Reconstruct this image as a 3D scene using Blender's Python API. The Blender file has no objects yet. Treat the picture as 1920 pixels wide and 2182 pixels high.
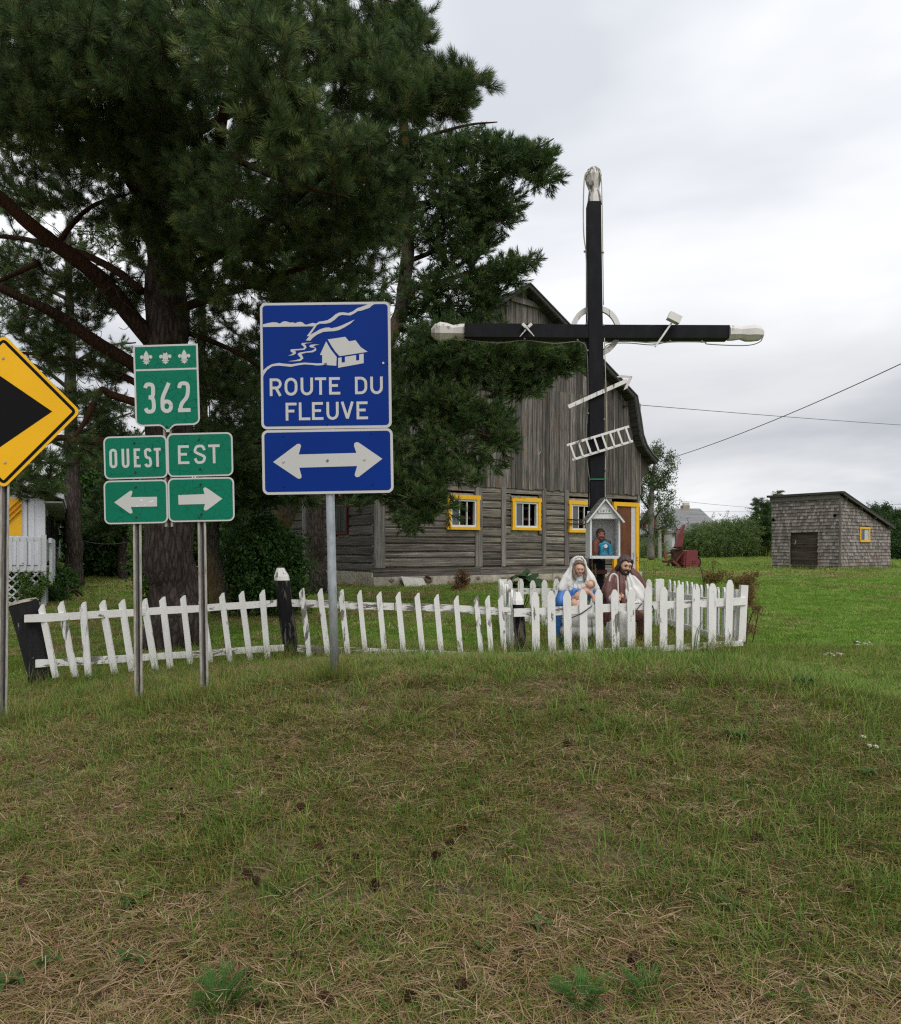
import bpy, bmesh, math, random
import numpy as np
from mathutils import Vector, Matrix, noise as mnoise
from mathutils.geometry import tessellate_polygon
R = random.Random(11)
NR = np.random.RandomState(5)
C = bpy.context.scene.collection
S = bpy.context.scene
# ---------------- camera, sky, sun, exposure
F, CX, HY, EZ = 1600.0, 960.0, 1172.0, 1.6      # focal (photo pixels), centre column, eye-level row, eye height
cam = bpy.data.cameras.new('camera'); camo = bpy.data.objects.new('camera', cam); C.objects.link(camo)
camo.location = (0, 0, EZ); camo.rotation_euler = (math.radians(90), 0, 0)
cam.sensor_fit = 'VERTICAL'; cam.sensor_height = 36; cam.lens = F / 2182 * 36
cam.shift_y = (HY - 1091) / 2182; cam.clip_start = .05; cam.clip_end = 3000
S.camera = camo
S.view_settings.view_transform = 'Standard'; S.view_settings.look = 'None'
S.view_settings.exposure = 0.07; S.view_settings.gamma = 1; S.view_settings.use_curve_mapping = False
S.cycles.use_denoising = False; S.cycles.filter_width = 1.25; S.cycles.sample_clamp_indirect = 4
S.cycles.max_bounces = 5; S.cycles.diffuse_bounces = 3; S.cycles.glossy_bounces = 2; S.cycles.transmission_bounces = 4; S.cycles.transparent_max_bounces = 8
SUN_EL, SUN_ROT = 50, 160
w = bpy.data.worlds.new('World'); S.world = w; w.use_nodes = True
nt = w.node_tree; nt.nodes.clear(); ln = nt.links.new
def wn(t, **k):
    n = nt.nodes.new(t)
    for a, b in k.items(): setattr(n, a, b)
    return n
out = wn('ShaderNodeOutputWorld'); bg = wn('ShaderNodeBackground'); bg.inputs[1].default_value = .13
sky = wn('ShaderNodeTexSky', sky_type='NISHITA'); sky.sun_disc = False
sky.sun_elevation = math.radians(SUN_EL); sky.sun_rotation = math.radians(SUN_ROT)
tc = wn('ShaderNodeTexCoord'); sep = wn('ShaderNodeSeparateXYZ'); ln(tc.outputs['Generated'], sep.inputs[0])
def wm(op, a, b=None, c=None):
    n = wn('ShaderNodeMath', operation=op)
    for i, x in enumerate((a, b, c)):
        if x is None: continue
        if isinstance(x, (int, float)): n.inputs[i].default_value = x
        else: ln(x, n.inputs[i])
    return n.outputs[0]
el = wm('MAXIMUM', sep.outputs[2], 0.0)
den = wm('ADD', el, .22)
cmb = wn('ShaderNodeCombineXYZ'); ln(wm('DIVIDE', sep.outputs[0], den), cmb.inputs[0]); ln(wm('DIVIDE', sep.outputs[1], den), cmb.inputs[1])
n1 = wn('ShaderNodeTexNoise'); n1.inputs['Scale'].default_value = .75; n1.inputs['Detail'].default_value = 5; n1.inputs['Roughness'].default_value = .55; n1.inputs['Distortion'].default_value = .3
off = wn('ShaderNodeVectorMath', operation='ADD'); off.inputs[1].default_value = (3.7, 1.15, 0); ln(cmb.outputs[0], off.inputs[0]); ln(off.outputs[0], n1.inputs['Vector'])
rp = wn('ShaderNodeValToRGB'); ln(n1.outputs['Fac'], rp.inputs[0])
e = rp.color_ramp.elements
e[0].position = .36; e[0].color = (.50, .525, .565, 1); e[1].position = .66; e[1].color = (.84, .84, .845, 1)
m_ = e.new(.52); m_.color = (.71, .72, .74, 1)
# overcast skies are brighter overhead than at the horizon
rp2 = wn('ShaderNodeValToRGB'); ln(el, rp2.inputs[0]); e = rp2.color_ramp.elements
e[0].position = 0.0; e[0].color = (.90, .90, .90, 1); e[1].position = .62; e[1].color = (1.10, 1.10, 1.10, 1)
for a_, b_ in ((.05, .88), (.14, .74), (.22, .80), (.33, 1.0)): q = e.new(a_); q.color = (b_, b_, b_ * 1.01, 1)
mx = wn('ShaderNodeMix', data_type='RGBA', blend_type='MULTIPLY'); mx.inputs[0].default_value = 1
ln(rp.outputs[0], mx.inputs[6]); ln(rp2.outputs[0], mx.inputs[7])
sc_ = wn('ShaderNodeVectorMath', operation='SCALE'); ln(mx.outputs[2], sc_.inputs[0]); sc_.inputs['Scale'].default_value = 10.0
mx2 = wn('ShaderNodeMix', data_type='RGBA'); mx2.inputs[0].default_value = .03
ln(sc_.outputs[0], mx2.inputs[6]); ln(sky.outputs[0], mx2.inputs[7]); ln(mx2.outputs[2], bg.inputs[0]); ln(bg.outputs[0], out.inputs[0])
sl = bpy.data.lights.new('sun', 'SUN'); sl.energy = 1.5; sl.angle = math.radians(35); sl.color = (1, .97, .92)
so = bpy.data.objects.new('sun', sl); C.objects.link(so); so.location = (0, 0, 30)
az = math.radians(SUN_ROT)
sd = Vector((math.sin(az) * math.cos(math.radians(SUN_EL)), math.cos(az) * math.cos(math.radians(SUN_EL)), math.sin(math.radians(SUN_EL))))
so.rotation_euler = (-sd).to_track_quat('-Z', 'Y').to_euler()

# ---------------- geometry helpers
def P(px, py, Y): return Vector(((px - CX) / F * Y, Y, EZ + (HY - py) / F * Y))
def lerp(a, b, t): return a + (b - a) * t
def sstep(a, b, x):
    t = min(1, max(0, (x - a) / (b - a))); return t * t * (3 - 2 * t)
_gy = [-60, -4, 0, 2.4, 3.5, 4.5, 5.2, 6.0, 7.6, 9, 15, 75, 3000]
_gz = [-.6, -.45, -.12, .09, .35, .58, .71, .69, .50, .53, .58, 1.03, 1.03]
_wy = [-60, 0, 2, 4, 5.2, 6.6, 8, 10, 3000]
_ww = [0, 0, .2, .7, 1, .6, .2, 0, 0]
def gz(x, y):
    z = float(np.interp(y, _gy, _gz))
    wv = float(np.interp(y, _wy, _ww))
    z -= .15 * min(4, max(0, -x - .9)) * wv
    z -= .24 * sstep(1.9, 3.9, x) * float(np.interp(y, [0, 2.2, 4, 5.2, 6.2, 7.6, 9, 3000], [0, 0, .55, 1, .85, .12, 0, 0]))
    if y < 40:
        k = 1 - sstep(20, 40, y)
        z += k * (.018 * mnoise.noise(Vector((x * 1.1, y * 1.1, 3))) + .03 * mnoise.noise(Vector((x * .35, y * .35, 7))))
    return z
def G(px, py, ymax=90):
    Y = 1.8
    while Y < ymax:
        p = P(px, py, Y)
        if p.z <= gz(p.x, p.y): return p
        Y += .01 + Y * .002
    return P(px, py, ymax)
WL = {}
def link(o, parent=None):
    C.objects.link(o)
    if parent: o.parent = parent
    return o
def tag(o, label=None, cat=None, group=None, kind=None):
    if label: o['label'] = label
    if cat: o['category'] = cat
    if group: o['group'] = group
    if kind: o['kind'] = kind
    return o
def thing(name, label, cat, loc=(0, 0, 0), rz=0, group=None):
    o = bpy.data.objects.new(name, None); o.empty_display_size = .2; C.objects.link(o)
    o.location = loc; o.rotation_euler = (0, 0, rz)
    M = Matrix.Translation(Vector(loc)) @ Matrix.Rotation(rz, 4, 'Z'); WL[o.name] = M
    return tag(o, label, cat, group)
def mkmesh(name, V, Fc, mats=(), mi=None, smooth=False):
    me = bpy.data.meshes.new(name)
    V = [tuple(v) for v in V]
    me.from_pydata(V, [], Fc)
    for m in (mats if isinstance(mats, (list, tuple)) else [mats]): me.materials.append(m)
    if mi is not None: me.polygons.foreach_set('material_index', mi)
    if smooth: me.polygons.foreach_set('use_smooth', [True] * len(me.polygons))
    me.update()
    return me
class MB:
    """collects shapes, then becomes ONE mesh object"""
    def __init__(s): s.V = []; s.F = []; s.M = []; s.m = 0
    def add(s, V, Fc, m=None):
        b = len(s.V); s.V += [Vector(v) for v in V]; s.F += [tuple(i + b for i in f) for f in Fc]; s.M += [s.m if m is None else m] * len(Fc)
        return s
    def box(s, a, b, m=None, M=None):
        x0, y0, z0 = a; x1, y1, z1 = b
        V = [Vector(v) for v in ((x0, y0, z0), (x1, y0, z0), (x1, y1, z0), (x0, y1, z0), (x0, y0, z1), (x1, y0, z1), (x1, y1, z1), (x0, y1, z1))]
        if M is not None: V = [M @ v for v in V]
        return s.add(V, [(0, 3, 2, 1), (4, 5, 6, 7), (0, 1, 5, 4), (1, 2, 6, 5), (2, 3, 7, 6), (3, 0, 4, 7)], m)
    def beam(s, p, q, wd, th, up=(0, 0, 1), m=None, taper=1):
        p = Vector(p); q = Vector(q); d = (q - p).normalized(); r = d.cross(Vector(up))
        if r.length < 1e-4: r = Vector((1, 0, 0))
        r.normalize(); u = r.cross(d)
        V = []
        for c, k in ((p, 1), (q, taper)):
            for a, b in ((-1, -1), (1, -1), (1, 1), (-1, 1)): V.append(c + r * a * wd / 2 * k + u * b * th / 2 * k)
        return s.add(V, [(0, 3, 2, 1), (4, 5, 6, 7), (0, 1, 5, 4), (1, 2, 6, 5), (2, 3, 7, 6), (3, 0, 4, 7)], m)
    def tube(s, pts, rad, n=6, m=None, cap=True, jit=0):
        pts = [Vector(p) for p in pts]
        if isinstance(rad, (int, float)): rad = [rad] * len(pts)
        V = []; Fc = []
        prev = None
        for i, p in enumerate(pts):
            d = (pts[min(i + 1, len(pts) - 1)] - pts[max(i - 1, 0)])
            d = d.normalized() if d.length > 1e-9 else Vector((0, 0, 1))
            if prev is None:
                a = Vector((0, 1, 0)) if abs(d.y) < .9 else Vector((1, 0, 0))
                prev = d.cross(a).normalized()
            r = (prev - d * prev.dot(d)).normalized(); prev = r; u = d.cross(r)
            for k in range(n):
                t = 2 * math.pi * k / n; rr = rad[i] * (1 + (R.uniform(-jit, jit) if jit else 0))
                V.append(p + (r * math.cos(t) + u * math.sin(t)) * rr)
        for i in range(len(pts) - 1):
            for k in range(n):
                a = i * n + k; b = i * n + (k + 1) % n; Fc.append((a, b, b + n, a + n))
        if cap: Fc.append(tuple(range(n - 1, -1, -1))); Fc.append(tuple(range((len(pts) - 1) * n, len(pts) * n)))
        return s.add(V, Fc, m)
    def prism(s, poly, O, U, W, D, m=None, side=None):
        """flat polygon (u,w) at O along U,W extruded by D (vector)"""
        O, U, W, D = map(Vector, (O, U, W, D)); n = len(poly)
        A = [O + U * a + W * b for a, b in poly]
        tri = tessellate_polygon([[Vector((a, b, 0)) for a, b in poly]])
        Fc = []
        nf = U.cross(W); flip = nf.dot(D) > 0
        for t in tri:
            a, b, c = t
            ar = (poly[b][0] - poly[a][0]) * (poly[c][1] - poly[a][1]) - (poly[b][1] - poly[a][1]) * (poly[c][0] - poly[a][0])
            if ar < 0: a, c = c, a
            if flip: Fc.append((c, b, a)); Fc.append((a + n, b + n, c + n))
            else: Fc.append((a, b, c)); Fc.append((c + n, b + n, a + n))
        V = A + [p + D for p in A]; k = len(Fc)
        area = sum(poly[i][0] * poly[(i + 1) % n][1] - poly[(i + 1) % n][0] * poly[i][1] for i in range(n))
        for i in range(n):
            j = (i + 1) % n
            f = (i, j, j + n, i + n) if (area < 0) != flip else (j, i, i + n, j + n)
            Fc.append(f)
        b = len(s.V); s.V += V; s.F += [tuple(i + b for i in f) for f in Fc]
        mm = s.m if m is None else m
        s.M += [mm] * k + [mm if side is None else side] * n
        return s
    def mesh(s, name, mats, smooth=False): return mkmesh(name, s.V, s.F, mats, s.M, smooth)
    def obj(s, name, mats, parent=None, smooth=False, world=True):
        """world=True: the shapes were given in world coordinates"""
        if parent is not None and world:
            M = WL[parent.name].inverted(); s.V = [M @ v for v in s.V]
        o = bpy.data.objects.new(name, s.mesh(name, mats, smooth)); link(o, parent)
        WL[o.name] = WL[parent.name] if parent else Matrix.Identity(4)
        return o
def smooth_path(pts, n=4, closed=False):
    pts = [Vector(p) for p in pts]; o = []
    N = len(pts); rng = range(N if closed else N - 1)
    for i in rng:
        if closed: p0, p1, p2, p3 = pts[i - 1], pts[i], pts[(i + 1) % N], pts[(i + 2) % N]
        else: p0, p1, p2, p3 = pts[max(i - 1, 0)], pts[i], pts[i + 1], pts[min(i + 2, N - 1)]
        for k in range(n):
            t = k / n
            o.append(.5 * ((2 * p1) + (p2 - p0) * t + (2 * p0 - 5 * p1 + 4 * p2 - p3) * t * t + (3 * p1 - p0 - 3 * p2 + p3) * t ** 3))
    if not closed: o.append(pts[-1])
    return o
# ---------------- materials
class NM:
    def __init__(s, name, rough=.8, spec=.3):
        s.m = bpy.data.materials.new(name); s.m.use_nodes = True; s.t = s.m.node_tree
        s.b = s.t.nodes['Principled BSDF']; s.b.inputs['Roughness'].default_value = rough; s.b.inputs['Specular IOR Level'].default_value = spec
    def n(s, ty, **k):
        x = s.t.nodes.new(ty)
        for a, b in k.items(): setattr(x, a, b)
        return x
    def l(s, a, b): s.t.links.new(a, b)
    def coord(s, scale=(1, 1, 1), rnd=True, kind='Object', rot=(0, 0, 0)):
        c = s.n('ShaderNodeTexCoord').outputs[kind]
        if rnd:
            oi = s.n('ShaderNodeObjectInfo'); v = s.n('ShaderNodeVectorMath', operation='SCALE'); v.inputs[0].default_value = (31.7, 17.3, 23.9); s.l(oi.outputs['Random'], v.inputs['Scale'])
            a = s.n('ShaderNodeVectorMath', operation='ADD'); s.l(c, a.inputs[0]); s.l(v.outputs[0], a.inputs[1]); c = a.outputs[0]
        mp = s.n('ShaderNodeMapping'); mp.inputs['Scale'].default_value = scale; mp.inputs['Rotation'].default_value = rot; s.l(c, mp.inputs[0]); return mp.outputs[0]
    def noise(s, vec, scale=5, detail=4, rough=.55, dist=0):
        x = s.n('ShaderNodeTexNoise'); x.inputs['Scale'].default_value = scale; x.inputs['Detail'].default_value = detail; x.inputs['Roughness'].default_value = rough; x.inputs['Distortion'].default_value = dist
        if vec is not None: s.l(vec, x.inputs['Vector'])
        return x.outputs['Fac']
    def vor(s, vec, scale=5, feat='F1', out='Distance'):
        x = s.n('ShaderNodeTexVoronoi', feature=feat); x.inputs['Scale'].default_value = scale; s.l(vec, x.inputs['Vector']); return x.outputs[out]
    def ramp(s, fac, stops):
        x = s.n('ShaderNodeValToRGB'); e = x.color_ramp.elements; s.l(fac, x.inputs[0])
        for i, (p, c) in enumerate(stops):
            if isinstance(c, (int, float)): c = (c, c, c)
            el_ = e[i] if i < 2 else e.new(p)
            el_.position = p; el_.color = (*c, 1)
        return x.outputs[0]
    def mix(s, fac, a, b, mode='MIX'):
        x = s.n('ShaderNodeMix', data_type='RGBA', blend_type=mode)
        for i, v in ((0, fac), (6, a), (7, b)):
            if isinstance(v, (int, float)): x.inputs[i].default_value = v
            elif isinstance(v, tuple): x.inputs[i].default_value = (*v, 1)
            else: s.l(v, x.inputs[i])
        return x.outputs[2]
    def rnd(s): return s.n('ShaderNodeObjectInfo').outputs['Random']
    def attr(s, nm, out='Fac'):
        x = s.n('ShaderNodeAttribute'); x.attribute_name = nm; return x.outputs[out]
    def col(s, c):
        if isinstance(c, tuple): s.b.inputs['Base Color'].default_value = (*c, 1)
        else: s.l(c, s.b.inputs['Base Color'])
        return s
    def bump(s, h, strength=.4, dist=.01):
        x = s.n('ShaderNodeBump'); x.inputs['Strength'].default_value = strength; x.inputs['Distance'].default_value = dist; s.l(h, x.inputs['Height']); s.l(x.outputs[0], s.b.inputs['Normal']); return s
    def rough(s, v): s.l(v, s.b.inputs['Roughness']); return s
def plain(name, c, rough=.7, spec=.3, var=.12, scale=8, metal=0):
    m = NM(name, rough, spec); v = m.coord((1, 1, 1)); f = m.noise(v, scale, 5, .6)
    lo = tuple(x * (1 - var) for x in c); hi = tuple(min(1, x * (1 + var)) for x in c)
    m.col(m.ramp(f, [(.3, lo), (.7, hi)])); m.b.inputs['Metallic'].default_value = metal
    m.bump(f, .15, .004); return m.m
def wood(name, dark, mid, light, axis=2, warm=None, grain=40, bump=.5, tone=.25):
    """weathered boards: fibres run along axis; every piece has its own tone"""
    m = NM(name, .85, .2); sc = [grain] * 3; sc[axis] = grain * .035
    v = m.coord(tuple(sc)); f = m.noise(v, 1, 7, .65, .6)
    c = m.ramp(f, [(.28, dark), (.72, light), (.5, mid)])
    v2 = m.coord((2.3, 2.3, 2.3)); g = m.noise(v2, 1, 4, .6)
    if warm: c = m.mix(m.ramp(g, [(.54, 0.), (.76, .8)]), c, warm)
    sv = [90.] * 3; sv[axis] = 2.2
    cr = m.noise(m.coord(tuple(sv)), 1, 3, .5, .3)
    c = m.mix(m.ramp(cr, [(.30, 1.), (.40, 0.)]), c, tuple(x * .35 for x in dark))
    t = m.ramp(m.rnd(), [(0, 1 - tone), (1, 1 + tone)])
    c = m.mix(1.0, c, t, 'MULTIPLY')
    m.col(c); m.bump(m.mix(.5, f, cr), bump, .008); return m.m
def peeled(name, paint, under, amount=.42, axis=2, rough=.6, dirt=(.45, .42, .38)):
    """old paint flaking off grey wood"""
    m = NM(name, rough, .12 if sum(paint) < .1 else .3); sc = [22.] * 3; sc[axis] = 5
    f = m.noise(m.coord(tuple(sc)), 1, 6, .62, .4)
    big = m.noise(m.coord((1.4, 1.4, 1.4)), 1, 2, .5)
    mask = m.ramp(m.mix(.45, f, big), [(amount - .02, 1.), (amount + .015, 0.)])
    sw = [60.] * 3; sw[axis] = 2.5
    g = m.noise(m.coord(tuple(sw)), 1, 5, .6)
    wd = m.ramp(g, [(.3, tuple(x * .5 for x in under)), (.7, under)])
    d = m.noise(m.coord((9, 9, 4)), 1, 5, .7)
    pc = m.mix(m.ramp(d, [(.45, 0.), (.8, .35)]), paint, dirt)
    m.col(m.mix(mask, pc, wd)); m.bump(m.mix(.6, mask, g), .35, -.004); return m.m
def bark(name, dark, light, red=None, scale=1):
    m = NM(name, .95, .1)
    v = m.coord((17 * scale, 17 * scale, 3.4 * scale)); wv = m.n('ShaderNodeTexNoise'); wv.inputs['Scale'].default_value = 1.4; wv.inputs['Detail'].default_value = 4; m.l(v, wv.inputs['Vector']); ad = m.n('ShaderNodeVectorMath', operation='ADD'); m.l(v, ad.inputs[0]); m.l(wv.outputs['Color'], ad.inputs[1]); vo = m.vor(ad.outputs[0], 1, 'DISTANCE_TO_EDGE'); f = m.noise(m.coord((34 * scale, 34 * scale, 7 * scale)), 1, 7, .7)
    c = m.mix(m.ramp(vo, [(.0, .75), (.22, 0.)]), m.ramp(f, [(.3, dark), (.75, light)]), tuple(x * .3 for x in dark))
    if red: c = m.mix(m.ramp(m.noise(m.coord((1.3, 1.3, .8)), 1, 3, .5), [(.42, 0.), (.62, .75)]), c, red)
    m.col(c); m.bump(m.mix(.35, vo, f), .9, .04); return m.m
def leafmat(name, stops, trans=.3, rough=.55):
    m = NM(name, rough, .25); c = m.ramp(m.rnd(), stops)
    f = m.noise(m.coord((3, 3, 3), False), 1, 2, .5); c = m.mix(m.ramp(f, [(.3, .3), (.7, 0.)]), c, (.02, .03, .01)); m.col(c)
    if trans:
        tr = m.n('ShaderNodeBsdfTranslucent'); m.l(c, tr.inputs[0]); mx = m.n('ShaderNodeMixShader'); mx.inputs[0].default_value = trans
        o = m.t.nodes['Material Output']; m.l(m.b.outputs[0], mx.inputs[1]); m.l(tr.outputs[0], mx.inputs[2]); m.l(mx.outputs[0], o.inputs[0])
    return m.m
# ---------------- scattering of what nobody could count
def scatter(name, pts, rots, scl, tid, temps, mats, parent=None, kind='stuff', label=None, cat=None):
    """temps: list of (verts, faces, material indices); one object whose node tree puts copies on the points"""
    V = []; Fc = []; MI = []; T = []
    for k, (v, f, mi) in enumerate(temps):
        b = len(V); V += list(v); Fc += [tuple(i + b for i in x) for x in f]; MI += list(mi); T += [k] * len(v)
    nb = len(V); N = len(pts)
    if parent is not None:
        L = WL[parent.name].to_translation(); pts = np.asarray(pts) - np.array(L)[None, :]
    allv = np.vstack([np.array([tuple(x) for x in V]), np.asarray(pts)])
    me = bpy.data.meshes.new(name); me.from_pydata([tuple(x) for x in allv], [], Fc)
    for m in mats: me.materials.append(m)
    me.polygons.foreach_set('material_index', MI)
    a = me.attributes.new('tt', 'INT', 'POINT'); a.data.foreach_set('value', np.array(T + list(np.asarray(tid) + 1000), dtype=np.int32))
    a = me.attributes.new('rot', 'FLOAT_VECTOR', 'POINT'); a.data.foreach_set('vector', np.vstack([np.zeros((nb, 3)), rots]).astype(np.float32).ravel())
    a = me.attributes.new('scl', 'FLOAT', 'POINT'); a.data.foreach_set('value', np.concatenate([np.ones(nb), scl]).astype(np.float32))
    me.update()
    o = bpy.data.objects.new(name, me); link(o, parent); WL[o.name] = WL[parent.name] if parent else Matrix.Identity(4)
    g = bpy.data.node_groups.new(name + '_scatter', 'GeometryNodeTree')
    g.interface.new_socket('Geometry', in_out='INPUT', socket_type='NodeSocketGeometry'); g.interface.new_socket('Geometry', in_out='OUTPUT', socket_type='NodeSocketGeometry')
    gi = g.nodes.new('NodeGroupInput'); go = g.nodes.new('NodeGroupOutput'); J = g.nodes.new('GeometryNodeJoinGeometry')
    def na(nm, ty):
        x = g.nodes.new('GeometryNodeInputNamedAttribute'); x.data_type = ty; x.inputs['Name'].default_value = nm; return x.outputs['Attribute']
    tt = na('tt', 'INT'); ro = na('rot', 'FLOAT_VECTOR'); scs = na('scl', 'FLOAT')
    def sep_(val):
        c = g.nodes.new('FunctionNodeCompare'); c.data_type = 'INT'; c.operation = 'EQUAL'; g.links.new(tt, c.inputs[2]); c.inputs[3].default_value = val
        sp = g.nodes.new('GeometryNodeSeparateGeometry'); sp.domain = 'POINT'; g.links.new(gi.outputs[0], sp.inputs[0]); g.links.new(c.outputs[0], sp.inputs['Selection']); return sp.outputs['Selection']
    for k in range(len(temps)):
        ip = g.nodes.new('GeometryNodeInstanceOnPoints')
        g.links.new(sep_(1000 + k), ip.inputs['Points']); g.links.new(sep_(k), ip.inputs['Instance'])
        g.links.new(ro, ip.inputs['Rotation']); g.links.new(scs, ip.inputs['Scale']); g.links.new(ip.outputs[0], J.inputs[0])
    g.links.new(J.outputs[0], go.inputs[0])
    md = o.modifiers.new('scatter', 'NODES'); md.node_group = g
    tag(o, label, cat, None, kind); return o
# ---------------- ground
def dry(x, y):
    """how parched the turf is at a place: 0 green .. 1 straw"""
    n = mnoise.noise(Vector((x * .55, y * .55, 1.7))) * .55 + mnoise.noise(Vector((x * 1.7, y * 1.7, 4.2))) * .45 + mnoise.noise(Vector((x * 5, y * 5, 9))) * .22
    if y < 8.3:
        b = lerp(.48, .24, sstep(1.2, 3.4, x - (y - 4.5) * .15)); b = lerp(b, .10, sstep(7.0, 8.3, y + max(0, x - 2.5) * .8)); b = lerp(.85, b, sstep(2.45, 2.85, y))
        b -= .22 * math.exp(-((y - 3.2) / .35) ** 2)
        b = lerp(b, .08, sstep(2.6, 3.7, x) * sstep(4.9, 6.0, y)); b += .25 * math.exp(-((x - 2.4) ** 2 / 1.2 + (y - 6.7) ** 2 / .25))
    elif y < 24: b = lerp(.32, .03, sstep(1.5, 4, x)); n *= .8
    else: b = lerp(.03, .38, sstep(24, 28, y)); b = lerp(b, .25, sstep(33, 42, y)); n *= .9
    return min(1, max(0, b + n))
def axis(stops):
    o = []
    for a, b, st in stops:
        k = max(1, int(round((b - a) / st))); o += [a + (b - a) * i / k for i in range(k)]
    return o + [stops[-1][1]]
xs = axis([(-1500, -300, 300), (-300, -60, 20), (-60, -20, 2.5), (-20, -6, .6), (-6, 6, .14), (6, 20, .6), (20, 60, 2.5), (60, 300, 20), (300, 1500, 300)])
ys = axis([(-60, -6, 9), (-6, 1.5, .75), (1.5, 10, .13), (10, 30, .6), (30, 80, 2), (80, 300, 20), (300, 2500, 300)])
V = []; D = []
for y in ys:
    for x in xs: V.append((x, y, gz(x, y))); d_ = dry(x, y); D.append(lerp(max(d_, .8), d_, sstep(6.5, 9.5, y + max(0, x - 2) * 1.2)))
nx = len(xs); Fc = [(j * nx + i, j * nx + i + 1, (j + 1) * nx + i + 1, (j + 1) * nx + i) for j in range(len(ys) - 1) for i in range(nx - 1)]
m = NM('turf', .95, .05)
dv = m.attr('dry')
fine = m.noise(m.coord((60, 60, 60), False), 1, 6, .7); mid = m.noise(m.coord((6, 6, 6), False), 1, 5, .6); far = m.noise(m.coord((.35, .9, .5), False), 1, 6, .65)
vfar = m.noise(m.coord((1.1, 3.5, 2), False), 1, 8, .75)
gcol = m.mix(m.ramp(fine, [(.35, 0.), (.65, 1.)]), (.06, .11, .02), (.20, .29, .06)); gcol = m.mix(m.ramp(vfar, [(.35, .5), (.7, 0.)]), gcol, (.09, .17, .03)); gcol = m.mix(m.ramp(far, [(.45, 0.), (.7, .4)]), gcol, (.28, .34, .07))
bcol = m.mix(m.ramp(fine, [(.35, 0.), (.65, 1.)]), (.05, .036, .024), (.25, .18, .112))
c = m.mix(m.ramp(m.mix(.35, dv, mid), [(.3, 0.), (.62, 1.)]), gcol, bcol)
soil = m.mix(fine, (.07, .052, .036), (.13, .10, .07)); c = m.mix(m.ramp(m.noise(m.coord((1.6, 1.6, 1.6), False), 1, 3, .5), [(.62, 0.), (.70, .7)]), c, soil)
m.col(c); m.bump(m.mix(.5, fine, mid), .8, .03); turf = m.m
me = mkmesh('ground', V, Fc, turf, None, True)
a = me.attributes.new('dry', 'FLOAT', 'POINT'); a.data.foreach_set('value', D)
tag(link(bpy.data.objects.new('ground', me)), kind='structure', label='rough lawn, parched in front and green behind')
# wheel track of pale grit across the far lawn
mb = MB()
for off in (0, 1.5):
    pts = [(4.5, 26.3), (7.5, 25.8), (10, 24.9), (12.5, 24.2), (16, 23.4), (22, 22.6), (30, 22)]
    q = smooth_path([(x, y + off * (.5 if x < 9 else 1), 0) for x, y in pts], 14); L = []
    for p in q:
        wv = .10 + .10 * abs(mnoise.noise(p * .9))
        for s_ in (-1, 1): L.append((p.x, p.y + s_ * wv, gz(p.x, p.y + s_ * wv) + .012))
    mb.add(L, [(i * 2, i * 2 + 2, i * 2 + 3, i * 2 + 1) for i in range(len(q) - 1)])
m = NM('grit', .95, .1); f = m.noise(m.coord((14, 14, 14), False), 1, 6, .7); m.col(m.ramp(f, [(.35, (.12, .12, .06)), (.65, (.34, .30, .24))])); m.bump(f, .5, .01)
tag(mb.obj('path', m.m), kind='structure', label='faint pale wheel track across the far lawn')

# ---------------- grass (nobody could count it)
def blade(V, Fc, MI, x, y, h, wd, az, lean, curl, m=0, flat=0):
    d = Vector((math.cos(az), math.sin(az), 0)); s_ = Vector((-d.y, d.x, 0)) * wd / 2; b = len(V); p0 = Vector((x, y, -.012 + flat))
    pr = [(0, 1), (.45, .85), (.8, .5), (1, 0)]
    for t, k in pr:
        p = p0 + d * (lean * t + curl * t * t) * h + Vector((0, 0, h * t * (1 - .35 * t * abs(lean + curl))))
        if flat: p.z = flat + h * (.7 if az > 4.2 else .2) * t * (1 - t * .8) * .5
        if k: V += [p - s_ * k, p + s_ * k]
        else: V.append(p)
    Fc += [(b, b + 1, b + 3, b + 2), (b + 2, b + 3, b + 5, b + 4), (b + 4, b + 5, b + 6)]; MI += [m] * 3
def tuft(n, rad, h0, h1, wd, lean, m=0, flat=False, mixm=None):
    V = []; Fc = []; MI = []
    for i in range(n):
        a = R.uniform(0, 6.28); r = rad * math.sqrt(R.random()); az = a + R.uniform(-1.2, 1.2) if not flat else R.uniform(0, 6.28)
        blade(V, Fc, MI, r * math.cos(a), r * math.sin(a), R.uniform(h0, h1), wd * R.uniform(.7, 1.2), az, (R.uniform(.8, 1.0) if flat else R.uniform(0, lean)), (R.uniform(-.25, .15) if flat else R.uniform(-.1, lean)), (mixm if mixm is not None and R.random() < .3 else m), R.uniform(.004, .03) if flat else 0)
    return V, Fc, MI
green = leafmat('grass_green', [(0, (.085, .175, .025)), (.5, (.145, .265, .038)), (1, (.25, .35, .065))], .25, .7)
lawn_green = leafmat('lawn_green', [(0, (.13, .25, .03)), (.5, (.18, .33, .04)), (1, (.26, .38, .06))], .25, .7)
straw = leafmat('grass_straw', [(0, (.25, .145, .075)), (.6, (.40, .262, .145)), (1, (.56, .42, .26))], .12, .9)
olive = leafmat('grass_olive', [(0, (.20, .19, .045)), (1, (.38, .31, .10))], .2, .8)
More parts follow.
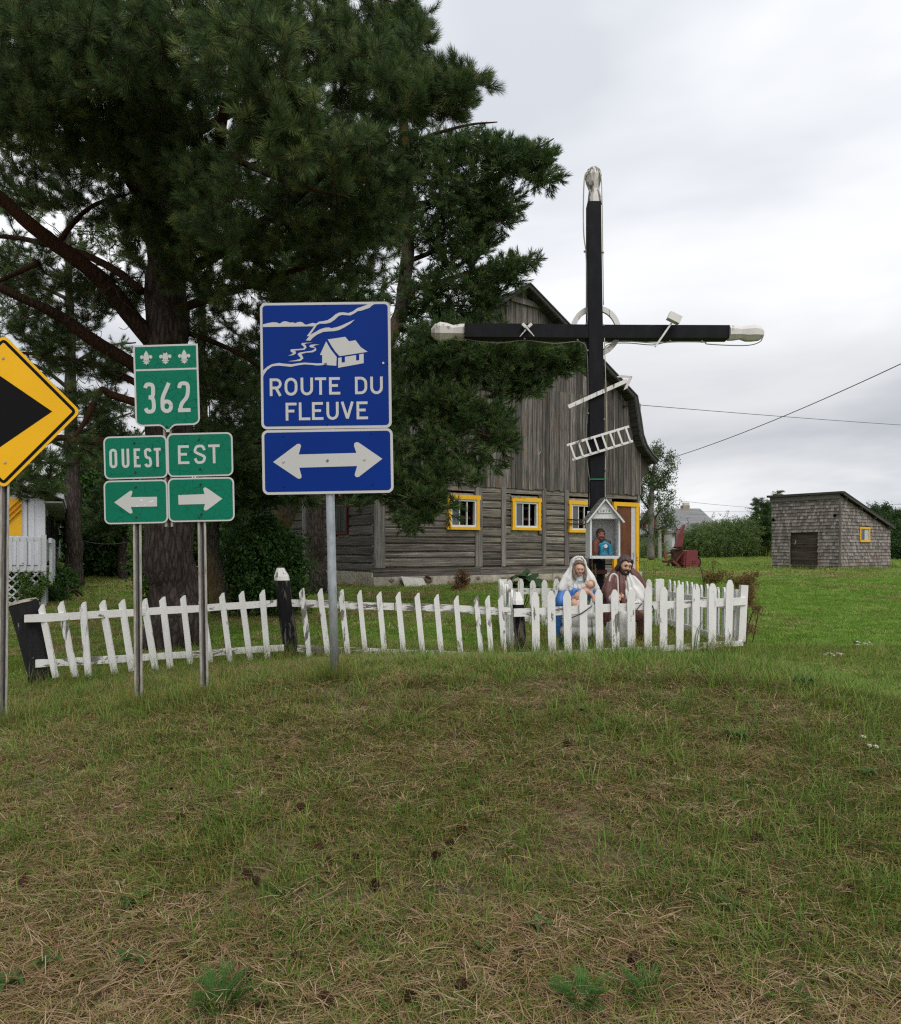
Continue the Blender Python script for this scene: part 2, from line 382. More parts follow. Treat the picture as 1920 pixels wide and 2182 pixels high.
T = [tuft(13, .05, .04, .105, .0040, .85, 0, mixm=3), tuft(15, .07, .04, .105, .0030, 0, 2, flat=True), tuft(12, .035, .10, .20, .0045, .6, 0), tuft(12, .05, .05, .11, .003, 1.0, 2, mixm=3),
     tuft(12, .05, .03, .07, .004, 1.1, 3), tuft(40, .17, .03, .055, .006, .8, 1), tuft(70, .5, .035, .075, .016, .8, 1, mixm=3), tuft(40, .3, .03, .06, .008, .9, 2, mixm=3),
     tuft(11, .05, .22, .46, .0042, .55, 0, mixm=3), tuft(14, .07, .04, .10, .0030, 0, 3, flat=True)]
pts = []; tid = []; scl = []
def put(x, y, k, s_): pts.append((x, y, gz(x, y))); tid.append(k); scl.append(s_)
def wedge(y0, y1, n, margin=.35):
    A = lambda y: .31 * 2 * y * y / 2 + margin * 2 * y
    for _ in range(n):
        while True:
            y = R.uniform(y0, y1)
            if R.random() < (.62 * y + 2 * margin) / (.62 * y1 + 2 * margin): break
        yield R.uniform(-1, 1) * (.615 * y + margin), y
for x, y in wedge(1.8, 8.4, 108000, 1.35):
    d = dry(x, y); u = R.random(); bare = mnoise.noise(Vector((x * .9, y * 1.1, 50))) + .4 * mnoise.noise(Vector((x * 3, y * 3, 60)))
    if bare > .34 and y < 6.5 and R.random() < .5: continue
    if (y > 7 or (x > 2.6 and y > 5.2)) and R.random() < .75:
        if R.random() < .5: put(x, y, 5, R.uniform(.5, .9))
        continue
    if x > .6 and 3 < y < 6.5 and R.random() < .02: put(x, y, 2, R.uniform(.7, 1.2)); continue
    if u < .12 + .58 * d:
        if R.random() > .30: put(x, y, (1, 1, 1, 9, 3)[R.randrange(5)], R.uniform(.7, 1.25))
    elif u < .9: put(x, y, (0, 0, 4)[R.randrange(3)], R.uniform(.6, 1.25) * (1.2 - .35 * d))
    elif R.random() < (.7 if mnoise.noise(Vector((x * 2.3, y * 2.3, 31))) > .05 else .12) + .35 * (y > 5): put(x, y, 2, R.uniform(.35, .95) * (1.1 - .4 * d))
for x, y in wedge(8.4, 16, 21000, 1.8):
    d = dry(x, y); put(x, y, 7 if R.random() < d * .8 else 5, R.uniform(.6, 1.1))
for x, y in wedge(16, 30, 22000, 2):
    d = dry(x, y); put(x, y, 7 if R.random() < d * .9 else 5, R.uniform(.9, 1.5))
for x, y in wedge(30, 70, 9000, .5):
    d = dry(x, y)
    if R.random() > d * .7: put(x, y, 6, R.uniform(.9, 1.7))
# taller grass along the fences, round the posts and inside the enclosure
def strip(p, q, n, wd, s0, s1, k=8):
    for _ in range(n):
        t = R.random(); put(lerp(p[0], q[0], t) + R.gauss(0, wd), lerp(p[1], q[1], t) + R.gauss(0, wd), k, R.uniform(s0, s1))
strip((-3.7, 6.45), (-1.7, 7.5), 130, .10, .3, .75); strip((-1.7, 7.5), (.7, 7.4), 190, .10, .35, .75); strip((.7, 7.4), (3.1, 7.8), 210, .12, .4, .8); strip((3.1, 7.8), (4.2, 7.6), 60, .2, .3, .6)
strip((.8, 8.2), (3.0, 8.3), 60, .25, .5, 1.0); strip((.9, 10), (3.0, 9.6), 70, .3, .5, 1.0); strip((.9, 7.9), (3.0, 8.1), 60, .12, .5, 1.0)

for a_, b_ in ((-2.17, 5.2), (-1.70, 5.2), (-.80, 5.23), (-3.08, 5.2)):
    strip((a_ - .05, b_ - .03), (a_ + .05, b_ - .03), 16, .035, .35, .7); strip((a_ - .15, b_), (a_ + .15, b_), 26, .09, .3, .65)
strip((-2.3, 5.4), (-1.2, 5.6), 60, .35, .3, .7); strip((-.9, 5.2), (-.6, 5.2), 8, .1, .3, .7); strip((-3.3, 5.3), (-2.6, 5.5), 30, .2, .3, .6)
strip((3.0, 7.1), (4.2, 7.4), 40, .2, .3, .55)
strip((-1.8, 19.5), (6.3, 24.6), 330, .25, .25, .65); strip((-2.2, 20), (-8, 29), 160, .4, .9, 1.8); strip((-5, 13.5), (-3.2, 13.2), 120, .5, .6, 1.2)
strip((15.2, 35.2), (17.2, 32.8), 60, .15, .5, 1.0); strip((17.2, 32.8), (21.3, 36.2), 90, .15, .5, 1.1); strip((10, 70), (40, 74), 400, 1.5, 1.5, 3.5); strip((26, 60), (52, 66), 300, 1.2, 1.5, 3.5)
n = len(pts); rots = np.stack([NR.normal(0, .12, n), NR.normal(0, .12, n), NR.uniform(0, 6.28, n)], 1)
scatter('grass', pts, rots, np.array(scl), np.array(tid), T, [green, lawn_green, straw, olive], None, 'stuff', 'short grass, part parched, over the whole lawn')

# ---------------- shared materials
M_white = peeled('white_peeling_paint', (.80, .79, .765), (.23, .21, .185), .412, 2)
M_whiteh = peeled('white_peeling_paint_rail', (.78, .77, .74), (.24, .22, .19), .437, 0)
M_whitew = peeled('white_paint_worn', (.76, .75, .72), (.20, .18, .16), .415, 2)
M_black = peeled('black_peeling_paint', (.009, .009, .010), (.15, .13, .105), .462, 2, .6, (.03, .03, .03))
M_blackc = peeled('black_cross_paint', (.009, .0095, .012), (.045, .042, .04), .345, 2, .62, (.035, .035, .04))
M_capw = peeled('white_knob_paint', (.66, .64, .60), (.20, .175, .15), .452, 2)
M_rust = plain('rust_stain', (.30, .115, .02), .9, .1, .5, 60)
M_rustdark = plain('rusty_iron', (.06, .028, .018), .85, .2, .5, 20)
M_yellow = plain('yellow_trim_paint', (.78, .42, .015), .5, .3, .07, 6)
M_windowwhite = plain('white_window_paint', (.66, .66, .65), .5, .3, .08, 10)
M_plank = wood('barn_vertical_board', (.03, .028, .027), (.115, .104, .095), (.29, .266, .242), 2, (.17, .105, .065), 30, .8, .5)
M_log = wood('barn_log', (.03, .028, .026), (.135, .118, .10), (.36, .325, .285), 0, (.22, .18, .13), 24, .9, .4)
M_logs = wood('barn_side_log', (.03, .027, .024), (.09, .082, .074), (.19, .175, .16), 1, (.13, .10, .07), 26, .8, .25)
M_post = wood('barn_post', (.05, .044, .04), (.18, .165, .15), (.34, .32, .295), 2, None, 30, .5, .2)
M_steel = NM('galvanised_steel', .45, .5); f = M_steel.noise(M_steel.coord((30, 30, 12)), 1, 4, .6); M_steel.col(M_steel.ramp(f, [(.35, (.30, .33, .36)), (.7, (.46, .49, .52))])); M_steel.b.inputs['Metallic'].default_value = .35; M_steel = M_steel.m
M_uch = NM('worn_channel_steel', .6, .4); f = M_uch.noise(M_uch.coord((60, 60, 10)), 1, 5, .7); M_uch.col(M_uch.ramp(f, [(.3, (.20, .17, .13)), (.6, (.42, .40, .36))])); M_uch.b.inputs['Metallic'].default_value = .15; M_uch = M_uch.m
M_uchin = plain('channel_web_dark', (.05, .055, .065), .4, .5, .3, 20, .3)
def glassmat():
    m = NM('window_glass', .08, .6); m.col((.015, .02, .025)); m.b.inputs['Roughness'].default_value = .06
    f = m.noise(m.coord((2, 2, 2)), 1, 2, .5); m.bump(f, .08, .02); return m.m
M_glass = glassmat()
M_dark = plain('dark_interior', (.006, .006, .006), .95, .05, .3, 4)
# ---------------- the barn
TH = math.atan2(.53, .849)
BX, BY, BZ = -1.9, 20.0, .60
UB = 9.63; U0 = -.16; UC = (U0 + UB) / 2
barn = thing('barn', 'large grey weathered wooden barn with gambrel roof and yellow framed windows', 'barn', (BX, BY, BZ), TH)
def bl(px, py, v=0.0):
    """where a sight line meets the barn's gable plane, in barn coordinates"""
    k = (px - CX) / F; x0 = BX - .53 * v; y0 = BY + .849 * v
    u = (k * y0 - x0) / (.849 - .53 * k); Y = y0 + .53 * u
    return u, EZ + (HY - py) / F * Y - BZ
def bparm(px): return bl(px, 1000)[0]
rn = random.Random(3)
# roof line (right half traced, mirrored)
prof = [bl(*q, v=-.3) for q in ((1120, 603), (1235, 722), (1349, 843), (1357, 890), (1362, 925), (1370, 948), (1381, 965), (1396, 981))]
apx = (UC, prof[0][1]); RP = [(u - prof[0][0] + UC, z) for u, z in prof]
def roof_z(u):
    a = abs(u - UC) + UC; return float(np.interp(a, [p[0] for p in RP], [p[1] for p in RP])) - .16
# fix steep part where u hardly changes
full = [(2 * UC - u, z) for u, z in RP[::-1]] + RP[1:]
th = .13
M_roof = wood('roof_shingle_dark', (.02, .019, .018), (.055, .052, .048), (.12, .115, .105), 1, None, 22, .7, .1)
mb = MB()
nP = len(full)
def nrm(i):
    a = full[max(0, i - 1)]; b = full[min(nP - 1, i + 1)]; d = Vector((b[0] - a[0], b[1] - a[1])).normalized(); return Vector((d.y, -d.x))
inner = []
for i in range(nP):
    n_ = nrm(i); inner.append((full[i][0] + n_.x * th, full[i][1] + n_.y * th))
v0, v1 = -.42, 15.3
V = [];
for (a, b) in ((full, v0), (full, v1), (inner, v0), (inner, v1)):
    V += [(u, b, z) for u, z in a]
Fc = []
for i in range(nP - 1):
    Fc += [(i, i + 1, nP + i + 1, nP + i), (2 * nP + i, 3 * nP + i, 3 * nP + i + 1, 2 * nP + i + 1), (i, 2 * nP + i, 2 * nP + i + 1, i + 1), (nP + i, nP + i + 1, 3 * nP + i + 1, 3 * nP + i)]
Fc += [(0, nP, 3 * nP, 2 * nP), (nP - 1, 3 * nP - 1, 4 * nP - 1, 2 * nP - 1)]
mb.add(V, Fc); roof = mb.obj('roof', M_roof, barn, world=False)
# dark sheathing boards under the overhang and rafter tails
for i in range(nP - 1):
    a = Vector((inner[i][0], 0, inner[i][1])); b = Vector((inner[i + 1][0], 0, inner[i + 1][1])); L = (b - a).length
    for k in range(max(1, int(L / .26))):
        kk = max(1, int(L / .26)); p = a.lerp(b, (k + .04) / kk); q = a.lerp(b, (k + .96) / kk); n_ = Vector((nrm(i).x, 0, nrm(i).y)) * (.02 + rn.uniform(0, .012))
        bb = MB(); bb.add([p + Vector((0, v0 + .02, 0)), q + Vector((0, v0 + .02, 0)), q + Vector((0, -.03, 0)), p + Vector((0, -.03, 0)), p + n_ + Vector((0, v0 + .02, 0)), q + n_ + Vector((0, v0 + .02, 0)), q + n_ + Vector((0, -.03, 0)), p + n_ + Vector((0, -.03, 0))], [(0, 1, 2, 3), (7, 6, 5, 4), (0, 4, 5, 1), (2, 6, 7, 3), (0, 3, 7, 4), (1, 5, 6, 2)])
        bb.obj('board', M_roof, roof, world=False)
# a metal edge strip along the rake
mb = MB()
for i in range(nP - 1): mb.beam((full[i][0], v0 - .012, full[i][1] - .02), (full[i + 1][0], v0 - .012, full[i + 1][1] - .02), .02, .06, (0, 1, 0))
mb.obj('roof_edge', plain('edge_strip', (.16, .165, .16), .6, .3, .2), barn, world=False)
Z1 = bl(1180, 1046)[1]; ZJ = bl(1180, 836)[1]; ZS = .52          # bottom of boards, joint between tiers, sill
# inner dark core so that gaps look into darkness
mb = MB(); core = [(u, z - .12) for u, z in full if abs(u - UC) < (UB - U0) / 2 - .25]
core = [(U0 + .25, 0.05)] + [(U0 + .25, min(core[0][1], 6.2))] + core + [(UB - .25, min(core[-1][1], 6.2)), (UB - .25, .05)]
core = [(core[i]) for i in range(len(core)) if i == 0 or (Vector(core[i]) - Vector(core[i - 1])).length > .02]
mb.prism(core, (0, .35, 0), (1, 0, 0), (0, 0, 1), (0, 14.4, 0)); mb.obj('dark_core', M_dark, barn, world=False)
# upper vertical boards
def board_row(u_lo, u_hi, zlo, zhi_f, nm, dv=0.0, warmtop=False):
    u = u_lo
    while u < u_hi - .03:
        wd = min(rn.uniform(.15, .25), u_hi - u); 
        if u_hi - (u + wd) < .06: wd = u_hi - u
        a, b = u + .004, u + wd - .004; za = zlo + rn.uniform(-.02, .02)
        top = [zhi_f(a), zhi_f((a + b) / 2), zhi_f(b)]
        if min(top) > za + .1:
            v_ = rn.uniform(-.012, .008) + dv; y0_, y1_ = -.05 + v_, 0.0 + v_
            pts_ = [(a, za), (b, za), (b, top[2]), ((a + b) / 2, top[1]), (a, top[0])]
            bb = MB(); bb.prism(pts_, (0, y1_, 0), (1, 0, 0), (0, 0, 1), (0, y0_ - y1_, 0)); o_ = bb.obj(nm, M_plank, barn, world=False)
            if rn.random() < .65:   # narrow batten over the joint
                bb = MB(); s_ = rn.uniform(.018, .03); bb.box((b - s_, y0_ - .022, za + .01), (b + s_, y0_ - .002, max(za + .2, min(top[2], zhi_f(min(b + s_, u_hi))) - .02))); bb.obj('batten', M_plank, barn, world=False)
        u += wd
def cut(u): return roof_z(u)
board_row(U0, UB, ZJ + .015, lambda u: cut(u), 'plank', .02)
board_row(U0 - .01, UB + .01, Z1, lambda u: min(ZJ + .03, 99 if abs(u - UC) < 4.2 else 99), 'plank', -.02)
# flare under the bellcast eave on both sides
for sgn in (-1, 1):
    e = UC + sgn * (UB - U0) / 2
    pts_ = [(e, Z1 + 1.25), (e, Z1 + .35), (UC + sgn * (RP[-1][0] - UC - .08), RP[-1][1] - .12), (UC + sgn * (RP[-2][0] - UC), RP[-2][1] - .16), (UC + sgn * (RP[-3][0] - UC), RP[-3][1] - .2)]
    bb = MB(); bb.prism(pts_, (0, -.02, 0), (1, 0, 0), (0, 0, 1), (0, -.05, 0)); bb.obj('plank', M_plank, barn, world=False)
# horizontal nailed board near the peak
a = bl(1085, 637); b = bl(1150, 655); mb = MB(); mb.beam((a[0], -.09, a[1]), (b[0], -.09, b[1]), .04, .16, (0, 0, 1)); mb.obj('cross_board', M_post, barn, world=False)
# hook and pulley marks
mb = MB()
for q in ((1335, 866), (1326, 866)):
    a = bl(*q); mb.tube([(a[0] - .06, -.1, a[1]), (a[0] + .06, -.14, a[1])], .035, 6)
mb.obj('pulley', M_rustdark, barn, world=False)
a = bl(1142, 962); mb = MB(); mb.tube([(a[0] + .12 * math.cos(t), -.07, a[1] + .1 * math.sin(t)) for t in [math.pi + i * math.pi / 6 for i in range(7)]], .012, 4); mb.obj('hook', M_steel, barn, world=False)
# lower storey: posts, logs
def postat(pa, pb, z0=ZS, z1=Z1 + .05, dv=-.07, mat=M_post):
    a, b = bparm(pa), bparm(pb); mb = MB(); mb.box((a, dv, z0), (b, .12, z1)); mb.obj('post', mat, barn, world=False); return a, b
PO = [postat(796, 818.5), postat(1010.7, 1025.5), postat(1066.5, 1075.7), postat(1153.5, 1161.5), postat(1201, 1210), postat(1356.5, 1360.5)]
mb = MB(); mb.box((U0, -.035, Z1 - .14), (UB, .12, Z1 + .1)); mb.obj('top_plate', M_log, barn, world=False)
WIN = [(950, 1017.5, 1056.7, 1129), (1087.5, 1147.6, 1062.7, 1130), (1208.5, 1262, 1069, 1135)]
holes = []
for w_ in WIN:
    a = bl(w_[0], w_[3]); b = bl(w_[1], w_[2]); zc_ = (bl(w_[0], w_[3])[1] + bl(w_[1], w_[3])[1]) / 2; zt = (bl(w_[0], w_[2])[1] + bl(w_[1], w_[2])[1]) / 2
    holes.append((a[0], b[0], zc_, zt))
dA, dB = bparm(1302.5), bparm(1354.5); dT = bl(1330, 1071)[1]
holes.append((dA, dB, 0.3, dT))
def logs(u0, u1, z0, z1, n, axisx=True, off=0, mat=M_log, holes=(), vr=(.10, .02)):
    zz = [z0]; hs = [rn.uniform(.75, 1.25) for _ in range(n)]; t = sum(hs)
    for h in hs: zz.append(zz[-1] + h / t * (z1 - z0))
    for i in range(n):
        a_, b_ = zz[i] + .008, zz[i + 1] - .012; spans = [(u0, u1)]
        for h in holes:
            if b_ > h[2] + .05 and a_ < h[3] - .05:
                ns = []
                for s0, s1 in spans:
                    if h[1] <= s0 or h[0] >= s1: ns.append((s0, s1)); continue
                    if h[0] - s0 > .06: ns.append((s0, h[0]))
                    if s1 - h[1] > .06: ns.append((h[1], s1))
                spans = ns
        for s0, s1 in spans:
            k = max(2, int((s1 - s0) / .45)); V = []; ph = rn.uniform(0, 99)
            d0 = -.045 + rn.uniform(-.012, .012); bev = .03
            for j in range(k + 1):
                u = lerp(s0, s1, j / k); e1 = mnoise.noise(Vector((u * 1.3, ph, 0))) * .022; e2 = mnoise.noise(Vector((u * 1.3, ph, 5))) * .022; dd = d0 + mnoise.noise(Vector((u * 2, ph, 9))) * .012
                for (y_, z_) in ((.1, a_ + e1), (dd + bev, a_ + e1), (dd, a_ + e1 + bev), (dd, b_ + e2 - bev), (dd + bev, b_ + e2), (.1, b_ + e2)):
                    V.append((u, y_, z_) if axisx else (off + (y_), u, z_))
            Fc = []
            for j in range(k):
                for q in range(6):
                    A = j * 6 + q; B = j * 6 + (q + 1) % 6; Fc.append((A, A + 6, B + 6, B) if axisx else (A, B, B + 6, A + 6))
            Fc += [tuple(range(6)), tuple(range(k * 6 + 5, k * 6 - 1, -1))]
            bb = MB(); bb.add(V, Fc); bb.obj('log', mat, barn, world=False)
bays = [(PO[0][1], PO[1][0], 10), (PO[1][1], PO[2][0], 9), (PO[2][1], PO[3][0], 9), (PO[3][1], PO[4][0], 10), (PO[4][1], PO[5][0], 9)]
for a, b, n in bays: logs(a + .01, b - .01, ZS, Z1 - .15, n, holes=holes)
# pale chinking seen between logs
M_chink = plain('lime_chinking', (.36, .335, .29), .95, .1, .35, 7)
mb = MB()
for a, b, n in bays:
    for h in range(26):
        u = rn.uniform(a + .1, b - .5); 
        z = rn.uniform(ZS + .1, Z1 - .3)
        if any(hh[0] - .5 < u < hh[1] + .02 and hh[2] - .05 < z < hh[3] + .05 for hh in holes): continue
cx_ = U0 + .05
for hh in sorted(holes):
    mb.box((cx_, .03, ZS), (hh[0], .06, Z1 - .2))
    if hh is not holes[3]: mb.box((hh[0], .03, ZS), (hh[1], .06, hh[2])); mb.box((hh[0], .03, hh[3]), (hh[1], .06, Z1 - .2))
    cx_ = hh[1]
mb.obj('chinking', M_chink, barn, world=False)
for hh in holes[:3]:    # window recess, dark inside
    pass
# sill log and stone foundation
mb = MB(); mb.box((U0 - .05, -.10, .27), (bparm(1020), .1, .51)); mb.obj('sill_log', M_log, barn, world=False)
mb = MB(); mb.box((bparm(1020) + .01, -.09, .29), (bparm(1300), .1, .505)); mb.obj('sill_log', M_log, barn, world=False)
m = NM('mortar', .95, .1); f = m.noise(m.coord((4, 4, 4)), 1, 7, .7); m.col(m.ramp(f, [(.3, (.26, .23, .19)), (.7, (.55, .50, .42))])); m.bump(f, .8, .04); M_mortar = m.m
mb = MB(); mb.box((U0 - .08, -.17, -.35), (UB + .02, .12, .28)); foundation = mb.obj('foundation', M_mortar, barn, world=False)
M_stone = plain('field_stone', (.20, .155, .13), .9, .2, .5, 3)
def pebble(c, r, sq=(1, 1, 1), sub=2, jit=.16, seed=0):
    bm = bmesh.new(); bmesh.ops.create_icosphere(bm, subdivisions=sub, radius=1)
    V = [];
    for v in bm.verts:
        k = 1 + jit * mnoise.noise(v.co * 1.7 + Vector((seed * 3.1, seed, 0))); V.append(Vector(c) + Vector((v.co.x * r * sq[0] * k, v.co.y * r * sq[1] * k, v.co.z * r * sq[2] * k)))
    Fc = [tuple(v.index for v in f.verts) for f in bm.faces]; bm.free(); return V, Fc
for i in range(40):
    u = rn.uniform(U0, UB - 1.5); z = rn.uniform(-.15, .2); bb = MB(); bb.add(*pebble((u, -.17, z), rn.uniform(.05, .13), (1.2, .45, .8), 1, .3, i)); bb.obj('stone', M_stone, foundation, world=False)
# windows
def window(u0, u1, z0, z1, nm='window', trim=M_yellow, tw=.10, broken=True):
    tr = MB(); y0_, y1_ = -.13, -.05
    tr.box((u0 - .02, y0_ - .004, z1 - tw), (u1 + .03, y1_, z1 + .02)); tr.box((u0, y0_, z0 + tw * .8), (u0 + tw, y1_, z1 - tw)); tr.box((u1 - tw, y0_, z0 + tw * .8), (u1, y1_, z1 - tw)); tr.box((u0 - .02, y0_ - .01, z0), (u1 + .01, y1_, z0 + tw * .8))
    w_ = tr.obj(nm, trim, barn, world=False)
    a, b, c, d = u0 + tw, u1 - tw, z0 + tw * .8, z1 - tw; s_ = .055; wf = MB()
    wf.box((a, -.10, d - s_), (b, .0, d)); wf.box((a, -.10, c), (b, .0, c + s_)); wf.box((a, -.10, c + s_), (a + s_, .0, d - s_)); wf.box((b - s_, -.10, c + s_), (b, .0, d - s_))
    wf.obj('sash', M_windowwhite, w_, world=False)
    n = 3; ww = (b - a - 2 * s_) / n
    for k in range(1, n):
        mm = MB(); x = a + s_ + k * ww; mm.box((x - .013, -.085, c + s_), (x + .013, -.03, d - s_)); mm.obj('mullion', M_windowwhite, w_, world=False)
    # one remaining pane with a ragged edge, black box behind standing in for the unlit room
    mm = MB(); x0 = a + s_; x1 = a + s_ + ww
    mm.box((x0, -.055, c + s_), (x1 - .013, -.049, d - s_)); mm.obj('pane', M_pane, w_, world=False)
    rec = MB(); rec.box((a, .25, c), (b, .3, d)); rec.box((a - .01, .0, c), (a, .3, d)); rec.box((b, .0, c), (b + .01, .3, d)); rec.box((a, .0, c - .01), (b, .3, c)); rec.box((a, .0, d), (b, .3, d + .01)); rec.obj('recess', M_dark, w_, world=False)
    for k in range(2):
        mm = MB(); z = lerp(c, d, .3 + .42 * k); mm.box((a + s_ + ww * 1.1, .20, z), (b, .24, z + .08)); mm.obj('inner_board', M_brown, w_, world=False)
    return w_
m = NM('grey_pane', .12, .6); m.col((.07, .08, .09)); m.bump(m.noise(m.coord((3, 3, 3)), 1, 2), .1, .02); M_pane = m.m
M_brown = wood('reddish_board', (.04, .018, .01), (.10, .05, .03), (.16, .09, .055), 0, None, 30, .3, .2)
for h in holes[:3]: window(*h)
# curled flashing over the middle window
mb = MB(); h = holes[1]; q = [(h[0] - .05 + i * .07, -.16 - .03 * (i % 3 == 1), h[3] + .045 + rn.uniform(-.012, .02)) for i in range(8)]
V = []
for p in q: V += [p, (p[0], -.05, p[2] + .02)]
mb.add(V, [(i * 2, i * 2 + 2, i * 2 + 3, i * 2 + 1) for i in range(7)]); mb.obj('flashing', M_steel, barn, world=False)
# door
dw = dB - dA
mb = MB(); mb.box((dA, -.14, dT - .13), (dB + .05, -.05, dT)); mb.box((dA, -.136, -.05), (dA + .13, -.05, dT - .13)); mb.box((dB - .10, -.136, -.05), (dB + .02, -.05, dT - .13)); door = mb.obj('door', M_yellow, barn, world=False)
a, b = dA + .13, bparm(1341)
m = NM('hardboard_door', .6, .3); f = m.noise(m.coord((5, 5, 2)), 1, 7, .7); m.col(m.ramp(f, [(.3, (.075, .026, .012)), (.6, (.15, .052, .02)), (.8, (.22, .09, .04))])); m.bump(f, .2, .01); M_hard = m.m
mb = MB(); mb.box((a, -.09, -.05), (b, -.05, dT - .13)); mb.obj('door_panel', M_hard, door, world=False)
mb = MB(); mb.box((b, -.10, -.05), (dB - .10, -.04, dT - .13)); mb.obj('door_post', plain('lilac_white', (.50, .49, .52), .5), door, world=False)
# two iron bars across the third window
for z in (0, 1):
    a = bl(1202, 1107 + z * 9); mb = MB(); mb.tube([(a[0], -.17, a[1]), (a[0] + 1.05, -.17, a[1] - .02)], .02, 6); mb.obj('iron_bar', M_rustdark, barn, world=False)
# side wall (left), running back
ZE = RP[-1][1] - .1
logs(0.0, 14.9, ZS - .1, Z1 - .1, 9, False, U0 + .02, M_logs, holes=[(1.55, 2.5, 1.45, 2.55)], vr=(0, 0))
mb = MB(); mb.box((U0 - .10, -.08, -.35), (U0 + .2, 15, ZS - .12)); mb.obj('side_foundation', M_mortar, barn, world=False)
mb = MB(); mb.box((U0 + .06, 0, ZS - .15), (U0 + .09, 14.9, Z1 - .1)); mb.obj('chinking', M_chink, barn, world=False)
for k in range(60):
    bb = MB(); v = .02 + k * .25; bb.box((U0 - .04 + rn.uniform(-.01, .01), v, Z1 - .12), (U0, v + .243, Z1 + 1.3)); bb.obj('plank', M_plank, barn, world=False)
for v in (4.9, 9.9, 14.8):
    bb = MB(); bb.box((U0 - .08, v - .15, ZS - .1), (U0 + .1, v + .15, Z1)); bb.obj('post', M_post, barn, world=False)
M_redtrim = plain('dark_red_trim', (.10, .022, .018), .6, .3, .2)
tr = MB(); x = U0 - .09
for q in (((x, 1.55, 1.45), (x + .08, 1.65, 2.55)), ((x, 2.4, 1.45), (x + .08, 2.5, 2.55)), ((x, 1.65, 2.45), (x + .08, 2.4, 2.55)), ((x, 1.65, 1.45), (x + .08, 2.4, 1.53))): tr.box(*q)
wl_ = tr.obj('window', M_redtrim, barn, world=False); tag(wl_, 'dark red framed window in the shaded side wall')
for k in range(4):
    bb = MB(); bb.box((x + .02, 1.66 + k * .185, 1.54), (x + .05, 1.82 + k * .185, 2.44)); bb.obj('slat', wood('green_grey_slat', (.02, .025, .02), (.06, .07, .06), (.1, .11, .09), 2), wl_, world=False)
# right side wall and back
mb = MB(); mb.box((UB - .08, .1, -.1), (UB + .0, 14.9, 4.0)); mb.box((U0, 14.8, -.1), (UB, 14.9, 4.0)); mb.obj('wall', M_post, barn, world=False)
# things leaning on the barn
def at_u(u, v=-.2): return WL[barn.name] @ Vector((u, v, 0))
p = at_u(bparm(866), -.62); u_ = Vector((.849, .53, 0)); z0 = gz(p.x, p.y)
mb = MB(); k = bl(845, 1250)[0], bl(890, 1250)[0]
A_ = WL[barn.name] @ Vector((k[0], -.55, 0)); B_ = WL[barn.name] @ Vector((k[1], -.6, 0)); n_ = Vector((-.53, .849, 0))
V = []
for q, zt in ((A_, EZ + (HY - 1229) / F * A_.y), (B_, EZ + (HY - 1233) / F * B_.y)):
    for dy, zz in ((0, z0 - .05), (.3, zt)):
        V += [Vector((q.x, q.y, zz)) + n_ * dy, Vector((q.x, q.y, zz)) + n_ * (dy + .03)]
mb.add(V, [(0, 4, 6, 2), (1, 3, 7, 5), (0, 1, 5, 4), (2, 6, 7, 3), (0, 2, 3, 1), (4, 5, 7, 6)])
tag(mb.obj('board', plain('pale_panel', (.50, .49, .44), .7, .2, .15)), 'pale flat panel leaning on the barn foundation among grass', 'board')
a = bl(898, 1228); mb = MB(); q = WL[barn.name] @ Vector((a[0], -.26, a[1])); mb.tube([q, q + Vector((.12, -.1, -.05)), ], .035, 8); q2 = mb.obj('pipe', M_rustdark, barn)

# ---------------- shingled shed
shed_c = Vector((829 / F * 33, 33, .66)); dF = Vector((-1.9, 2.5, 0)).normalized(); dS = Vector((4.1, 3.35, 0)).normalized(); dS = (dS - dF * dS.dot(dF)).normalized()
LF, LS = 3.14, 5.0
shed = thing('shed', 'small grey shingled shed with slanting roof and tiny yellow framed window', 'shed', shed_c, math.atan2(dS.y, dS.x))
# local: x along the side (away right), y along the front's left direction (dF), z up
HT = EZ + (HY - 1052) / F * 33 - .66; HL = EZ + (HY - 1126) / F * 36.5 - .66
rn = random.Random(8)
M_sh = wood('cedar_shingle', (.05, .044, .04), (.125, .112, .104), (.20, .185, .175), 2, None, 30, .4, .0)
m = NM('cedar_shingle_varied', .9, .15); tone = m.attr('tone'); f = m.noise(m.coord((34, 34, 3), False), 1, 6, .6); cc = m.ramp(f, [(.3, (.07, .061, .056)), (.7, (.18, .165, .155))]); cc = m.mix(m.ramp(tone, [(0, 0.), (1, 1.)]), cc, m.mix(1.0, cc, (2.6, 2.5, 2.45), 'MULTIPLY')); w2 = m.noise(m.coord((.9, .9, .9), False), 1, 6, .7)
cc = m.mix(m.ramp(w2, [(.60, 0.), (.68, .6)]), cc, (.22, .115, .05)); m.col(cc); m.bump(f, .3, .006); M_shv = m.m
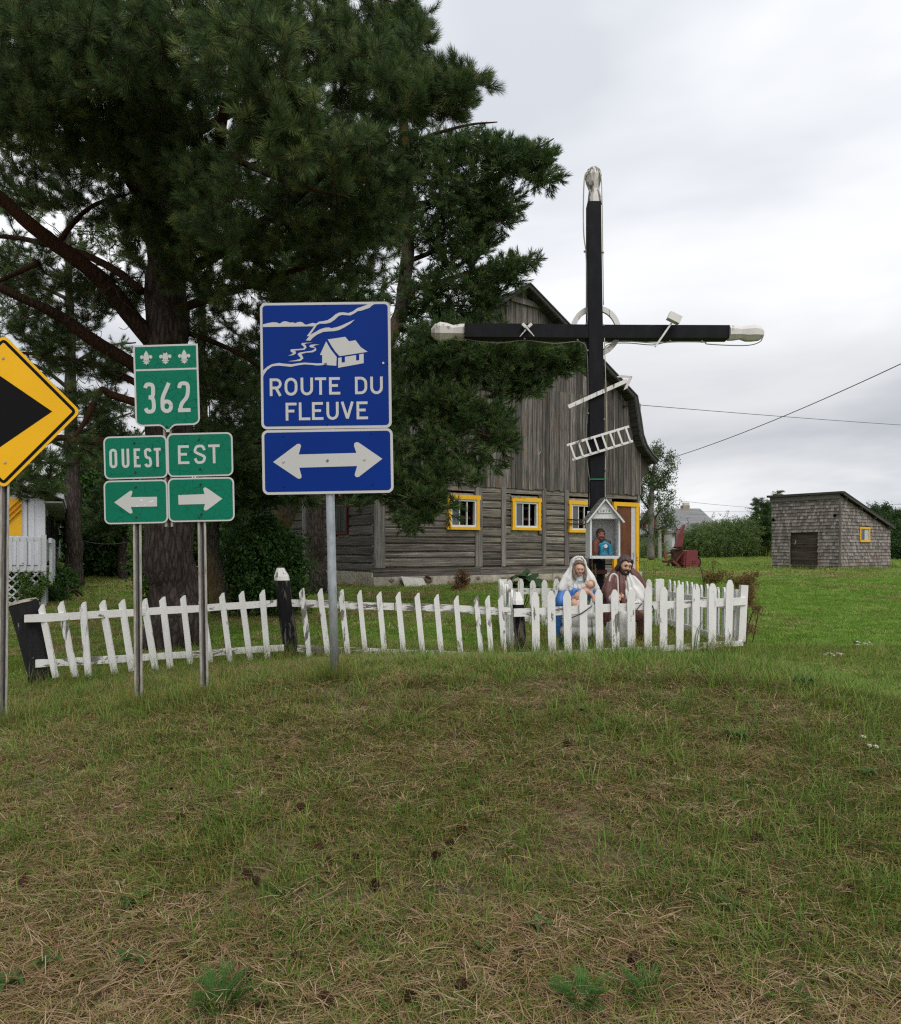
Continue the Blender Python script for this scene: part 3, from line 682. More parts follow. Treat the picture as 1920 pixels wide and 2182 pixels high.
def shingles(nm, L, top, hole, mk):
    V = []; Fc = []; T_ = []; z = .08; row = 0; ex = .152
    while z < max(top(0), top(L)):
        x = -rn.uniform(0, .1)
        while x < L:
            wd = rn.uniform(.07, .15); a, b = max(0, x), min(L, x + wd - .006); x += wd
            if b - a < .02: continue
            zt = min(z + ex + .03, top((a + b) / 2)); zb = z + rn.uniform(-.008, .008)
            if zt - zb < .03: continue
            if hole and any(h[0] < (a + b) / 2 < h[1] and h[2] < z + .07 < h[3] for h in hole): continue
            d = .04 + rn.uniform(0, .014); bq = len(V)
            for (q, o_) in ((a, 0), (b, 0)):
                V += [mk(q, zb, d), mk(q, zt, .004), mk(q, zb, -.03)]
            Fc += [(bq, bq + 1, bq + 4, bq + 3), (bq, bq + 3, bq + 5, bq + 2), (bq, bq + 2, bq + 1), (bq + 3, bq + 4, bq + 5)]; T_ += [rn.random() ** 1.2] * 6
        z += ex
    me = mkmesh(nm, V, Fc, M_shv); at = me.attributes.new('tone', 'FLOAT', 'POINT'); at.data.foreach_set('value', T_)
    o = bpy.data.objects.new(nm, me); link(o, shed); tag(o, kind='stuff'); return o
ftop = lambda q: HT - .12
stop_ = lambda q: HT - .05 + (HL - HT) * q / LS
door_h = (LF * .40, LF * .81, 0, 1.75)
win_h = (LS * .40, LS * .58, 1.05, 1.75)
# calibrate door & window from photo columns
def on_front(px):   # distance along the front for a photo column
    k = (px - CX) / F; return (shed_c.x - k * shed_c.y) / (k * dF.y - dF.x)
def on_side(px):
    k = (px - CX) / F; return (shed_c.x - k * shed_c.y) / (k * dS.y - dS.x)
d0, d1 = on_front(1744), on_front(1684); Yd = shed_c.y + dF.y * (d0 + d1) / 2
dz = EZ + (HY - 1131) / F * Yd - .66; door_h = (min(d0, d1), max(d0, d1), -.1, dz)
s0_, s1_ = on_side(1830), on_side(1851); Yw = shed_c.y + dS.y * (s0_ + s1_) / 2
win_h = (s0_, s1_, EZ + (HY - 1155) / F * Yw - .66, EZ + (HY - 1123) / F * Yw - .66)
shingles('front_shingles', LF, ftop, [door_h], lambda q, z, d: (-d, q, z))
shingles('side_shingles', LS, stop_, [win_h], lambda q, z, d: (q, -d, z))
mb = MB(); mb.prism([(0.04, .0), (LS - .02, .0), (LS - .02, HL - .1), (.04, HT - .12)], (0, 0.05, 0), (1, 0, 0), (0, 0, 1), (0, .05, 0))
mb.prism([(.05, 0), (LS - .02, 0), (LS - .02, HL - .1), (.05, HT - .12)], (0, LF - .05, 0), (1, 0, 0), (0, 0, 1), (0, .05, 0)); mb.box((LS - .06, .06, 0), (LS - .01, LF - .06, HL - .12)); 
mb.box((.0, .06, 0), (.05, door_h[0], HT - .14)); mb.box((.0, door_h[1], 0), (.05, LF - .06, HT - .14)); mb.box((.0, door_h[0], door_h[3]), (.05, door_h[1], HT - .14)); mb.obj('wall', M_post, shed, world=False)
# backs of shingle courses
mb = MB(); mb.prism([(0, HT + .02), (0, HT + .10), (LS + .10, HL + .09), (LS + .10, HL + .02)], (-.0, -.22, 0), (1, 0, 0), (0, 0, 1), (0, LF + .4, 0)); mb.box((-.16, -.2, HT + .0), (-.002, LF + .18, HT + .10)); shroof = mb.obj('roof', M_roof, shed, world=False)
mb = MB(); mb.box((-.09, -.04, HT - .22), (-.045, LF + .05, HT)); mb.obj('fascia', wood('fascia_board', (.05, .045, .04), (.12, .11, .10), (.2, .19, .18), 1), shed, world=False)
mb = MB(); mb.beam((.0, -.20, HT - .0), (LS + .08, -.20, HL - .0), .04, .13); mb.obj('rake_board', wood('rake_board', (.03, .028, .025), (.07, .065, .06), (.13, .12, .11), 0), shed, world=False)
for k in range(4):
    x = .3 + k * 1.4; z = HT + (HL - HT) * x / LS - .04; mb = MB(); mb.box((x, -.19, z - .1), (x + .08, .04, z)); mb.obj('purlin', M_roof, shed, world=False)
mb = MB(); mb.beam((.02, -.035, 0.05), (.02, -.035, HT - .1), .03, .05, (0, 1, 0)); mb.box((-.05, -.045, .05), (.0, -.002, HT - .2)); mb.obj('corner_board', M_post, shed, world=False)
n = 12; M_shdoor = wood('shed_door_board', (.02, .016, .013), (.06, .048, .04), (.13, .105, .085), 1, None, 24, .5, .2)
dr = MB(); dr.box((.08, door_h[0], .02), (.1, door_h[1], dz)); drr = dr.obj('door', M_shdoor, shed, world=False)
for k in range(n):
    bb = MB(); z = .03 + k * (dz - .05) / n; bb.box((.05 + rn.uniform(0, .01), door_h[0] + .06, z), (.079, door_h[1] - .02, z + (dz - .05) / n - .012)); bb.obj('board', M_shdoor, drr, world=False)
mb = MB(); mb.box((-.03, door_h[0], dz), (.04, door_h[1], dz + .04)); mb.box((-.035, door_h[0] - .06, 0), (.04, door_h[0], dz + .04)); mb.box((-.035, door_h[1], 0), (.05, door_h[1] + .09, dz + .04)); mb.box((-.1, door_h[0], 0.0), (.1, door_h[1] + .05, .05)); mb.obj('door_frame', M_post, shed, world=False)
mb = MB(); yy = lerp(door_h[0], door_h[1], .85); mb.beam((.04, yy, dz * .66), (.04, yy - .06, dz * .76), .01, .05, (1, 0, 0)); mb.obj('latch', M_windowwhite, shed, world=False)
a, b, c_, d_ = win_h; t_ = .09; mb = MB(); mb.box((a - .02, -.075, d_ - t_), (b + .02, -.035, d_)); mb.box((a, -.07, c_ + t_), (a + t_, -.035, d_ - t_)); mb.box((b - t_, -.07, c_ + t_), (b, -.035, d_ - t_)); mb.box((a, -.08, c_), (b, -.035, c_ + t_)); wo = mb.obj('window', M_yellow, shed, world=False)
mb = MB(); mb.box((a + t_, -.02, c_ + t_), (b - t_, -.01, d_ - t_)); mb.obj('pane', M_glass, wo, world=False)
mb = MB(); mb.box((lerp(a, b, .5), -.035, c_ + t_), (b - t_, -.025, d_ - t_)); mb.obj('curtain', plain('pale_blue_panel', (.42, .47, .48), .6), wo, world=False)
for yy, zz in ((.18, HT - .95), (LF - .1, HT - 1.05)):
    mb = MB(); mb.add(*pebble((-.05, yy, zz), .09, (.4, 1, 1), 1)); mb.obj('vent_hole', M_dark, shed, world=False)

# ---------------- white house at the left edge
def PY(px, Y, z): return Vector(((px - CX) / F * Y, Y, z))
hN = Vector((-8.66, 16.0, .62)); hF = Vector((-16.6, 32.0, .62)); hd = (hF - hN); hd.z = 0; Lh = hd.length; hd.normalize(); hp = Vector((-hd.y, hd.x, 0)) * 1.0     # hp: to the left-back? ensure it points left/front
if hp.x > 0: hp = -hp
house = thing('white_house', 'white ribbed mobile home with yellow door panel and deep eave', 'house', hN, math.atan2(hd.y, hd.x))
# local: x = back along the side, y = across (left positive?)
sg = 1 if (Matrix.Rotation(-math.atan2(hd.y, hd.x), 3, 'Z') @ hp).y > 0 else -1
M_hwhite = plain('white_siding', (.62, .63, .66), .5, .3, .05, 3); M_hshade = plain('white_siding_shaded', (.52, .53, .54), .5, .3, .08, 3)  # second one is the same siding dimmed, shade of the side wall in its colour
W_ = 4.2; ze0, ze1 = .66, 2.17
def yb(a, b): return (min(sg * a, sg * b), max(sg * a, sg * b))
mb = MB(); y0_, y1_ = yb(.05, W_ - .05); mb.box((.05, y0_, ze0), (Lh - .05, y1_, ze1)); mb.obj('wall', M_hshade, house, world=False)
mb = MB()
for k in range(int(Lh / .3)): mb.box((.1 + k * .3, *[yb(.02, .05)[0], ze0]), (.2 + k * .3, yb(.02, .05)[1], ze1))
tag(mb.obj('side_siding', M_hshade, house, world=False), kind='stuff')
k = 0
while k * .2 < W_ - .2:
    bb = MB(); y0_, y1_ = yb(.12 + k * .2, .12 + k * .2 + .17); bb.box((.0, y0_, ze0), (.05, y1_, ze1)); 
    y2_, y3_ = yb(.18 + k * .2, .18 + k * .2 + .05); bb.box((-.015, y2_, ze0), (.0, y3_, ze1)); bb.obj('panel', M_hwhite, house, world=False); k += 1
mb = MB(); y0_, y1_ = yb(-.02, .14); mb.box((-.04, y0_, ze0), (.06, y1_, ze1)); mb.obj('corner_post', M_hwhite, house, world=False)
mb = MB(); y0_, y1_ = yb(.41, .95); mb.box((-.05, y0_, 1.27), (-.005, y1_, 2.06)); dd = mb.obj('door_panel', M_yellow, house, world=False)
for k in range(9):
    bb = MB(); ya = .75 + .0; z = 1.25 + k * .12
    bb.beam((-.06, sg * .42, z + .35), (-.06, sg * .94, z - .22 + .0), .012, .11, (1, 0, 0)) if z + .35 < 2.04 + .06 and z - .22 > 1.22 else None
    if bb.V: bb.obj('slat', M_yellow, dd, world=False)
M_eave = plain('soffit', (.22, .23, .20), .7, .2, .1); M_hroof = plain('pale_roof_metal', (.48, .48, .50), .5, .3, .15, 2)
rise = .80; ov = .38
mb = MB(); pr = [(-ov * 1.0, ze1 - .12), (W_ / 2, ze1 + rise), (W_ + .6, ze1 - .1), (W_ + .6, ze1 + .0), (W_ / 2, ze1 + rise + .1), (-ov, ze1 - .02)]
mb.prism([(sg * a, b) for a, b in pr], (-.45, 0, 0), (0, 1, 0), (0, 0, 1), (Lh + .9, 0, 0)); mb.obj('roof', M_hroof, house, world=False)
mb = MB(); mb.prism([(sg * .0, ze1 - .14), (sg * W_, ze1 - .14), (sg * W_ / 2, ze1 + rise - .02)], (.0, 0, 0), (0, 1, 0), (0, 0, 1), (-.03, 0, 0)); mb.obj('gable', M_hwhite, house, world=False)
mb = MB(); y0_, y1_ = yb(-ov + .02, .0); mb.box((-.4, y0_, ze1 - .20), (Lh + .4, y1_, ze1 - .17)); mb.obj('soffit', M_eave, house, world=False)
M_frame_dark = plain('dark_window_frame', (.03, .03, .028), .5)
for k, (a, wv, z0_, z1_) in enumerate(((1.8, .35, 1.5, 2.3), (3.1, .8, 1.45, 2.45), (5.0, .95, .75, 2.5), (8.0, .5, 1.3, 2.2), (9.6, .5, 1.3, 2.2), (11.5, .8, 1.3, 2.2))):
    z0_, z1_ = (z0_ - .66) * .68 + .66, (z1_ - .66) * .68 + .66
    bb = MB(); y0_, y1_ = yb(-.03, .02); bb.box((a, y0_, z0_), (a + wv, y1_, z1_)); q = bb.obj('window' if k != 2 else 'door', M_frame_dark, house, world=False)
    bb = MB(); y0_, y1_ = yb(-.04, -.031); bb.box((a + .06, y0_, z0_ + .06), (a + wv - .06, y1_, z1_ - .06)); bb.obj('pane', M_glass, q, world=False)
mb = MB(); y0_, y1_ = yb(.1, W_ - .1); mb.box((.1, y0_, -.2), (Lh - .1, y1_, .66)); mb.obj('skirting', plain('dark_skirting', (.05, .045, .04), .9), house, world=False)
# porch in front of the house (square to the view)
pl, prr = (-13.2, 14.0), ((97 - 960) / F * 14.0, 14.0)
porch = thing('porch', 'white porch with spindle railing and criss-cross lattice skirt', 'porch', (prr[0], 14.0, .62), math.atan2(hd.y, hd.x) - math.pi / 2)
zr = EZ + (HY - 1143) / F * 14 - .62; zd = EZ + (HY - 1212) / F * 14 - .62     # rail top, deck
mb = MB(); mb.box((-4.6, .06, zd - .05), (-.0, 2.2, zd + .02)); mb.obj('deck', plain('grey_deck', (.25, .25, .24), .8), porch, world=False)
for a, b in (((-4.6, -.02, zr - .1), (0, .05, zr)),): mb = MB(); mb.box(a, b); mb.obj('handrail', M_hwhite, porch, world=False)
mb = MB(); mb.box((-4.6, -.04, zd - .05), (0, .06, zd + .04)); mb.obj('rim_board', M_hwhite, porch, world=False)
k = 0; x = -.1
while x > -4.5:
    bb = MB(); bb.box((x - .022, -.06, zd - .03), (x + .022, -.022, zr - .02)); bb.obj('baluster', M_hwhite, porch, world=False); x -= .115
for x in (-.03, -1.6, -3.2):
    bb = MB(); bb.box((x - .045, -.03, -.3), (x + .045, .07, zr + .03)); bb.obj('post', M_hwhite, porch, world=False)
# right return of the railing, seen nearly edge-on
mb = MB(); mb.box((.05, .0, zr - .12), (.1, 2.2, zr - .03)); mb.box((.05, 0, zd - .3), (.1, 2.2, zd - .1)); mb.obj('handrail', M_hwhite, porch, world=False)
for k in range(9):
    bb = MB(); bb.box((.06, .1 + k * .24, zd - .2), (.11, .27 + k * .24, zr - .05)); bb.obj('picket', M_hwhite, porch, world=False)
mb = MB(); mb.box((.0, .02, -.25), (.02, 2.2, zd - .1)); mb.obj('skirt_panel', plain('grey_skirt', (.28, .28, .27), .8), porch, world=False)
mb = MB(); h0, h1 = -.3, zd - .05; H_ = h1 - h0; x = -4.6 - H_
while x < .0:
    for s_, yy in ((1, -.02), (-1, -.01)):
        a = [x, h0] if s_ == 1 else [x, h1]; b = [x + H_, h1] if s_ == 1 else [x + H_, h0]
        # clip to the panel
        def clip(a, b):
            (x0, z0), (x1, z1) = a, b
            if x0 < -4.6: t = (-4.6 - x0) / (x1 - x0); x0, z0 = -4.6, z0 + (z1 - z0) * t
            if x1 > -.04: t = (-.04 - x0) / (x1 - x0); x1, z1 = -.04, z0 + (z1 - z0) * t
            return (x0, z0), (x1, z1)
        (x0, z0), (x1, z1) = clip(a, b)
        if x1 - x0 > .05: mb.beam((x0, yy, z0), (x1, yy, z1), .008, .04, (0, 1, 0)) if False else mb.prism([(x0 - .022, z0), (x0 + .022, z0), (x1 + .022, z1), (x1 - .022, z1)], (0, yy, 0), (1, 0, 0), (0, 0, 1), (0, .008, 0))
    x += .155
tag(mb.obj('lattice', M_hwhite, porch, world=False), kind='stuff')
mb = MB(); mb.box((-4.6, .5, -.3), (-.05, .55, zd - .1)); mb.obj('dark_backing', M_dark, porch, world=False)  # black sheet put in for the shade under the deck
# ---------------- wayside cross
YC = 9.07; cz = gz(1.7, YC)
cross = thing('wayside_cross', 'tall black wooden wayside cross with white carved ends and tool emblems', 'cross', (P(1274, 1300, YC).x, YC, cz))
def strip_pts(pts, Y): return [P(a, b, Y) for a, b in pts]
# shaft (slight taper, chamfered corner), its left side shows
mb = MB(); D = .20
L_ = [(1255, 428), (1254.5, 650), (1256.5, 830), (1259, 1010), (1261, 1300)]; R_ = [(1281, 428), (1284, 650), (1287.5, 830), (1288.8, 1010), (1290, 1300)]
def shaft(ls, rs, m=0):
    V = []
    for l, r in zip(ls, rs):
        a = P(*l, YC); b = P(*r, YC); V += [a, b, b + Vector((0, D, 0)), a + Vector((-.0, D, 0)), a + Vector((-.012, .03, 0))]
    n = len(ls); Fc = []
    for i in range(n - 1):
        q = i * 5; Fc += [(q, q + 5, q + 6, q + 1), (q + 1, q + 6, q + 7, q + 2), (q + 2, q + 7, q + 8, q + 3), (q + 3, q + 8, q + 9, q + 4), (q + 4, q + 9, q + 5, q)]
    Fc += [(0, 1, 2, 3, 4), tuple(range(n * 5 - 1, n * 5 - 6, -1))]
    mb.add(V, Fc)
shaft(L_, R_); V = mb.V
for i in range(20, 25): pass
sh_ = mb.obj('shaft', M_blackc, cross)
def knob(axis_pts, widths, dep, nm):
    """carved end: square section with varying size, corners cut"""
    mb = MB(); pts = [P(a, b, YC + D / 2) for a, b in axis_pts]
    V = []; d = (pts[-1] - pts[0]).normalized(); u = Vector((0, 1, 0)); r = d.cross(u).normalized()
    n = 8
    for p, wd in zip(pts, widths):
        h = wd / F * (YC + D / 2) / 2
        for k in range(n):
            t = math.pi / 4 * k + math.pi / 8; V.append(p + r * h * math.cos(t) * 1.08 + u * h * dep * math.sin(t) * 1.08)
    Fc = [(i * n + k, i * n + (k + 1) % n, (i + 1) * n + (k + 1) % n, (i + 1) * n + k) for i in range(len(pts) - 1) for k in range(n)] + [tuple(range(n - 1, -1, -1)), tuple(range((len(pts) - 1) * n, len(pts) * n))]
    mb.add(V, Fc); bm = bmesh.new(); o = mb.obj(nm, M_capw, cross); return o
knob([(1267, 436), (1267, 421), (1266, 405), (1264.5, 390), (1264, 376), (1264.5, 363), (1265, 358)], [30, 27, 21, 29, 34, 26, 16], 1.0, 'carved_end')
# crossbar
mb = MB(); yb0 = YC - .04
a = P(990, 703, yb0); b = P(1556, 705.5, yb0 + .10); hgt = 27.5 / F * YC
def cb(px0, px1, py0, py1, y0, y1):
    pass
V = []
for px, pt, pb, dy in ((990, 688.5, 717, 0), (1120, 689.5, 718, .02), (1268, 691.5, 719.5, .05), (1420, 692, 719.5, .075), (1556, 692.5, 719.5, .10)):
    y = yb0 + dy
    p, q = P(px, pt, y), P(px, pb, y); V += [p, q, q + Vector((0, .19, 0)), p + Vector((0, .19, 0))]
Fc = []
for i in range(4):
    q = i * 4; Fc += [(q, q + 1, q + 5, q + 4), (q + 1, q + 2, q + 6, q + 5), (q + 2, q + 3, q + 7, q + 6), (q + 3, q, q + 4, q + 7)]
Fc += [(0, 3, 2, 1), (16, 17, 18, 19)]
mb = MB(); mb.add(V, Fc); mb.obj('crossbar', peeled('black_crossbar_paint', (.009, .0095, .012), (.05, .045, .04), .345, 0, .6, (.035, .035, .04)), cross)
knob([(994, 708), (980, 708), (966, 708), (952, 707), (938, 707), (927, 707), (919, 708)], [33, 32, 27, 34, 38, 30, 14], 1.0, 'carved_end')
knob([(1552, 710), (1564, 710), (1577, 710), (1590, 711), (1604, 710), (1618, 711), (1625, 712)], [30, 29, 25, 31, 33, 28, 18], 1.0, 'carved_end')
# ring behind the crossing
def arc(c0, c1, nm):
    mb = MB(); c = P(1269, 705, YC + .13); ro, ri = .308, .245; n = 14; V = []
    for i in range(n + 1):
        t = math.radians(lerp(c0, c1, i / n))
        for rr in (ri, ro):
            for dy in (-.02, .02): V.append(c + Vector((rr * math.cos(t), dy, rr * math.sin(t))))
    Fc = []
    for i in range(n):
        q = i * 4; Fc += [(q, q + 2, q + 6, q + 4), (q + 1, q + 5, q + 7, q + 3), (q + 2, q + 3, q + 7, q + 6), (q, q + 4, q + 5, q + 1)]
    Fc += [(0, 1, 3, 2), (n * 4, n * 4 + 2, n * 4 + 3, n * 4 + 1)]
    mb.add(V, Fc); mb.obj(nm, M_whitew, cross)
arc(4, 92, 'ring_piece'); arc(88.5, 176, 'ring_piece'); arc(-88, -8, 'ring_piece')
# crossed pincers on the left arm
pin = MB(); c = P(1123, 699, YC - .07)
for s_ in (-1, 1):
    pin.beam(c + Vector((s_ * .055, 0, .05)), c + Vector((s_ * .015, 0, .012)), .034, .03, (0, 1, 0)); pin.beam(c + Vector((s_ * .012, s_ * .008, .01)), c + Vector((-s_ * .085, s_ * .008, -.10)), .022, .02, (0, 1, 0), taper=.3)
pin.obj('pincers', M_whitew, cross)
# hammer
mb = MB(); mb.beam(P(1434, 684, YC - .075), P(1396, 739, YC - .075), .020, .02, (0, 1, 0)); ho = mb.obj('hammer', M_whitew, cross)
mb = MB(); a = P(1424.5, 672, YC - .09); b = P(1449, 684, YC - .09); mb.beam(a, b, .09, .09, (0, 1, 0)); mb.obj('hammer_head', M_whitew, ho)
# spear
mb = MB(); y = YC - .03; mb.beam(P(1211, 867, y), P(1336, 811, y), .047, .02, (0, 1, 0)); sp = mb.obj('spear', M_whitew, cross)
M_pinkw = peeled('pinkish_white_paint', (.68, .60, .60), (.45, .25, .22), .42)
mb = MB()
for q in (((1345, 804), (1316, 804), (1315, 802), (1323, 799), (1347, 801.5)), ((1348, 801), (1347, 806), (1337, 827), (1329, 831), (1340, 806))):
    c = q; pts_ = [P(a, b, y - .014) for a, b in c]; O = pts_[0]; mb.prism([((p - O).x, (p - O).z) for p in pts_], O, (1, 0, 0), (0, 0, 1), (0, .015, 0))
mb.obj('spear_head', M_pinkw, sp)
# ladder
y = YC - .035; mb = MB(); mb.beam(P(1208, 949, y), P(1340, 909, y), .028, .03, (0, 1, 0)); lad = mb.obj('ladder', M_whitew, cross)
tag(lad, 'small slanted ladder'); mb = MB(); mb.beam(P(1219.5, 980, y), P(1348, 940, y), .028, .03, (0, 1, 0)); mb.obj('ladder_rail', M_whitew, lad)
for k in range(8):
    t = k / 7; p = P(lerp(1215, 1333, t), lerp(946, 911, t), y - .02); q = P(lerp(1226, 1343.5, t), lerp(978, 941, t), y - .02); mb = MB(); mb.beam(p, q, .022, .012, (0, 1, 0)); mb.obj('rung', M_whitew, lad)
# light-rope cables tied along the arms and the shaft
M_cable = plain('grey_cable', (.19, .19, .17), .6, .3, .2); M_rope = plain('yellowed_tube', (.42, .40, .28), .5, .4, .15)
def cable(pts, y, nm='cable', mat=M_cable, r=.0065, par=cross):
    mb = MB(); mb.tube(smooth_path([P(a, b, y) for a, b in pts], 4), r, 5); return mb.obj(nm, mat, par, True)
cable([(975, 716), (1000, 724), (1060, 731), (1117, 725), (1180, 732), (1225, 728), (1243, 732), (1250, 745), (1253, 790), (1253, 860), (1249, 930), (1252, 990), (1257, 1030), (1256, 1080)], YC + .03)
cable([(1286, 745), (1300, 733), (1340, 731), (1390, 735), (1425, 729), (1500, 729), (1506, 733), (1560, 736), (1600, 735), (1622, 726), (1624, 712)], YC + .03)
cable([(1290, 731), (1330, 727), (1400, 731), (1430, 727)], YC + .06)
cable([(1256, 364), (1247, 372), (1244, 400), (1243, 450), (1244, 500), (1248, 530)], YC + .02, 'cable', M_rope, .008)
cable([(1276, 364), (1281, 380), (1283, 430), (1284, 500), (1285, 570), (1286, 650)], YC + .02, 'cable', M_rope, .006)
cable([(1248, 530), (1250, 580), (1250, 640), (1252, 688)], YC - .01)
cable([(1288, 720), (1291, 830), (1293, 920), (1291, 960), (1289, 1020), (1290, 1080)], YC + .02, 'cable', M_rope, .006)
M_gtwine = plain('green_twine', (.02, .24, .11), .6)
a, b = P(1257, 1021, YC - .008), P(1290, 1021, YC - .008); mb = MB(); mb.beam(a, b, .012, .012, (0, 1, 0)); mb.beam(b, b + Vector((.02, 0, .012)), .006, .006); mb.obj('twine', M_gtwine, cross)
mb = MB()
for q in ((1246, 536), (1285, 538), (1250, 690), (1286, 693), (1118, 722), (1231, 725), (1253, 881), (1288, 894), (1290, 1001), (1428, 727), (1496, 728), (1252, 747)):
    mb.add(*pebble(P(*q, YC + .0), .016, (1, 1, 1), 1, .2))
tag(mb.obj('fastenings', M_cable, cross), kind='stuff')
mb = MB(); mb.box((0, 0, 0), (0, 0, 0)) if False else None
M_maroon = plain('maroon_glossy_paint', (.095, .022, .02), .35, .5, .2)
a, b = P(1258, 1220, YC - .03), P(1293, 1220, YC - .03); mb = MB(); mb.box((a.x, YC - .05, P(0, 1223, YC).z), (b.x, YC + D + .02, P(0, 1214, YC).z)); mb.obj('base_band', M_maroon, cross)

# ---------------- shrine box fixed on the cross
YB = 8.72; s_px = F / YB
x0, x1 = P(1258, 0, YB).x, P(1321, 0, YB).x; zf, ze, za_ = P(0, 1184, YB).z, P(0, 1105, YB).z, P(0, 1064, YB).z; ydep = YC - .055
xm = (x0 + x1) / 2 - .003
shr = thing('shrine_box', 'small white gabled wooden shrine box with year plaque, fixed on the black cross', 'shrine', (xm, YB, zf - .03))
M_sw = peeled('shrine_white', (.66, .68, .67), (.32, .33, .31), .38, 2); M_swi = peeled('shrine_inside', (.68, .70, .70), (.32, .34, .32), .36, 2)
t_ = .018
def sb(a, b, nm, mat=M_sw): mb = MB(); mb.box(a, b); return mb.obj(nm, mat, shr)
sb((x0 - .002, YB + .02, zf), (x0 + t_, ydep - .001, ze), 'side_wall', M_swi); sb((x1 - t_, YB + .02, zf), (x1, ydep - .001, ze), 'side_wall', M_swi)
sb((x0 + t_, ydep - .02, zf), (x1 - t_, ydep - .002, ze + .1), 'back_wall', M_swi); sb((x0 - .01, YB - .04, zf - .034), (x1 + .012, ydep - .003, zf - .002), 'floor')
sb((x0 - .004, YB, zf), (x0 + .017, YB + .019, ze - .003), 'front_post'); sb((x1 - .015, YB, zf), (x1 + .004, YB + .019, ze - .003), 'front_post')
mb = MB(); mb.prism([(x0 - .0, ze), (x1 + .0, ze), (xm, za_ - .015)], (0, YB, 0), (1, 0, 0), (0, 0, 1), (0, .015, 0)); mb.obj('gable', M_sw, shr)
mb = MB(); mb.box((x0 + t_, YB + .02, ze - .004), (x1 - t_, ydep - .021, ze + .006)); mb.obj('ceiling', M_swi, shr)
ex = .045; slope = (za_ - ze) / ((x1 - x0) / 2)
M_srf = wood('mossy_shingle', (.05, .05, .04), (.13, .13, .11), (.24, .24, .21), 0, None, 30, .6, .15)
for s_ in (-1, 1):
    xe = xm + s_ * ((x1 - x0) / 2 + ex); zz = ze - slope * ex + .012
    mb = MB(); mb.beam((xm, YB - .035, za_), (xe, YB - .035, zz), .018, .026, (0, 1, 0)); mb.obj('barge_board', M_sw, shr)
    for k in range(6):
        a = Vector((lerp(xm, xe, k / 6.0), 0, lerp(za_, zz, k / 6.0) + .016)); b = Vector((lerp(xm, xe, (k + 1.15) / 6.0), 0, lerp(za_, zz, (k + 1.15) / 6.0) + .022))
        mb = MB(); 
        for j in range(5):
            ya, yb_ = lerp(YB - .04, ydep - .01, j / 5) + .002, lerp(YB - .04, ydep - .01, (j + 1) / 5) - .002; jz = R.uniform(0, .004)
            V = [(a.x, ya, a.z + jz), (b.x, ya, b.z + jz), (b.x, yb_, b.z + jz), (a.x, yb_, a.z + jz)]; V += [(x, y, z + .008) for x, y, z in V]
            mb.add(V, [(0, 1, 2, 3), (7, 6, 5, 4), (0, 4, 5, 1), (1, 5, 6, 2), (2, 6, 7, 3), (3, 7, 4, 0)])
        mb.obj('shingle_course', M_srf, shr)
# plaque with the year
pc = Vector((xm + .002, YB - .012, P(0, 1088.5, YB).z)); pw, ph = .165, .048
mb = MB(); mb.box((pc.x - pw / 2, YB - .014, pc.z - ph / 2), (pc.x + pw / 2, YB - .001, pc.z + ph / 2)); plq = mb.obj('plaque', M_sw, shr)
# debris of cones and leaves on the floor
M_litter = plain('dead_leaf', (.15, .07, .035), .9, .1, .5, 20)
mb = MB()
for i in range(14): mb.add(*pebble((R.uniform(x0 + .03, x1 - .03), R.uniform(YB, YB + .05), zf + .004), R.uniform(.008, .018), (1.3, .8, .6), 1, .4, i))
tag(mb.obj('leaf_litter', M_litter), kind='stuff', label='dry leaves and cone bits on the shrine floor')

# ---------------- sculpted figures: blobs merged by remeshing
def xf(o, s=(1, 1, 1), rot=(0, 0, 0), loc=(0, 0, 0)): pass
def sculpt(name, prims, vox, mat, parent, smooth=3, fold=None):
    bm = bmesh.new()
    for q in prims:
        if q[0] == 'e':     # ellipsoid: centre, radii, optional rotation (deg)
            _, c, r = q[:3]; rot = q[3] if len(q) > 3 else (0, 0, 0)
            M = Matrix.Translation(Vector(c)) @ Matrix.Rotation(math.radians(rot[2]), 4, 'Z') @ Matrix.Rotation(math.radians(rot[1]), 4, 'Y') @ Matrix.Rotation(math.radians(rot[0]), 4, 'X') @ Matrix.Diagonal((*r, 1))
            bmesh.ops.create_icosphere(bm, subdivisions=3, radius=1, matrix=M)
        else:               # tapered limb through points with radii
            _, pts, rad = q; b = MB(); sp_ = smooth_path(pts, 4) if len(pts) > 2 else [Vector(pts[0]).lerp(Vector(pts[1]), i / 4) for i in range(5)]
            rr = [float(np.interp(i / (len(sp_) - 1) * (len(rad) - 1), range(len(rad)), rad)) for i in range(len(sp_))]
            b.tube(sp_, rr, 12)
            vs = [bm.verts.new(v) for v in b.V]
            for f in b.F: bm.faces.new([vs[i] for i in f])
            for p, r in ((sp_[0], rr[0]), (sp_[-1], rr[-1])): bmesh.ops.create_icosphere(bm, subdivisions=2, radius=r, matrix=Matrix.Translation(p))
    me = bpy.data.meshes.new(name); bm.to_mesh(me); bm.free()
    o = bpy.data.objects.new(name, me); C.objects.link(o)
    md = o.modifiers.new('r', 'REMESH'); md.mode = 'VOXEL'; md.voxel_size = vox
    md = o.modifiers.new('s', 'SMOOTH'); md.factor = .5; md.iterations = smooth
    dg = bpy.context.evaluated_depsgraph_get(); ev = o.evaluated_get(dg); m2 = bpy.data.meshes.new_from_object(ev)
    o.modifiers.clear(); o.data = m2; m2.name = name; bpy.data.meshes.remove(me)
    if fold:
        for v in m2.vertices:
            n = v.normal; v.co += n * fold(v.co)
    m2.materials.clear(); m2.materials.append(mat); m2.polygons.foreach_set('use_smooth', [True] * len(m2.polygons)); m2.update()
    if parent:
        o.parent = parent
    WL[o.name] = WL[parent.name] if parent else Matrix.Identity(4)
    return o
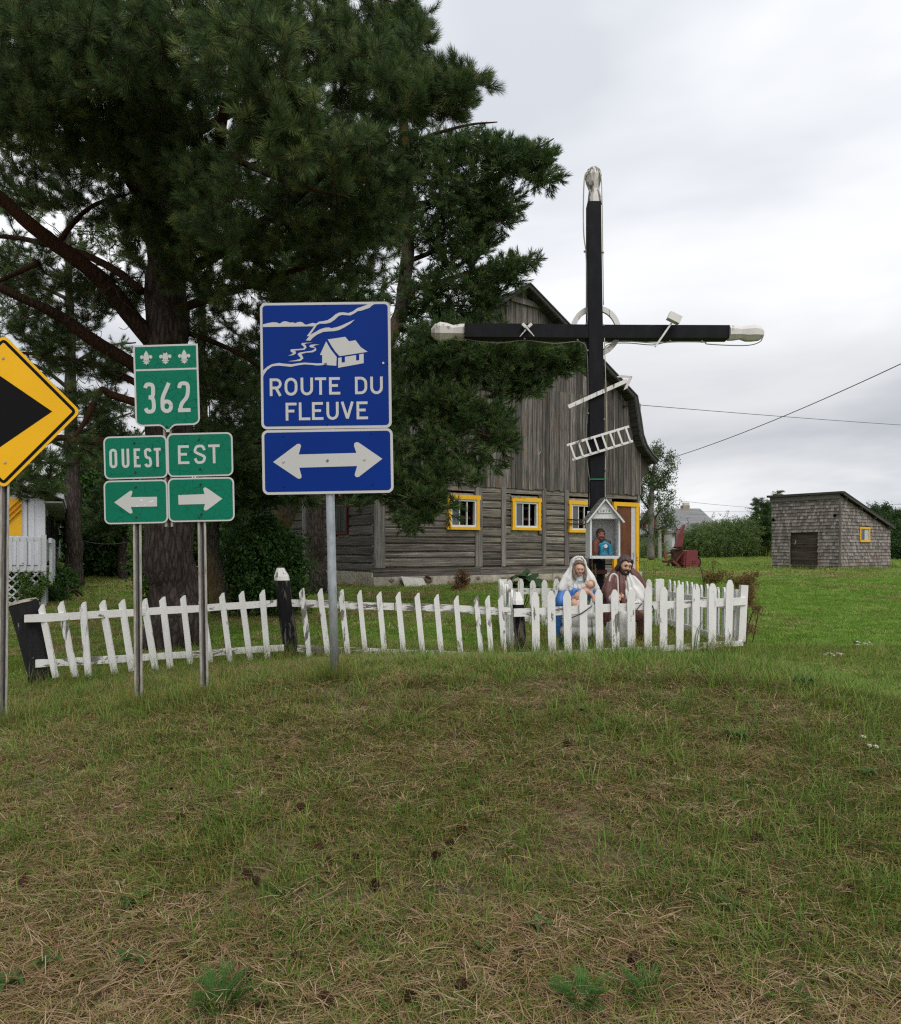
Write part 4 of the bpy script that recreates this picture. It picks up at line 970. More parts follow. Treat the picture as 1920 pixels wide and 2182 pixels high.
def paint(name, c, chip=None, rough=.45):
    m = NM(name, rough, .4); f = m.noise(m.coord((22, 22, 22)), 1, 6, .7); d = m.noise(m.coord((5, 5, 5)), 1, 4, .6)
    cc = m.mix(m.ramp(d, [(.35, .25), (.65, 0.)]), c, tuple(x * .62 for x in c))
    if chip: cc = m.mix(m.ramp(f, [(.66, 0.), (.69, .8)]), cc, chip)
    m.col(cc); m.bump(f, .12, .006); return m.m
P_skin = paint('statue_skin', (.60, .35, .25)); P_white = paint('statue_white', (.72, .71, .68), (.5, .48, .44)); P_blue = paint('statue_blue', (.045, .17, .48), (.6, .65, .7)); P_hairb = paint('statue_brown_hair', (.17, .115, .08)); P_green = paint('statue_green_base', (.008, .075, .04))
P_brown = paint('statue_maroon', (.15, .06, .052), (.35, .28, .27)); P_hair = paint('statue_dark_hair', (.06, .038, .036)); P_black = paint('statue_black_line', (.01, .009, .009)); P_lip = paint('statue_lip', (.40, .10, .08)); P_tan = paint('statue_baby_hair', (.33, .22, .13)); P_face = paint('statue_tan_face', (.64, .38, .26))
P_lblue = paint('statue_pale_blue', (.25, .42, .60))
def fold(amp, k, ph=0):
    return lambda c: amp * math.sin(math.atan2(c.x, -c.y - .02) * k + 3 * c.z + ph + 1.5 * math.sin(c.z * 9)) * (1 if c.z < 2 else 1)
def face(par, c, R3, tilt, skin, brow=P_black, lip=P_lip, eye=P_black, s=1, beard=False):
    """head with nose, sockets, brows, eyes, mouth. c centre, R3 rotation matrix"""
    def w(p): return tuple(Vector(c) + R3 @ (Vector(p) * s))
    pr = [('e', w((0, 0, 0)), (.052 * s, .058 * s, .068 * s)), ('e', w((0, -.018, -.038)), (.034 * s, .036 * s, .032 * s)), ('e', w((0, -.05, -.006)), (.008 * s, .011 * s, .02 * s)), ('e', w((0, -.060, -.014)), (.0095 * s, .010 * s, .008 * s)),
          ('e', w((.022, -.040, -.016)), (.018 * s, .016 * s, .018 * s)), ('e', w((-.022, -.040, -.016)), (.018 * s, .016 * s, .018 * s)), ('e', w((0, -.047, .022)), (.036 * s, .012 * s, .016 * s)), ('e', w((0, -.046, -.052)), (.014 * s, .014 * s, .012 * s)), ('l', [w((0, .005, -.04)), w((0, .02, -.11))], [.03 * s, .034 * s])]
    f = sculpt('head', pr, .0045 * s, skin, par, 2)
    bk = 1 if beard else .62
    R_ = R3.to_euler(); rd = tuple(math.degrees(a) for a in R_)
    for sx in (-1, 1):
        sculpt('eye', [('e', w((sx * .019, -.0535, .004)), (.0095 * s, .0048 * s, .0048 * s), rd)], .0018, eye, par, 1)
        sculpt('eyebrow', [('l', [w((sx * .009, -.058, .016)), w((sx * .02, -.057, .0205)), w((sx * .032, -.050, .014))], [.0034 * s * bk, .0042 * s * bk, .0028 * s * bk])], .0018, brow, par, 1)
        if not beard: pass
    sculpt('mouth', [('e', w((0, -.0585, -.034)), (.0145 * s, .0065 * s, .0052 * s), rd)], .0016, lip, par, 1)
    return f
def RX(a, z=0, y=0): return (Matrix.Rotation(math.radians(z), 3, 'Z') @ Matrix.Rotation(math.radians(y), 3, 'Y') @ Matrix.Rotation(math.radians(a), 3, 'X'))
# ---- kneeling woman with a baby
YM = 8.15; mp_ = P(1232, 1387, YM); zb = gz(mp_.x, YM); k_ = (P(0, 1184, YM).z - zb) / 1.04
mary = thing('mother_statue', 'painted statue of kneeling woman in white veil and blue cloak holding a baby', 'statue', (mp_.x, YM, zb))
q = lambda L: L
veil = sculpt('veil', [('e', (0, .04, .905), (.088, .075, .122)), ('l', [(0, .035, .86), (0, .04, .70)], [.10, .15]), ('e', (-.105, .0, .715), (.085, .09, .085), (0, 25, 0)), ('e', (.105, .0, .715), (.085, .09, .085), (0, -25, 0)), ('e', (0, .02, .66), (.19, .12, .07)),
                       ('l', [(-.078, -.035, .93), (-.088, -.055, .84), (-.075, -.075, .74)], [.015, .016, .024]), ('l', [(.078, -.035, .93), (.088, -.055, .84), (.078, -.07, .75)], [.015, .016, .024]), ('l', [(-.075, -.04, .93), (-.045, -.055, 1.0), (0, -.058, 1.018), (.045, -.055, 1.0), (.075, -.04, .93)], [.013, .013, .013, .013, .013]), ('l', [(-.06, .0, .86), (-.115, -.015, .77), (-.185, -.035, .68)], [.06, .07, .045]), ('l', [(.06, .0, .86), (.12, -.015, .77), (.19, -.035, .68)], [.06, .065, .04])], .008, P_white, mary, 3, fold(.006, 14))
sculpt('robe', [('e', (0, -.02, .68), (.13, .10, .09)), ('e', (0, .0, .5), (.15, .12, .2)), ('e', (0, -.06, .34), (.185, .17, .16)), ('e', (.0, -.05, .22), (.20, .185, .10)), ('e', (.03, -.1, .4), (.16, .13, .09))], .009, P_white, mary, 3, fold(.010, 13, 1))
face(mary, (0, -.078, .888), RX(14, 4, 2), 0, P_skin, brow=P_hairb, eye=P_hairb, s=.98)
sculpt('hair', [('l', [(-.052, -.07, .93), (-.062, -.088, .87), (-.052, -.108, .80), (-.045, -.118, .77)], [.012, .016, .018, .008]), ('l', [(.05, -.07, .93), (.06, -.086, .87), (.055, -.105, .80), (.048, -.112, .755)], [.014, .018, .017, .008]), ('l', [(-.05, -.072, .93), (-.025, -.098, .95), (0, -.118, .955), (.025, -.112, .95), (.05, -.085, .93)], [.014, .011, .008, .011, .014]), ('e', (0, -.05, .945), (.055, .05, .04))], .005, P_hairb, mary, 2, fold(.0018, 40))
sculpt('collar', [('l', [(-.03, -.112, .763), (0, -.122, .757), (.03, -.112, .763)], [.007, .008, .007])], .003, P_lblue, mary, 1)
sculpt('cloak', [('l', [(-.17, -.02, .66), (-.195, -.06, .56), (-.17, -.10, .52), (-.09, -.135, .57)], [.04, .06, .055, .05]), ('l', [(.17, -.02, .66), (.19, -.06, .58), (.16, -.11, .55), (.12, -.14, .60)], [.035, .05, .05, .04]), ('l', [(-.10, -.12, .60), (-.06, -.145, .66), (.0, -.14, .65), (.07, -.14, .63)], [.05, .028, .018, .02]), ('l', [(-.2, -.03, .56), (-.215, -.02, .42), (-.225, .0, .28), (-.22, .0, .17)], [.05, .055, .05, .03]), ('l', [(.19, -.03, .55), (.19, -.02, .44), (.17, .02, .3)], [.04, .045, .03]), ('e', (0, .06, .42), (.2, .1, .26))], .008, P_blue, mary, 3, fold(.005, 16, 2))
sculpt('baby_body', [('e', (.055, -.175, .655), (.052, .045, .04), (0, 25, 0)), ('l', [(.06, -.165, .66), (-.03, -.175, .60)], [.045, .047]), ('l', [(-.03, -.18, .61), (-.055, -.205, .585), (-.015, -.225, .60)], [.024, .02, .017]), ('l', [(.08, -.18, .66), (.125, -.2, .60), (.125, -.21, .55)], [.022, .02, .015]), ('l', [(-.045, -.18, .56), (-.09, -.215, .53), (-.07, -.22, .475)], [.036, .033, .022]), ('l', [(-.03, -.19, .55), (-.05, -.235, .50), (-.02, -.225, .47)], [.034, .03, .02]), ('e', (.09, -.185, .725), (.042, .045, .042)), ('e', (.048, -.2, .735), (.012, .012, .012))], .006, P_skin, mary, 2)
sculpt('baby_hair', [('e', (.112, -.165, .73), (.042, .046, .048))], .006, P_tan, mary, 2, fold(.002, 30))
sculpt('baby_cloth', [('l', [(-.06, -.17, .565), (-.015, -.215, .545), (.03, -.2, .56)], [.028, .034, .03]), ('l', [(.13, -.18, .585), (.11, -.19, .52), (.09, -.17, .46)], [.022, .025, .02])], .006, P_white, mary, 2, fold(.002, 25))
sculpt('hand', [('l', [(-.085, -.17, .575), (-.055, -.215, .605)], [.022, .017]), ('l', [(-.06, -.215, .608), (-.035, -.232, .618), (-.01, -.232, .612)], [.0085, .008, .006]), ('l', [(-.062, -.22, .597), (-.035, -.238, .603), (-.008, -.238, .598)], [.0085, .008, .006]), ('l', [(-.062, -.22, .586), (-.036, -.237, .59), (-.012, -.237, .585)], [.0085, .0075, .006]), ('l', [(-.065, -.218, .576), (-.042, -.232, .577), (-.02, -.232, .573)], [.0075, .007, .006]), ('l', [(-.06, -.205, .61), (-.045, -.215, .63)], [.009, .007])], .0035, P_skin, mary, 1)
mb = MB(); c8 = [(.215 * math.cos(t) * (1 + .02 * math.sin(5 * t)), .19 * math.sin(t) - .03) for t in [i * math.pi / 9 for i in range(18)]]
mb.prism(c8, (0, 0, -.03), (1, 0, 0), (0, 1, 0), (0, 0, .175)); mb.obj('plinth', P_green, mary, world=False)
# ---- kneeling bearded man with a crook
YJ = 8.2; jp = P(1329, 1385, YJ); zj = gz(jp.x, YJ)
jo = thing('bearded_man_statue', 'painted statue of kneeling bearded man in maroon cloak over white tunic with crook', 'statue', (jp.x, YJ, zj))
# local units: 1 px of the photo = .005125 m; origin px 1329
sculpt('tunic', [('e', (.045, -.02, .70), (.085, .08, .16), (0, -12, 0)), ('e', (.08, -.03, .60), (.11, .10, .12)), ('e', (.10, -.03, .50), (.10, .12, .08)), ('l', [(.09, -.03, .78), (.15, -.05, .67), (.175, -.07, .56)], [.04, .055, .055]), ('e', (-.03, -.05, .30), (.13, .14, .22)), ('e', (-.09, -.08, .2), (.12, .12, .2))], .009, P_white, jo, 3, fold(.009, 14, .5))
sculpt('cloak', [('l', [(-.05, .0, .86), (-.12, -.03, .74), (-.17, -.06, .62), (-.165, -.09, .53)], [.06, .085, .085, .055]), ('l', [(-.03, -.06, .83), (-.05, -.10, .72), (-.06, -.11, .60), (-.02, -.12, .50), (.01, -.12, .46)], [.045, .05, .045, .035, .018]), ('l', [(.04, .0, .865), (.125, -.005, .80), (.195, .0, .68), (.235, -.01, .55)], [.055, .055, .05, .032]), ('e', (0, .08, .66), (.18, .08, .24)), ('l', [(-.14, -.05, .55), (-.17, -.04, .47), (-.17, -.02, .44)], [.08, .06, .04]), ('l', [(.0, .0, .42), (.10, -.10, .40), (.17, -.14, .36), (.18, -.10, .24), (.19, .02, .14)], [.11, .09, .07, .06, .05]), ('e', (-.16, .0, .36), (.07, .1, .14))], .008, P_brown, jo, 3, fold(.007, 18, 2))
Rj = RX(20, 14, 8)
hc = Vector((.0, -.075, .925))
face(jo, hc, Rj, 0, P_face, s=1.22, beard=True)
def wj(p): return tuple(hc + Rj @ (Vector(p) * 1.22))
sculpt('hair', [('e', wj((0, .026, .022)), (.073, .075, .077)), ('l', [wj((-.05, -.008, .03)), wj((-.058, .0, -.015)), wj((-.055, .015, -.05)), wj((-.045, .03, -.075))], [.022, .026, .026, .016]), ('l', [wj((.05, -.008, .03)), wj((.056, .0, -.01)), wj((.05, .01, -.035))], [.018, .018, .014]), ('l', [wj((-.045, -.025, .052)), wj((-.02, -.03, .062)), wj((0, -.046, .05)), wj((.02, -.03, .062)), wj((.045, -.025, .052))], [.015, .013, .008, .013, .015])], .006, P_hair, jo, 2, fold(.003, 26))
sculpt('beard', [('l', [wj((-.046, -.018, -.012)), wj((-.040, -.03, -.04)), wj((-.022, -.048, -.060)), wj((0, -.055, -.066)), wj((.022, -.048, -.060)), wj((.040, -.03, -.04)), wj((.046, -.018, -.012))], [.010, .013, .015, .015, .015, .013, .010]), ('l', [wj((-.024, -.054, -.040)), wj((-.012, -.062, -.030)), wj((0, -.064, -.027)), wj((.012, -.062, -.030)), wj((.024, -.054, -.040))], [.0065, .007, .0065, .007, .0065])], .0045, P_black, jo, 1)
sculpt('collar', [('l', [(-.01, -.10, .815), (-.012, -.115, .79), (-.005, -.11, .77)], [.009, .009, .006])], .003, P_green, jo, 1)
mb = MB(); mb.tube([(-.01, -.145, .552), (.04, -.155, .548), (.09, -.16, .548)], .007, 6); mb.obj('belt', P_green, jo, world=False)
sculpt('sleeve', [('l', [(-.155, -.11, .565), (-.13, -.16, .56)], [.05, .046]), ('e', (-.13, -.155, .52), (.035, .03, .05))], .006, P_white, jo, 2)
sculpt('hand', [('e', (-.115, -.19, .585), (.024, .02, .03))] + [('l', [(-.10, -.19, .60 - k * .015), (-.085, -.215, .602 - k * .015), (-.105, -.23, .60 - k * .015)], [.009, .0085, .007]) for k in range(4)] + [('l', [(-.115, -.195, .605), (-.1, -.225, .618)], [.009, .007])], .0035, P_face, jo, 1)
sculpt('hand', [('e', (-.058, -.17, .595), (.022, .018, .026))] + [('l', [(-.07, -.17, .61 - k * .013), (-.09, -.195, .61 - k * .013), (-.098, -.205, .605 - k * .013)], [.008, .0075, .006]) for k in range(4)] + [('l', [(-.06, -.175, .612), (-.075, -.2, .625)], [.008, .006])], .0035, P_face, jo, 1)
def lj(px, py): return ((px - 1329) * .0051, -.215, P(0, py, YJ - .215).z - zj)
mb = MB(); mb.tube(smooth_path([lj(1289.5, 1239), lj(1291, 1231), lj(1294, 1225), lj(1299, 1223), (lj(1305, 1227)), lj(1307, 1236), lj(1308, 1262), lj(1310, 1300), lj(1312, 1375)], 4), .0085, 8); mb.obj('crook', plain('white_plastic', (.66, .65, .62), .35, .5, .05), jo, True, world=False)
# ---- bust in the shrine
jb = thing('bust_statue', 'painted bust of bearded man in blue tunic and brown cloak inside the shrine box', 'statue', (xm - .03, YB + .13, zf))
def pb(px, py, y=0.0): p = P(px, py, YB + .13 + y); return (p.x - (xm - .03), y, p.z - zf)
P_teal = paint('bust_teal', (.02, .24, .38)); P_rust_ = paint('bust_brown_cloak', (.13, .045, .028)); P_redf = paint('bust_red_face', (.42, .14, .10)); P_bhair = paint('bust_brown_hair', (.075, .035, .025))
c_ = Vector(pb(1280, 1139)); Rb = RX(6, 6, 0)
face(jb, c_, Rb, 0, P_redf, brow=P_bhair, lip=plain('pale_pink_lip', (.55, .25, .22)), eye=P_rust_, s=.80)
def wb(p): return tuple(c_ + Rb @ (Vector(p) * .80))
sculpt('hair', [('e', wb((0, .02, .022)), (.05, .052, .054)), ('l', [wb((-.048, -.01, .02)), wb((-.05, .0, -.03))], [.014, .012]), ('l', [wb((.046, -.01, .02)), wb((.048, .0, -.03))], [.012, .010]), ('l', [wb((-.035, -.035, .05)), wb((0, -.045, .052)), wb((.035, -.035, .05))], [.013, .010, .012])], .004, P_bhair, jb, 1, fold(.0015, 30))
sculpt('beard', [('l', [wb((-.045, -.015, -.012)), wb((-.038, -.03, -.045)), wb((0, -.048, -.068)), wb((.038, -.03, -.045)), wb((.045, -.015, -.012))], [.009, .014, .02, .014, .009]), ('l', [wb((-.024, -.056, -.042)), wb((0, -.064, -.028)), wb((.024, -.056, -.042))], [.006, .005, .006]), ('e', wb((0, -.035, -.085)), (.026, .022, .03))], .004, P_bhair, jb, 1)
sculpt('body', [('l', [pb(1276, 1161), pb(1288, 1158), pb(1298, 1163)], [.03, .034, .03]), ('l', [pb(1284, 1168), pb(1285, 1186)], [.046, .046]), ('l', [pb(1299, 1165), pb(1302, 1186)], [.028, .028])], .005, P_teal, jb, 2)
sculpt('cloak', [('l', [pb(1274, 1152, -.01), pb(1268, 1160, -.03), pb(1267, 1175, -.04)], [.032, .042, .045]), ('e', pb(1268, 1172, .0), (.045, .055, .06)), ('l', [pb(1278, 1150, .03), pb(1298, 1156, .04)], [.03, .025])], .005, P_rust_, jb, 2, fold(.002, 20))
mb = MB(); cf = Vector(pb(1291, 1164, -.055))
for k in range(6):
    t = k * 1.047; mb.add(*pebble(cf + Vector((.014 * math.cos(t), 0, .014 * math.sin(t))), .011, (1, .5, 1), 1, .2, k))
mb.add(*pebble(cf, .009, (1, .8, 1), 1)); mb.obj('flower', P_white, jb, world=False)
mb = MB(); mb.beam(cf + Vector((-.03, .005, -.055)), cf + Vector((.03, .005, .03)), .012, .008, (0, 1, 0)); mb.obj('stem', paint('bust_green', (.03, .09, .05)), jb, world=False)
# ---------------- strokes for lettering
def arcp(cx, cy, rx, ry, a0, a1, n=7): return [(cx + rx * math.cos(math.radians(lerp(a0, a1, i / n))), cy + ry * math.sin(math.radians(lerp(a0, a1, i / n)))) for i in range(n + 1)]
def glyph(ch, w, h, t):
    a = t / 2; L, Rr, B, T = a, w - a, a, h - a; rx = (Rr - L) / 2; ry = min(rx * 1.05, (T - B) / 2); m_ = (L + Rr) / 2
    if ch == 'O' or ch == '0': return [arcp(m_, T - ry, rx, ry, 0, 180) + arcp(m_, B + ry, rx, ry, 180, 360) + [(Rr, T - ry)]]
    if ch == 'U': return [[(L, h)] + arcp(m_, B + ry, rx, ry, 180, 360) + [(Rr, h)]]
    if ch == 'T': return [[(0, T), (w, T)], [(w / 2, 0), (w / 2, h)]]
    if ch == 'E': return [[(L, 0), (L, h)], [(0, T), (w * .97, T)], [(0, B), (w, B)], [(0, h * .52), (w * .80, h * .52)]]
    if ch == 'F': return [[(L, 0), (L, h)], [(0, T), (w, T)], [(0, h * .53), (w * .80, h * .53)]]
    if ch == 'L': return [[(L, 0), (L, h)], [(0, B), (w, B)]]
    if ch == 'V': return [[(a * 1.1, h), (w / 2, a * .4)], [(w / 2, a * .4), (w - a * 1.1, h)]]
    if ch == 'D': r = rx * 1.1; return [[(0, T), (Rr - r, T)] + arcp(Rr - r, T - r, r, r, 90, 0, 6) + arcp(Rr - r, B + r, r, r, 0, -90, 6) + [(0, B)], [(L, 0), (L, h)]]
    if ch == 'R': md = h * .46; r = (T - md) / 2; return [[(0, T), (Rr - r, T)] + arcp(Rr - r, T - r, r, r, 90, -90, 9) + [(0, md)], [(L, 0), (L, h)], [(w * .52, md), (w - a * 1.05, 0)]]
    if ch == 'S':
        q = [(Rr, T - ry * .85), (Rr - rx * .35, T - ry * .15), (m_, T), (L + rx * .3, T - ry * .22), (L, T - ry * .95), (L + rx * .35, h / 2 + ry * .30), (Rr - rx * .35, h / 2 - ry * .30), (Rr, B + ry * .95), (Rr - rx * .3, B + ry * .22), (m_, B), (L + rx * .35, B + ry * .15), (L, B + ry * .85)]
    elif ch == '3':
        md = h * .52; q = [(L, T - ry * .8), (L + rx * .35, T - ry * .12), (m_, T), (Rr - rx * .3, T - ry * .22), (Rr - a * .2, T - ry * 1.05), (Rr - rx * .25, md + ry * .28), (m_ - a * .4, md)]
        q2 = [(m_ - a * .4, md), (Rr - rx * .22, md - ry * .35), (Rr, B + ry * 1.15), (Rr - rx * .3, B + ry * .22), (m_, B), (L + rx * .35, B + ry * .12), (L, B + ry * .8)]
        return [[tuple(p)[:2] for p in smooth_path([(x, y, 0) for x, y in qq], 4)] for qq in (q, q2)]
    elif ch == '2':
        q = [(L, T - ry * 1.05), (L + rx * .22, T - ry * .22), (m_, T), (Rr - rx * .2, T - ry * .25), (Rr, T - ry * 1.1), (Rr - rx * .3, h * .50), (L + rx * .45, h * .27), (L + a * .25, B)]
        return [[tuple(p)[:2] for p in smooth_path([(x, y, 0) for x, y in q], 4)], [(0, B), (w, B)]]
    elif ch == '6':
        q = [(Rr - rx * .35, h * .985), (m_ - rx * .1, h * .76), (L + rx * .1, h * .50), (L, B + ry * 1.2)]
        return [[tuple(p)[:2] for p in smooth_path([(x, y, 0) for x, y in q], 4)], arcp(m_, B + ry * 1.25, rx, ry * .95, 0, 180) + arcp(m_, B + ry, rx, ry, 180, 360) + [(Rr, B + ry * 1.25)]]
    elif ch == '9':
        return [[(x, h - y) for x, y in [(w - px_, py_) for px_, py_ in s]] for s in glyph('6', w, h, t)]
    elif ch == '1': return [[(m_, 0), (m_, h)], [(m_, T - a * .2), (L, T - h * .16)], [(L, B), (Rr, B)]]
    elif ch == '7': return [[(0, T), (w, T)], [(Rr, T), (m_ - a, 0)]]
    return [[tuple(p)[:2] for p in smooth_path([(x, y, 0) for x, y in q], 4)]]
def ribbon(mb, pts, t, y, y2):
    """stroke of width t in the x-z plane"""
    n = len(pts); V = []
    for i in range(n):
        p = Vector(pts[i]); a = (p - Vector(pts[i - 1])) if i else None; b = (Vector(pts[i + 1]) - p) if i < n - 1 else None
        if a is not None and a.length < 1e-7: a = None
        if b is not None and b.length < 1e-7: b = None
        if a is None: a = b
        if b is None: b = a
        a = a.normalized(); b = b.normalized(); d = (a + b)
        d = d.normalized() if d.length > 1e-5 else a
        nn = Vector((-d.y, d.x)); k = t / 2 / max(.5, nn.dot(Vector((-a.y, a.x))))
        for s_ in (-1, 1):
            q = p + nn * k * s_; V.append((q.x, y, q.y)); V.append((q.x, y2, q.y))
    Fc = []
    for i in range(n - 1):
        q = i * 4; Fc += [(q, q + 4, q + 6, q + 2), (q + 2, q + 6, q + 7, q + 3), (q, q + 1, q + 5, q + 4)]
    Fc += [(0, 2, 3, 1), ((n - 1) * 4, (n - 1) * 4 + 1, (n - 1) * 4 + 3, (n - 1) * 4 + 2)]
    mb.add(V, Fc)
def rrect(x0, z0, x1, z1, r, n=5):
    o = []
    for cx, cz_, a in ((x1 - r, z1 - r, 0), (x0 + r, z1 - r, 90), (x0 + r, z0 + r, 180), (x1 - r, z0 + r, 270)):
        o += [(cx + r * math.cos(math.radians(a + 90 * i / n)), cz_ + r * math.sin(math.radians(a + 90 * i / n))) for i in range(n + 1)]
    return o
def signmat(name, c, crack=0, rough=.38, var=.1, spec=.28):
    m = NM(name, rough, spec); f = m.noise(m.coord((1.8, 1.8, 1.8), False), 1, 3, .5); cc = m.ramp(f, [(.3, tuple(x * (1 - var) for x in c)), (.7, tuple(x * (1 + var) for x in c))])
    if crack:
        d = m.noise(m.coord((9, 9, 9)), 1, 3, .5); v = m.coord((1, 1, 1)); add = m.n('ShaderNodeVectorMath', operation='ADD'); m.l(v, add.inputs[0]); sc = m.n('ShaderNodeVectorMath', operation='SCALE'); sc.inputs['Scale'].default_value = .04
        nz = m.n('ShaderNodeTexNoise'); nz.inputs['Scale'].default_value = 14; m.l(v, nz.inputs['Vector']); m.l(nz.outputs['Color'], sc.inputs[0]); m.l(sc.outputs[0], add.inputs[1])
        e_ = m.vor(add.outputs[0], 17, 'DISTANCE_TO_EDGE'); where = m.ramp(m.noise(m.coord((3.5, 3.5, 3.5)), 1, 2), [(.44 - crack * .12, 0.), (.56, 1.)])
        cc = m.mix(m.mix(1.0, m.ramp(e_, [(.006, .8), (.024, 0.)]), where, 'MULTIPLY'), cc, tuple(x * .22 for x in c))
    dn = m.noise(m.coord((40, 40, 8)), 1, 5, .7); cc = m.mix(m.ramp(dn, [(.70, 0.), (.86, .16)]), cc, (.25, .22, .17)); m.col(cc)
    m.rough(m.ramp(f, [(.3, rough * .8), (.7, rough * 1.25)])); return m.m
S_green = signmat('sign_green', (.0012, .155, .088), .8, .45, .1, .16); S_blue = signmat('sign_blue', (.0008, .026, .20), 0, .5, .1, .12); S_grey = signmat('sign_reflective_white', (.52, .52, .50), .0, .5, .05, .2); S_yellow = signmat('sign_yellow', (.86, .46, .004), 0, .4, .05); S_black = signmat('sign_black', (.006, .006, .007), 0, .55, .1, .1)
S_edge = plain('sign_aluminium', (.42, .42, .41), .5, .4, .1, 5, .3)
M_bolt = plain('rusty_bolt', (.055, .028, .02), .7, .3, .4, 60); M_boltz = plain('zinc_bolt', (.50, .48, .44), .35, .6, .3, 60, .6); M_boltg = plain('grey_bolt', (.12, .13, .14), .4, .5, .3, 60, .5)
class Sheet:
    """flat sign plate measured in zoom pixels (X right, Y down); turned into metres in the plate's own plane"""
    def __init__(s, root, name, origin, w_px, h_px, scale, rot, Y, yaw=0):
        s.sc = scale; s.w = w_px * scale; s.h = h_px * scale
        e = bpy.data.objects.new(name + '_mount', None)
        s.M = Matrix.Translation(origin) @ Matrix.Rotation(math.radians(yaw), 4, 'Z') @ Matrix.Rotation(math.radians(-rot), 4, 'Y'); s.root = root
        bpy.data.objects.remove(e)
    def put(s, mb, nm, mat, parent):
        L = WL[s.root.name].inverted() @ s.M; mb.V = [L @ v for v in mb.V]
        return mb.obj(nm, mat, parent, world=False)
    def poly(s, pts, lay, mb=None, th=.0011):
        mb = mb or MB(); q = [(x * s.sc, -y * s.sc) for x, y in pts]; y = -.0012 * lay; mb.prism(q, (0, y, 0), (1, 0, 0), (0, 0, 1), (0, -th, 0)); return mb
    def plate(s, parent, outline, nm='panel'):
        mb = MB(); q = [(x * s.sc, -y * s.sc) for x, y in outline]; mb.prism(q, (0, .003, 0), (1, 0, 0), (0, 0, 1), (0, -.003, 0)); return s.put(mb, nm, S_edge if nm == 'backing' else S_grey, parent)
    def face(s, parent, outline, mat, nm='face', lay=.2): return s.put(s.poly(outline, lay), nm, mat, parent)
    def text(s, parent, items, mat=None, nm='lettering', lay=1.3):
        for ch, x, y, w, h, t in items:
            mb = MB(); k = s.sc
            for j, st in enumerate(glyph(ch, w * k, h * k, t * k)):
                yy = -.0012 * lay - .00025 * j; ribbon(mb, [(a + x * k, b - (y + h) * k) for a, b in st], t * k, yy - .0006, yy)
            s.put(mb, nm, mat or S_grey, parent)
    def bolt(s, parent, x, y, r, mat, lay=2):
        mb = MB(); c = Vector((x * s.sc, -.0012 * lay, -y * s.sc)); n = 8
        V = [c + Vector((r * math.cos(6.283 * k / n), 0, r * math.sin(6.283 * k / n))) for k in range(n)] + [c + Vector((r * .75 * math.cos(6.283 * k / n), -.006, r * .75 * math.sin(6.283 * k / n))) for k in range(n)]
        mb.add(V, [(k, (k + 1) % n, n + (k + 1) % n, n + k) for k in range(n)] + [tuple(range(n, 2 * n))]); s.put(mb, 'bolt', mat, parent)
def upost(root, a, b, nm='post', wd=.058):
    """perforated steel channel, flanges forward"""
    a = Vector(a); b = Vector(b); d = (b - a); h = d.length; mb = MB(); up = d.normalized(); rx = Vector((1, 0, 0)); rx = (rx - up * rx.dot(up)).normalized(); fy = up.cross(rx) * -1
    if fy.y > 0: fy = -fy
    def strip_(x0, y0, x1, y1, m, th=.003):
        V = []
        for c in (a, b):
            for (x, y) in ((x0, y0), (x1, y1)): V += [c + rx * x - fy * y, c + rx * x - fy * (y + th)]
        mb.add(V, [(0, 2, 6, 4), (1, 5, 7, 3), (0, 4, 5, 1), (2, 3, 7, 6), (4, 6, 7, 5), (0, 1, 3, 2)], m)
    w2 = wd / 2
    strip_(-w2, 0, -w2 + .015, 0, 0); strip_(w2 - .015, 0, w2, 0, 0); strip_(-w2 + .015, .003, -w2 + .018, .028, 0); strip_(w2 - .018, .028, w2 - .015, .003, 0); strip_(-w2 + .018, .03, w2 - .018, .03, 1)
    o = mb.obj(nm, [M_uch, M_uchin], root)
    hl = MB(); k = .05
    while k < h - .03:
        for x in (-w2 + .0215, ):
            c = a + up * k - fy * .0295 + rx * (w2 - .0235); hl.add([c + rx * .003 * math.cos(t) + up * .003 * math.sin(t) for t in (0, 1.05, 2.1, 3.14, 4.19, 5.24)], [tuple(range(6))])
        k += .0254
    tag(hl.obj('punched_holes', M_dark, root), kind='stuff'); return o
# ---------------- blue tourist route sign
YS = 5.2; bp = P(713, 1440, YS); bsign = thing('tourist_route_sign', 'blue double sign reading ROUTE DU FLEUVE with two-way arrow on a single pole', 'sign', (bp.x, YS + .04, gz(bp.x, YS) - .0))
K = 4.5424; sc = YS / F / K
mb = MB(); mb.tube([P(714, 1446, YS + .045), P(708, 1240, YS + .045), P(703.5, 1050, YS + .045), P(698.5, 665, YS + .045)], [.0305] * 4, 14); mb.obj('pole', M_steel, bsign, True)
org = P(530 + 108 / K, 620 + 118 / K, YS)
A_ = Sheet(bsign, 'upper', org, 1262, 1222, sc, .72, YS)
pn = A_.plate(bsign, rrect(0, -0, 1262, 1222, 55, 6)); tag(pn, 'blue panel with river, house and route name')
A_.face(pn, rrect(24, 24, 1236, 1195, 34, 6), S_blue)
def ZR(pts, sh=.0126):   # zoom coordinates -> sheet coordinates (undo the tilt)
    r = math.radians(.72); c, s_ = math.cos(r), math.sin(r); o = []
    for x, y in pts:
        dx, dy = x - 108, y - 118; o.append((dx * c - dy * s_, dx * s_ + dy * c))
    return o
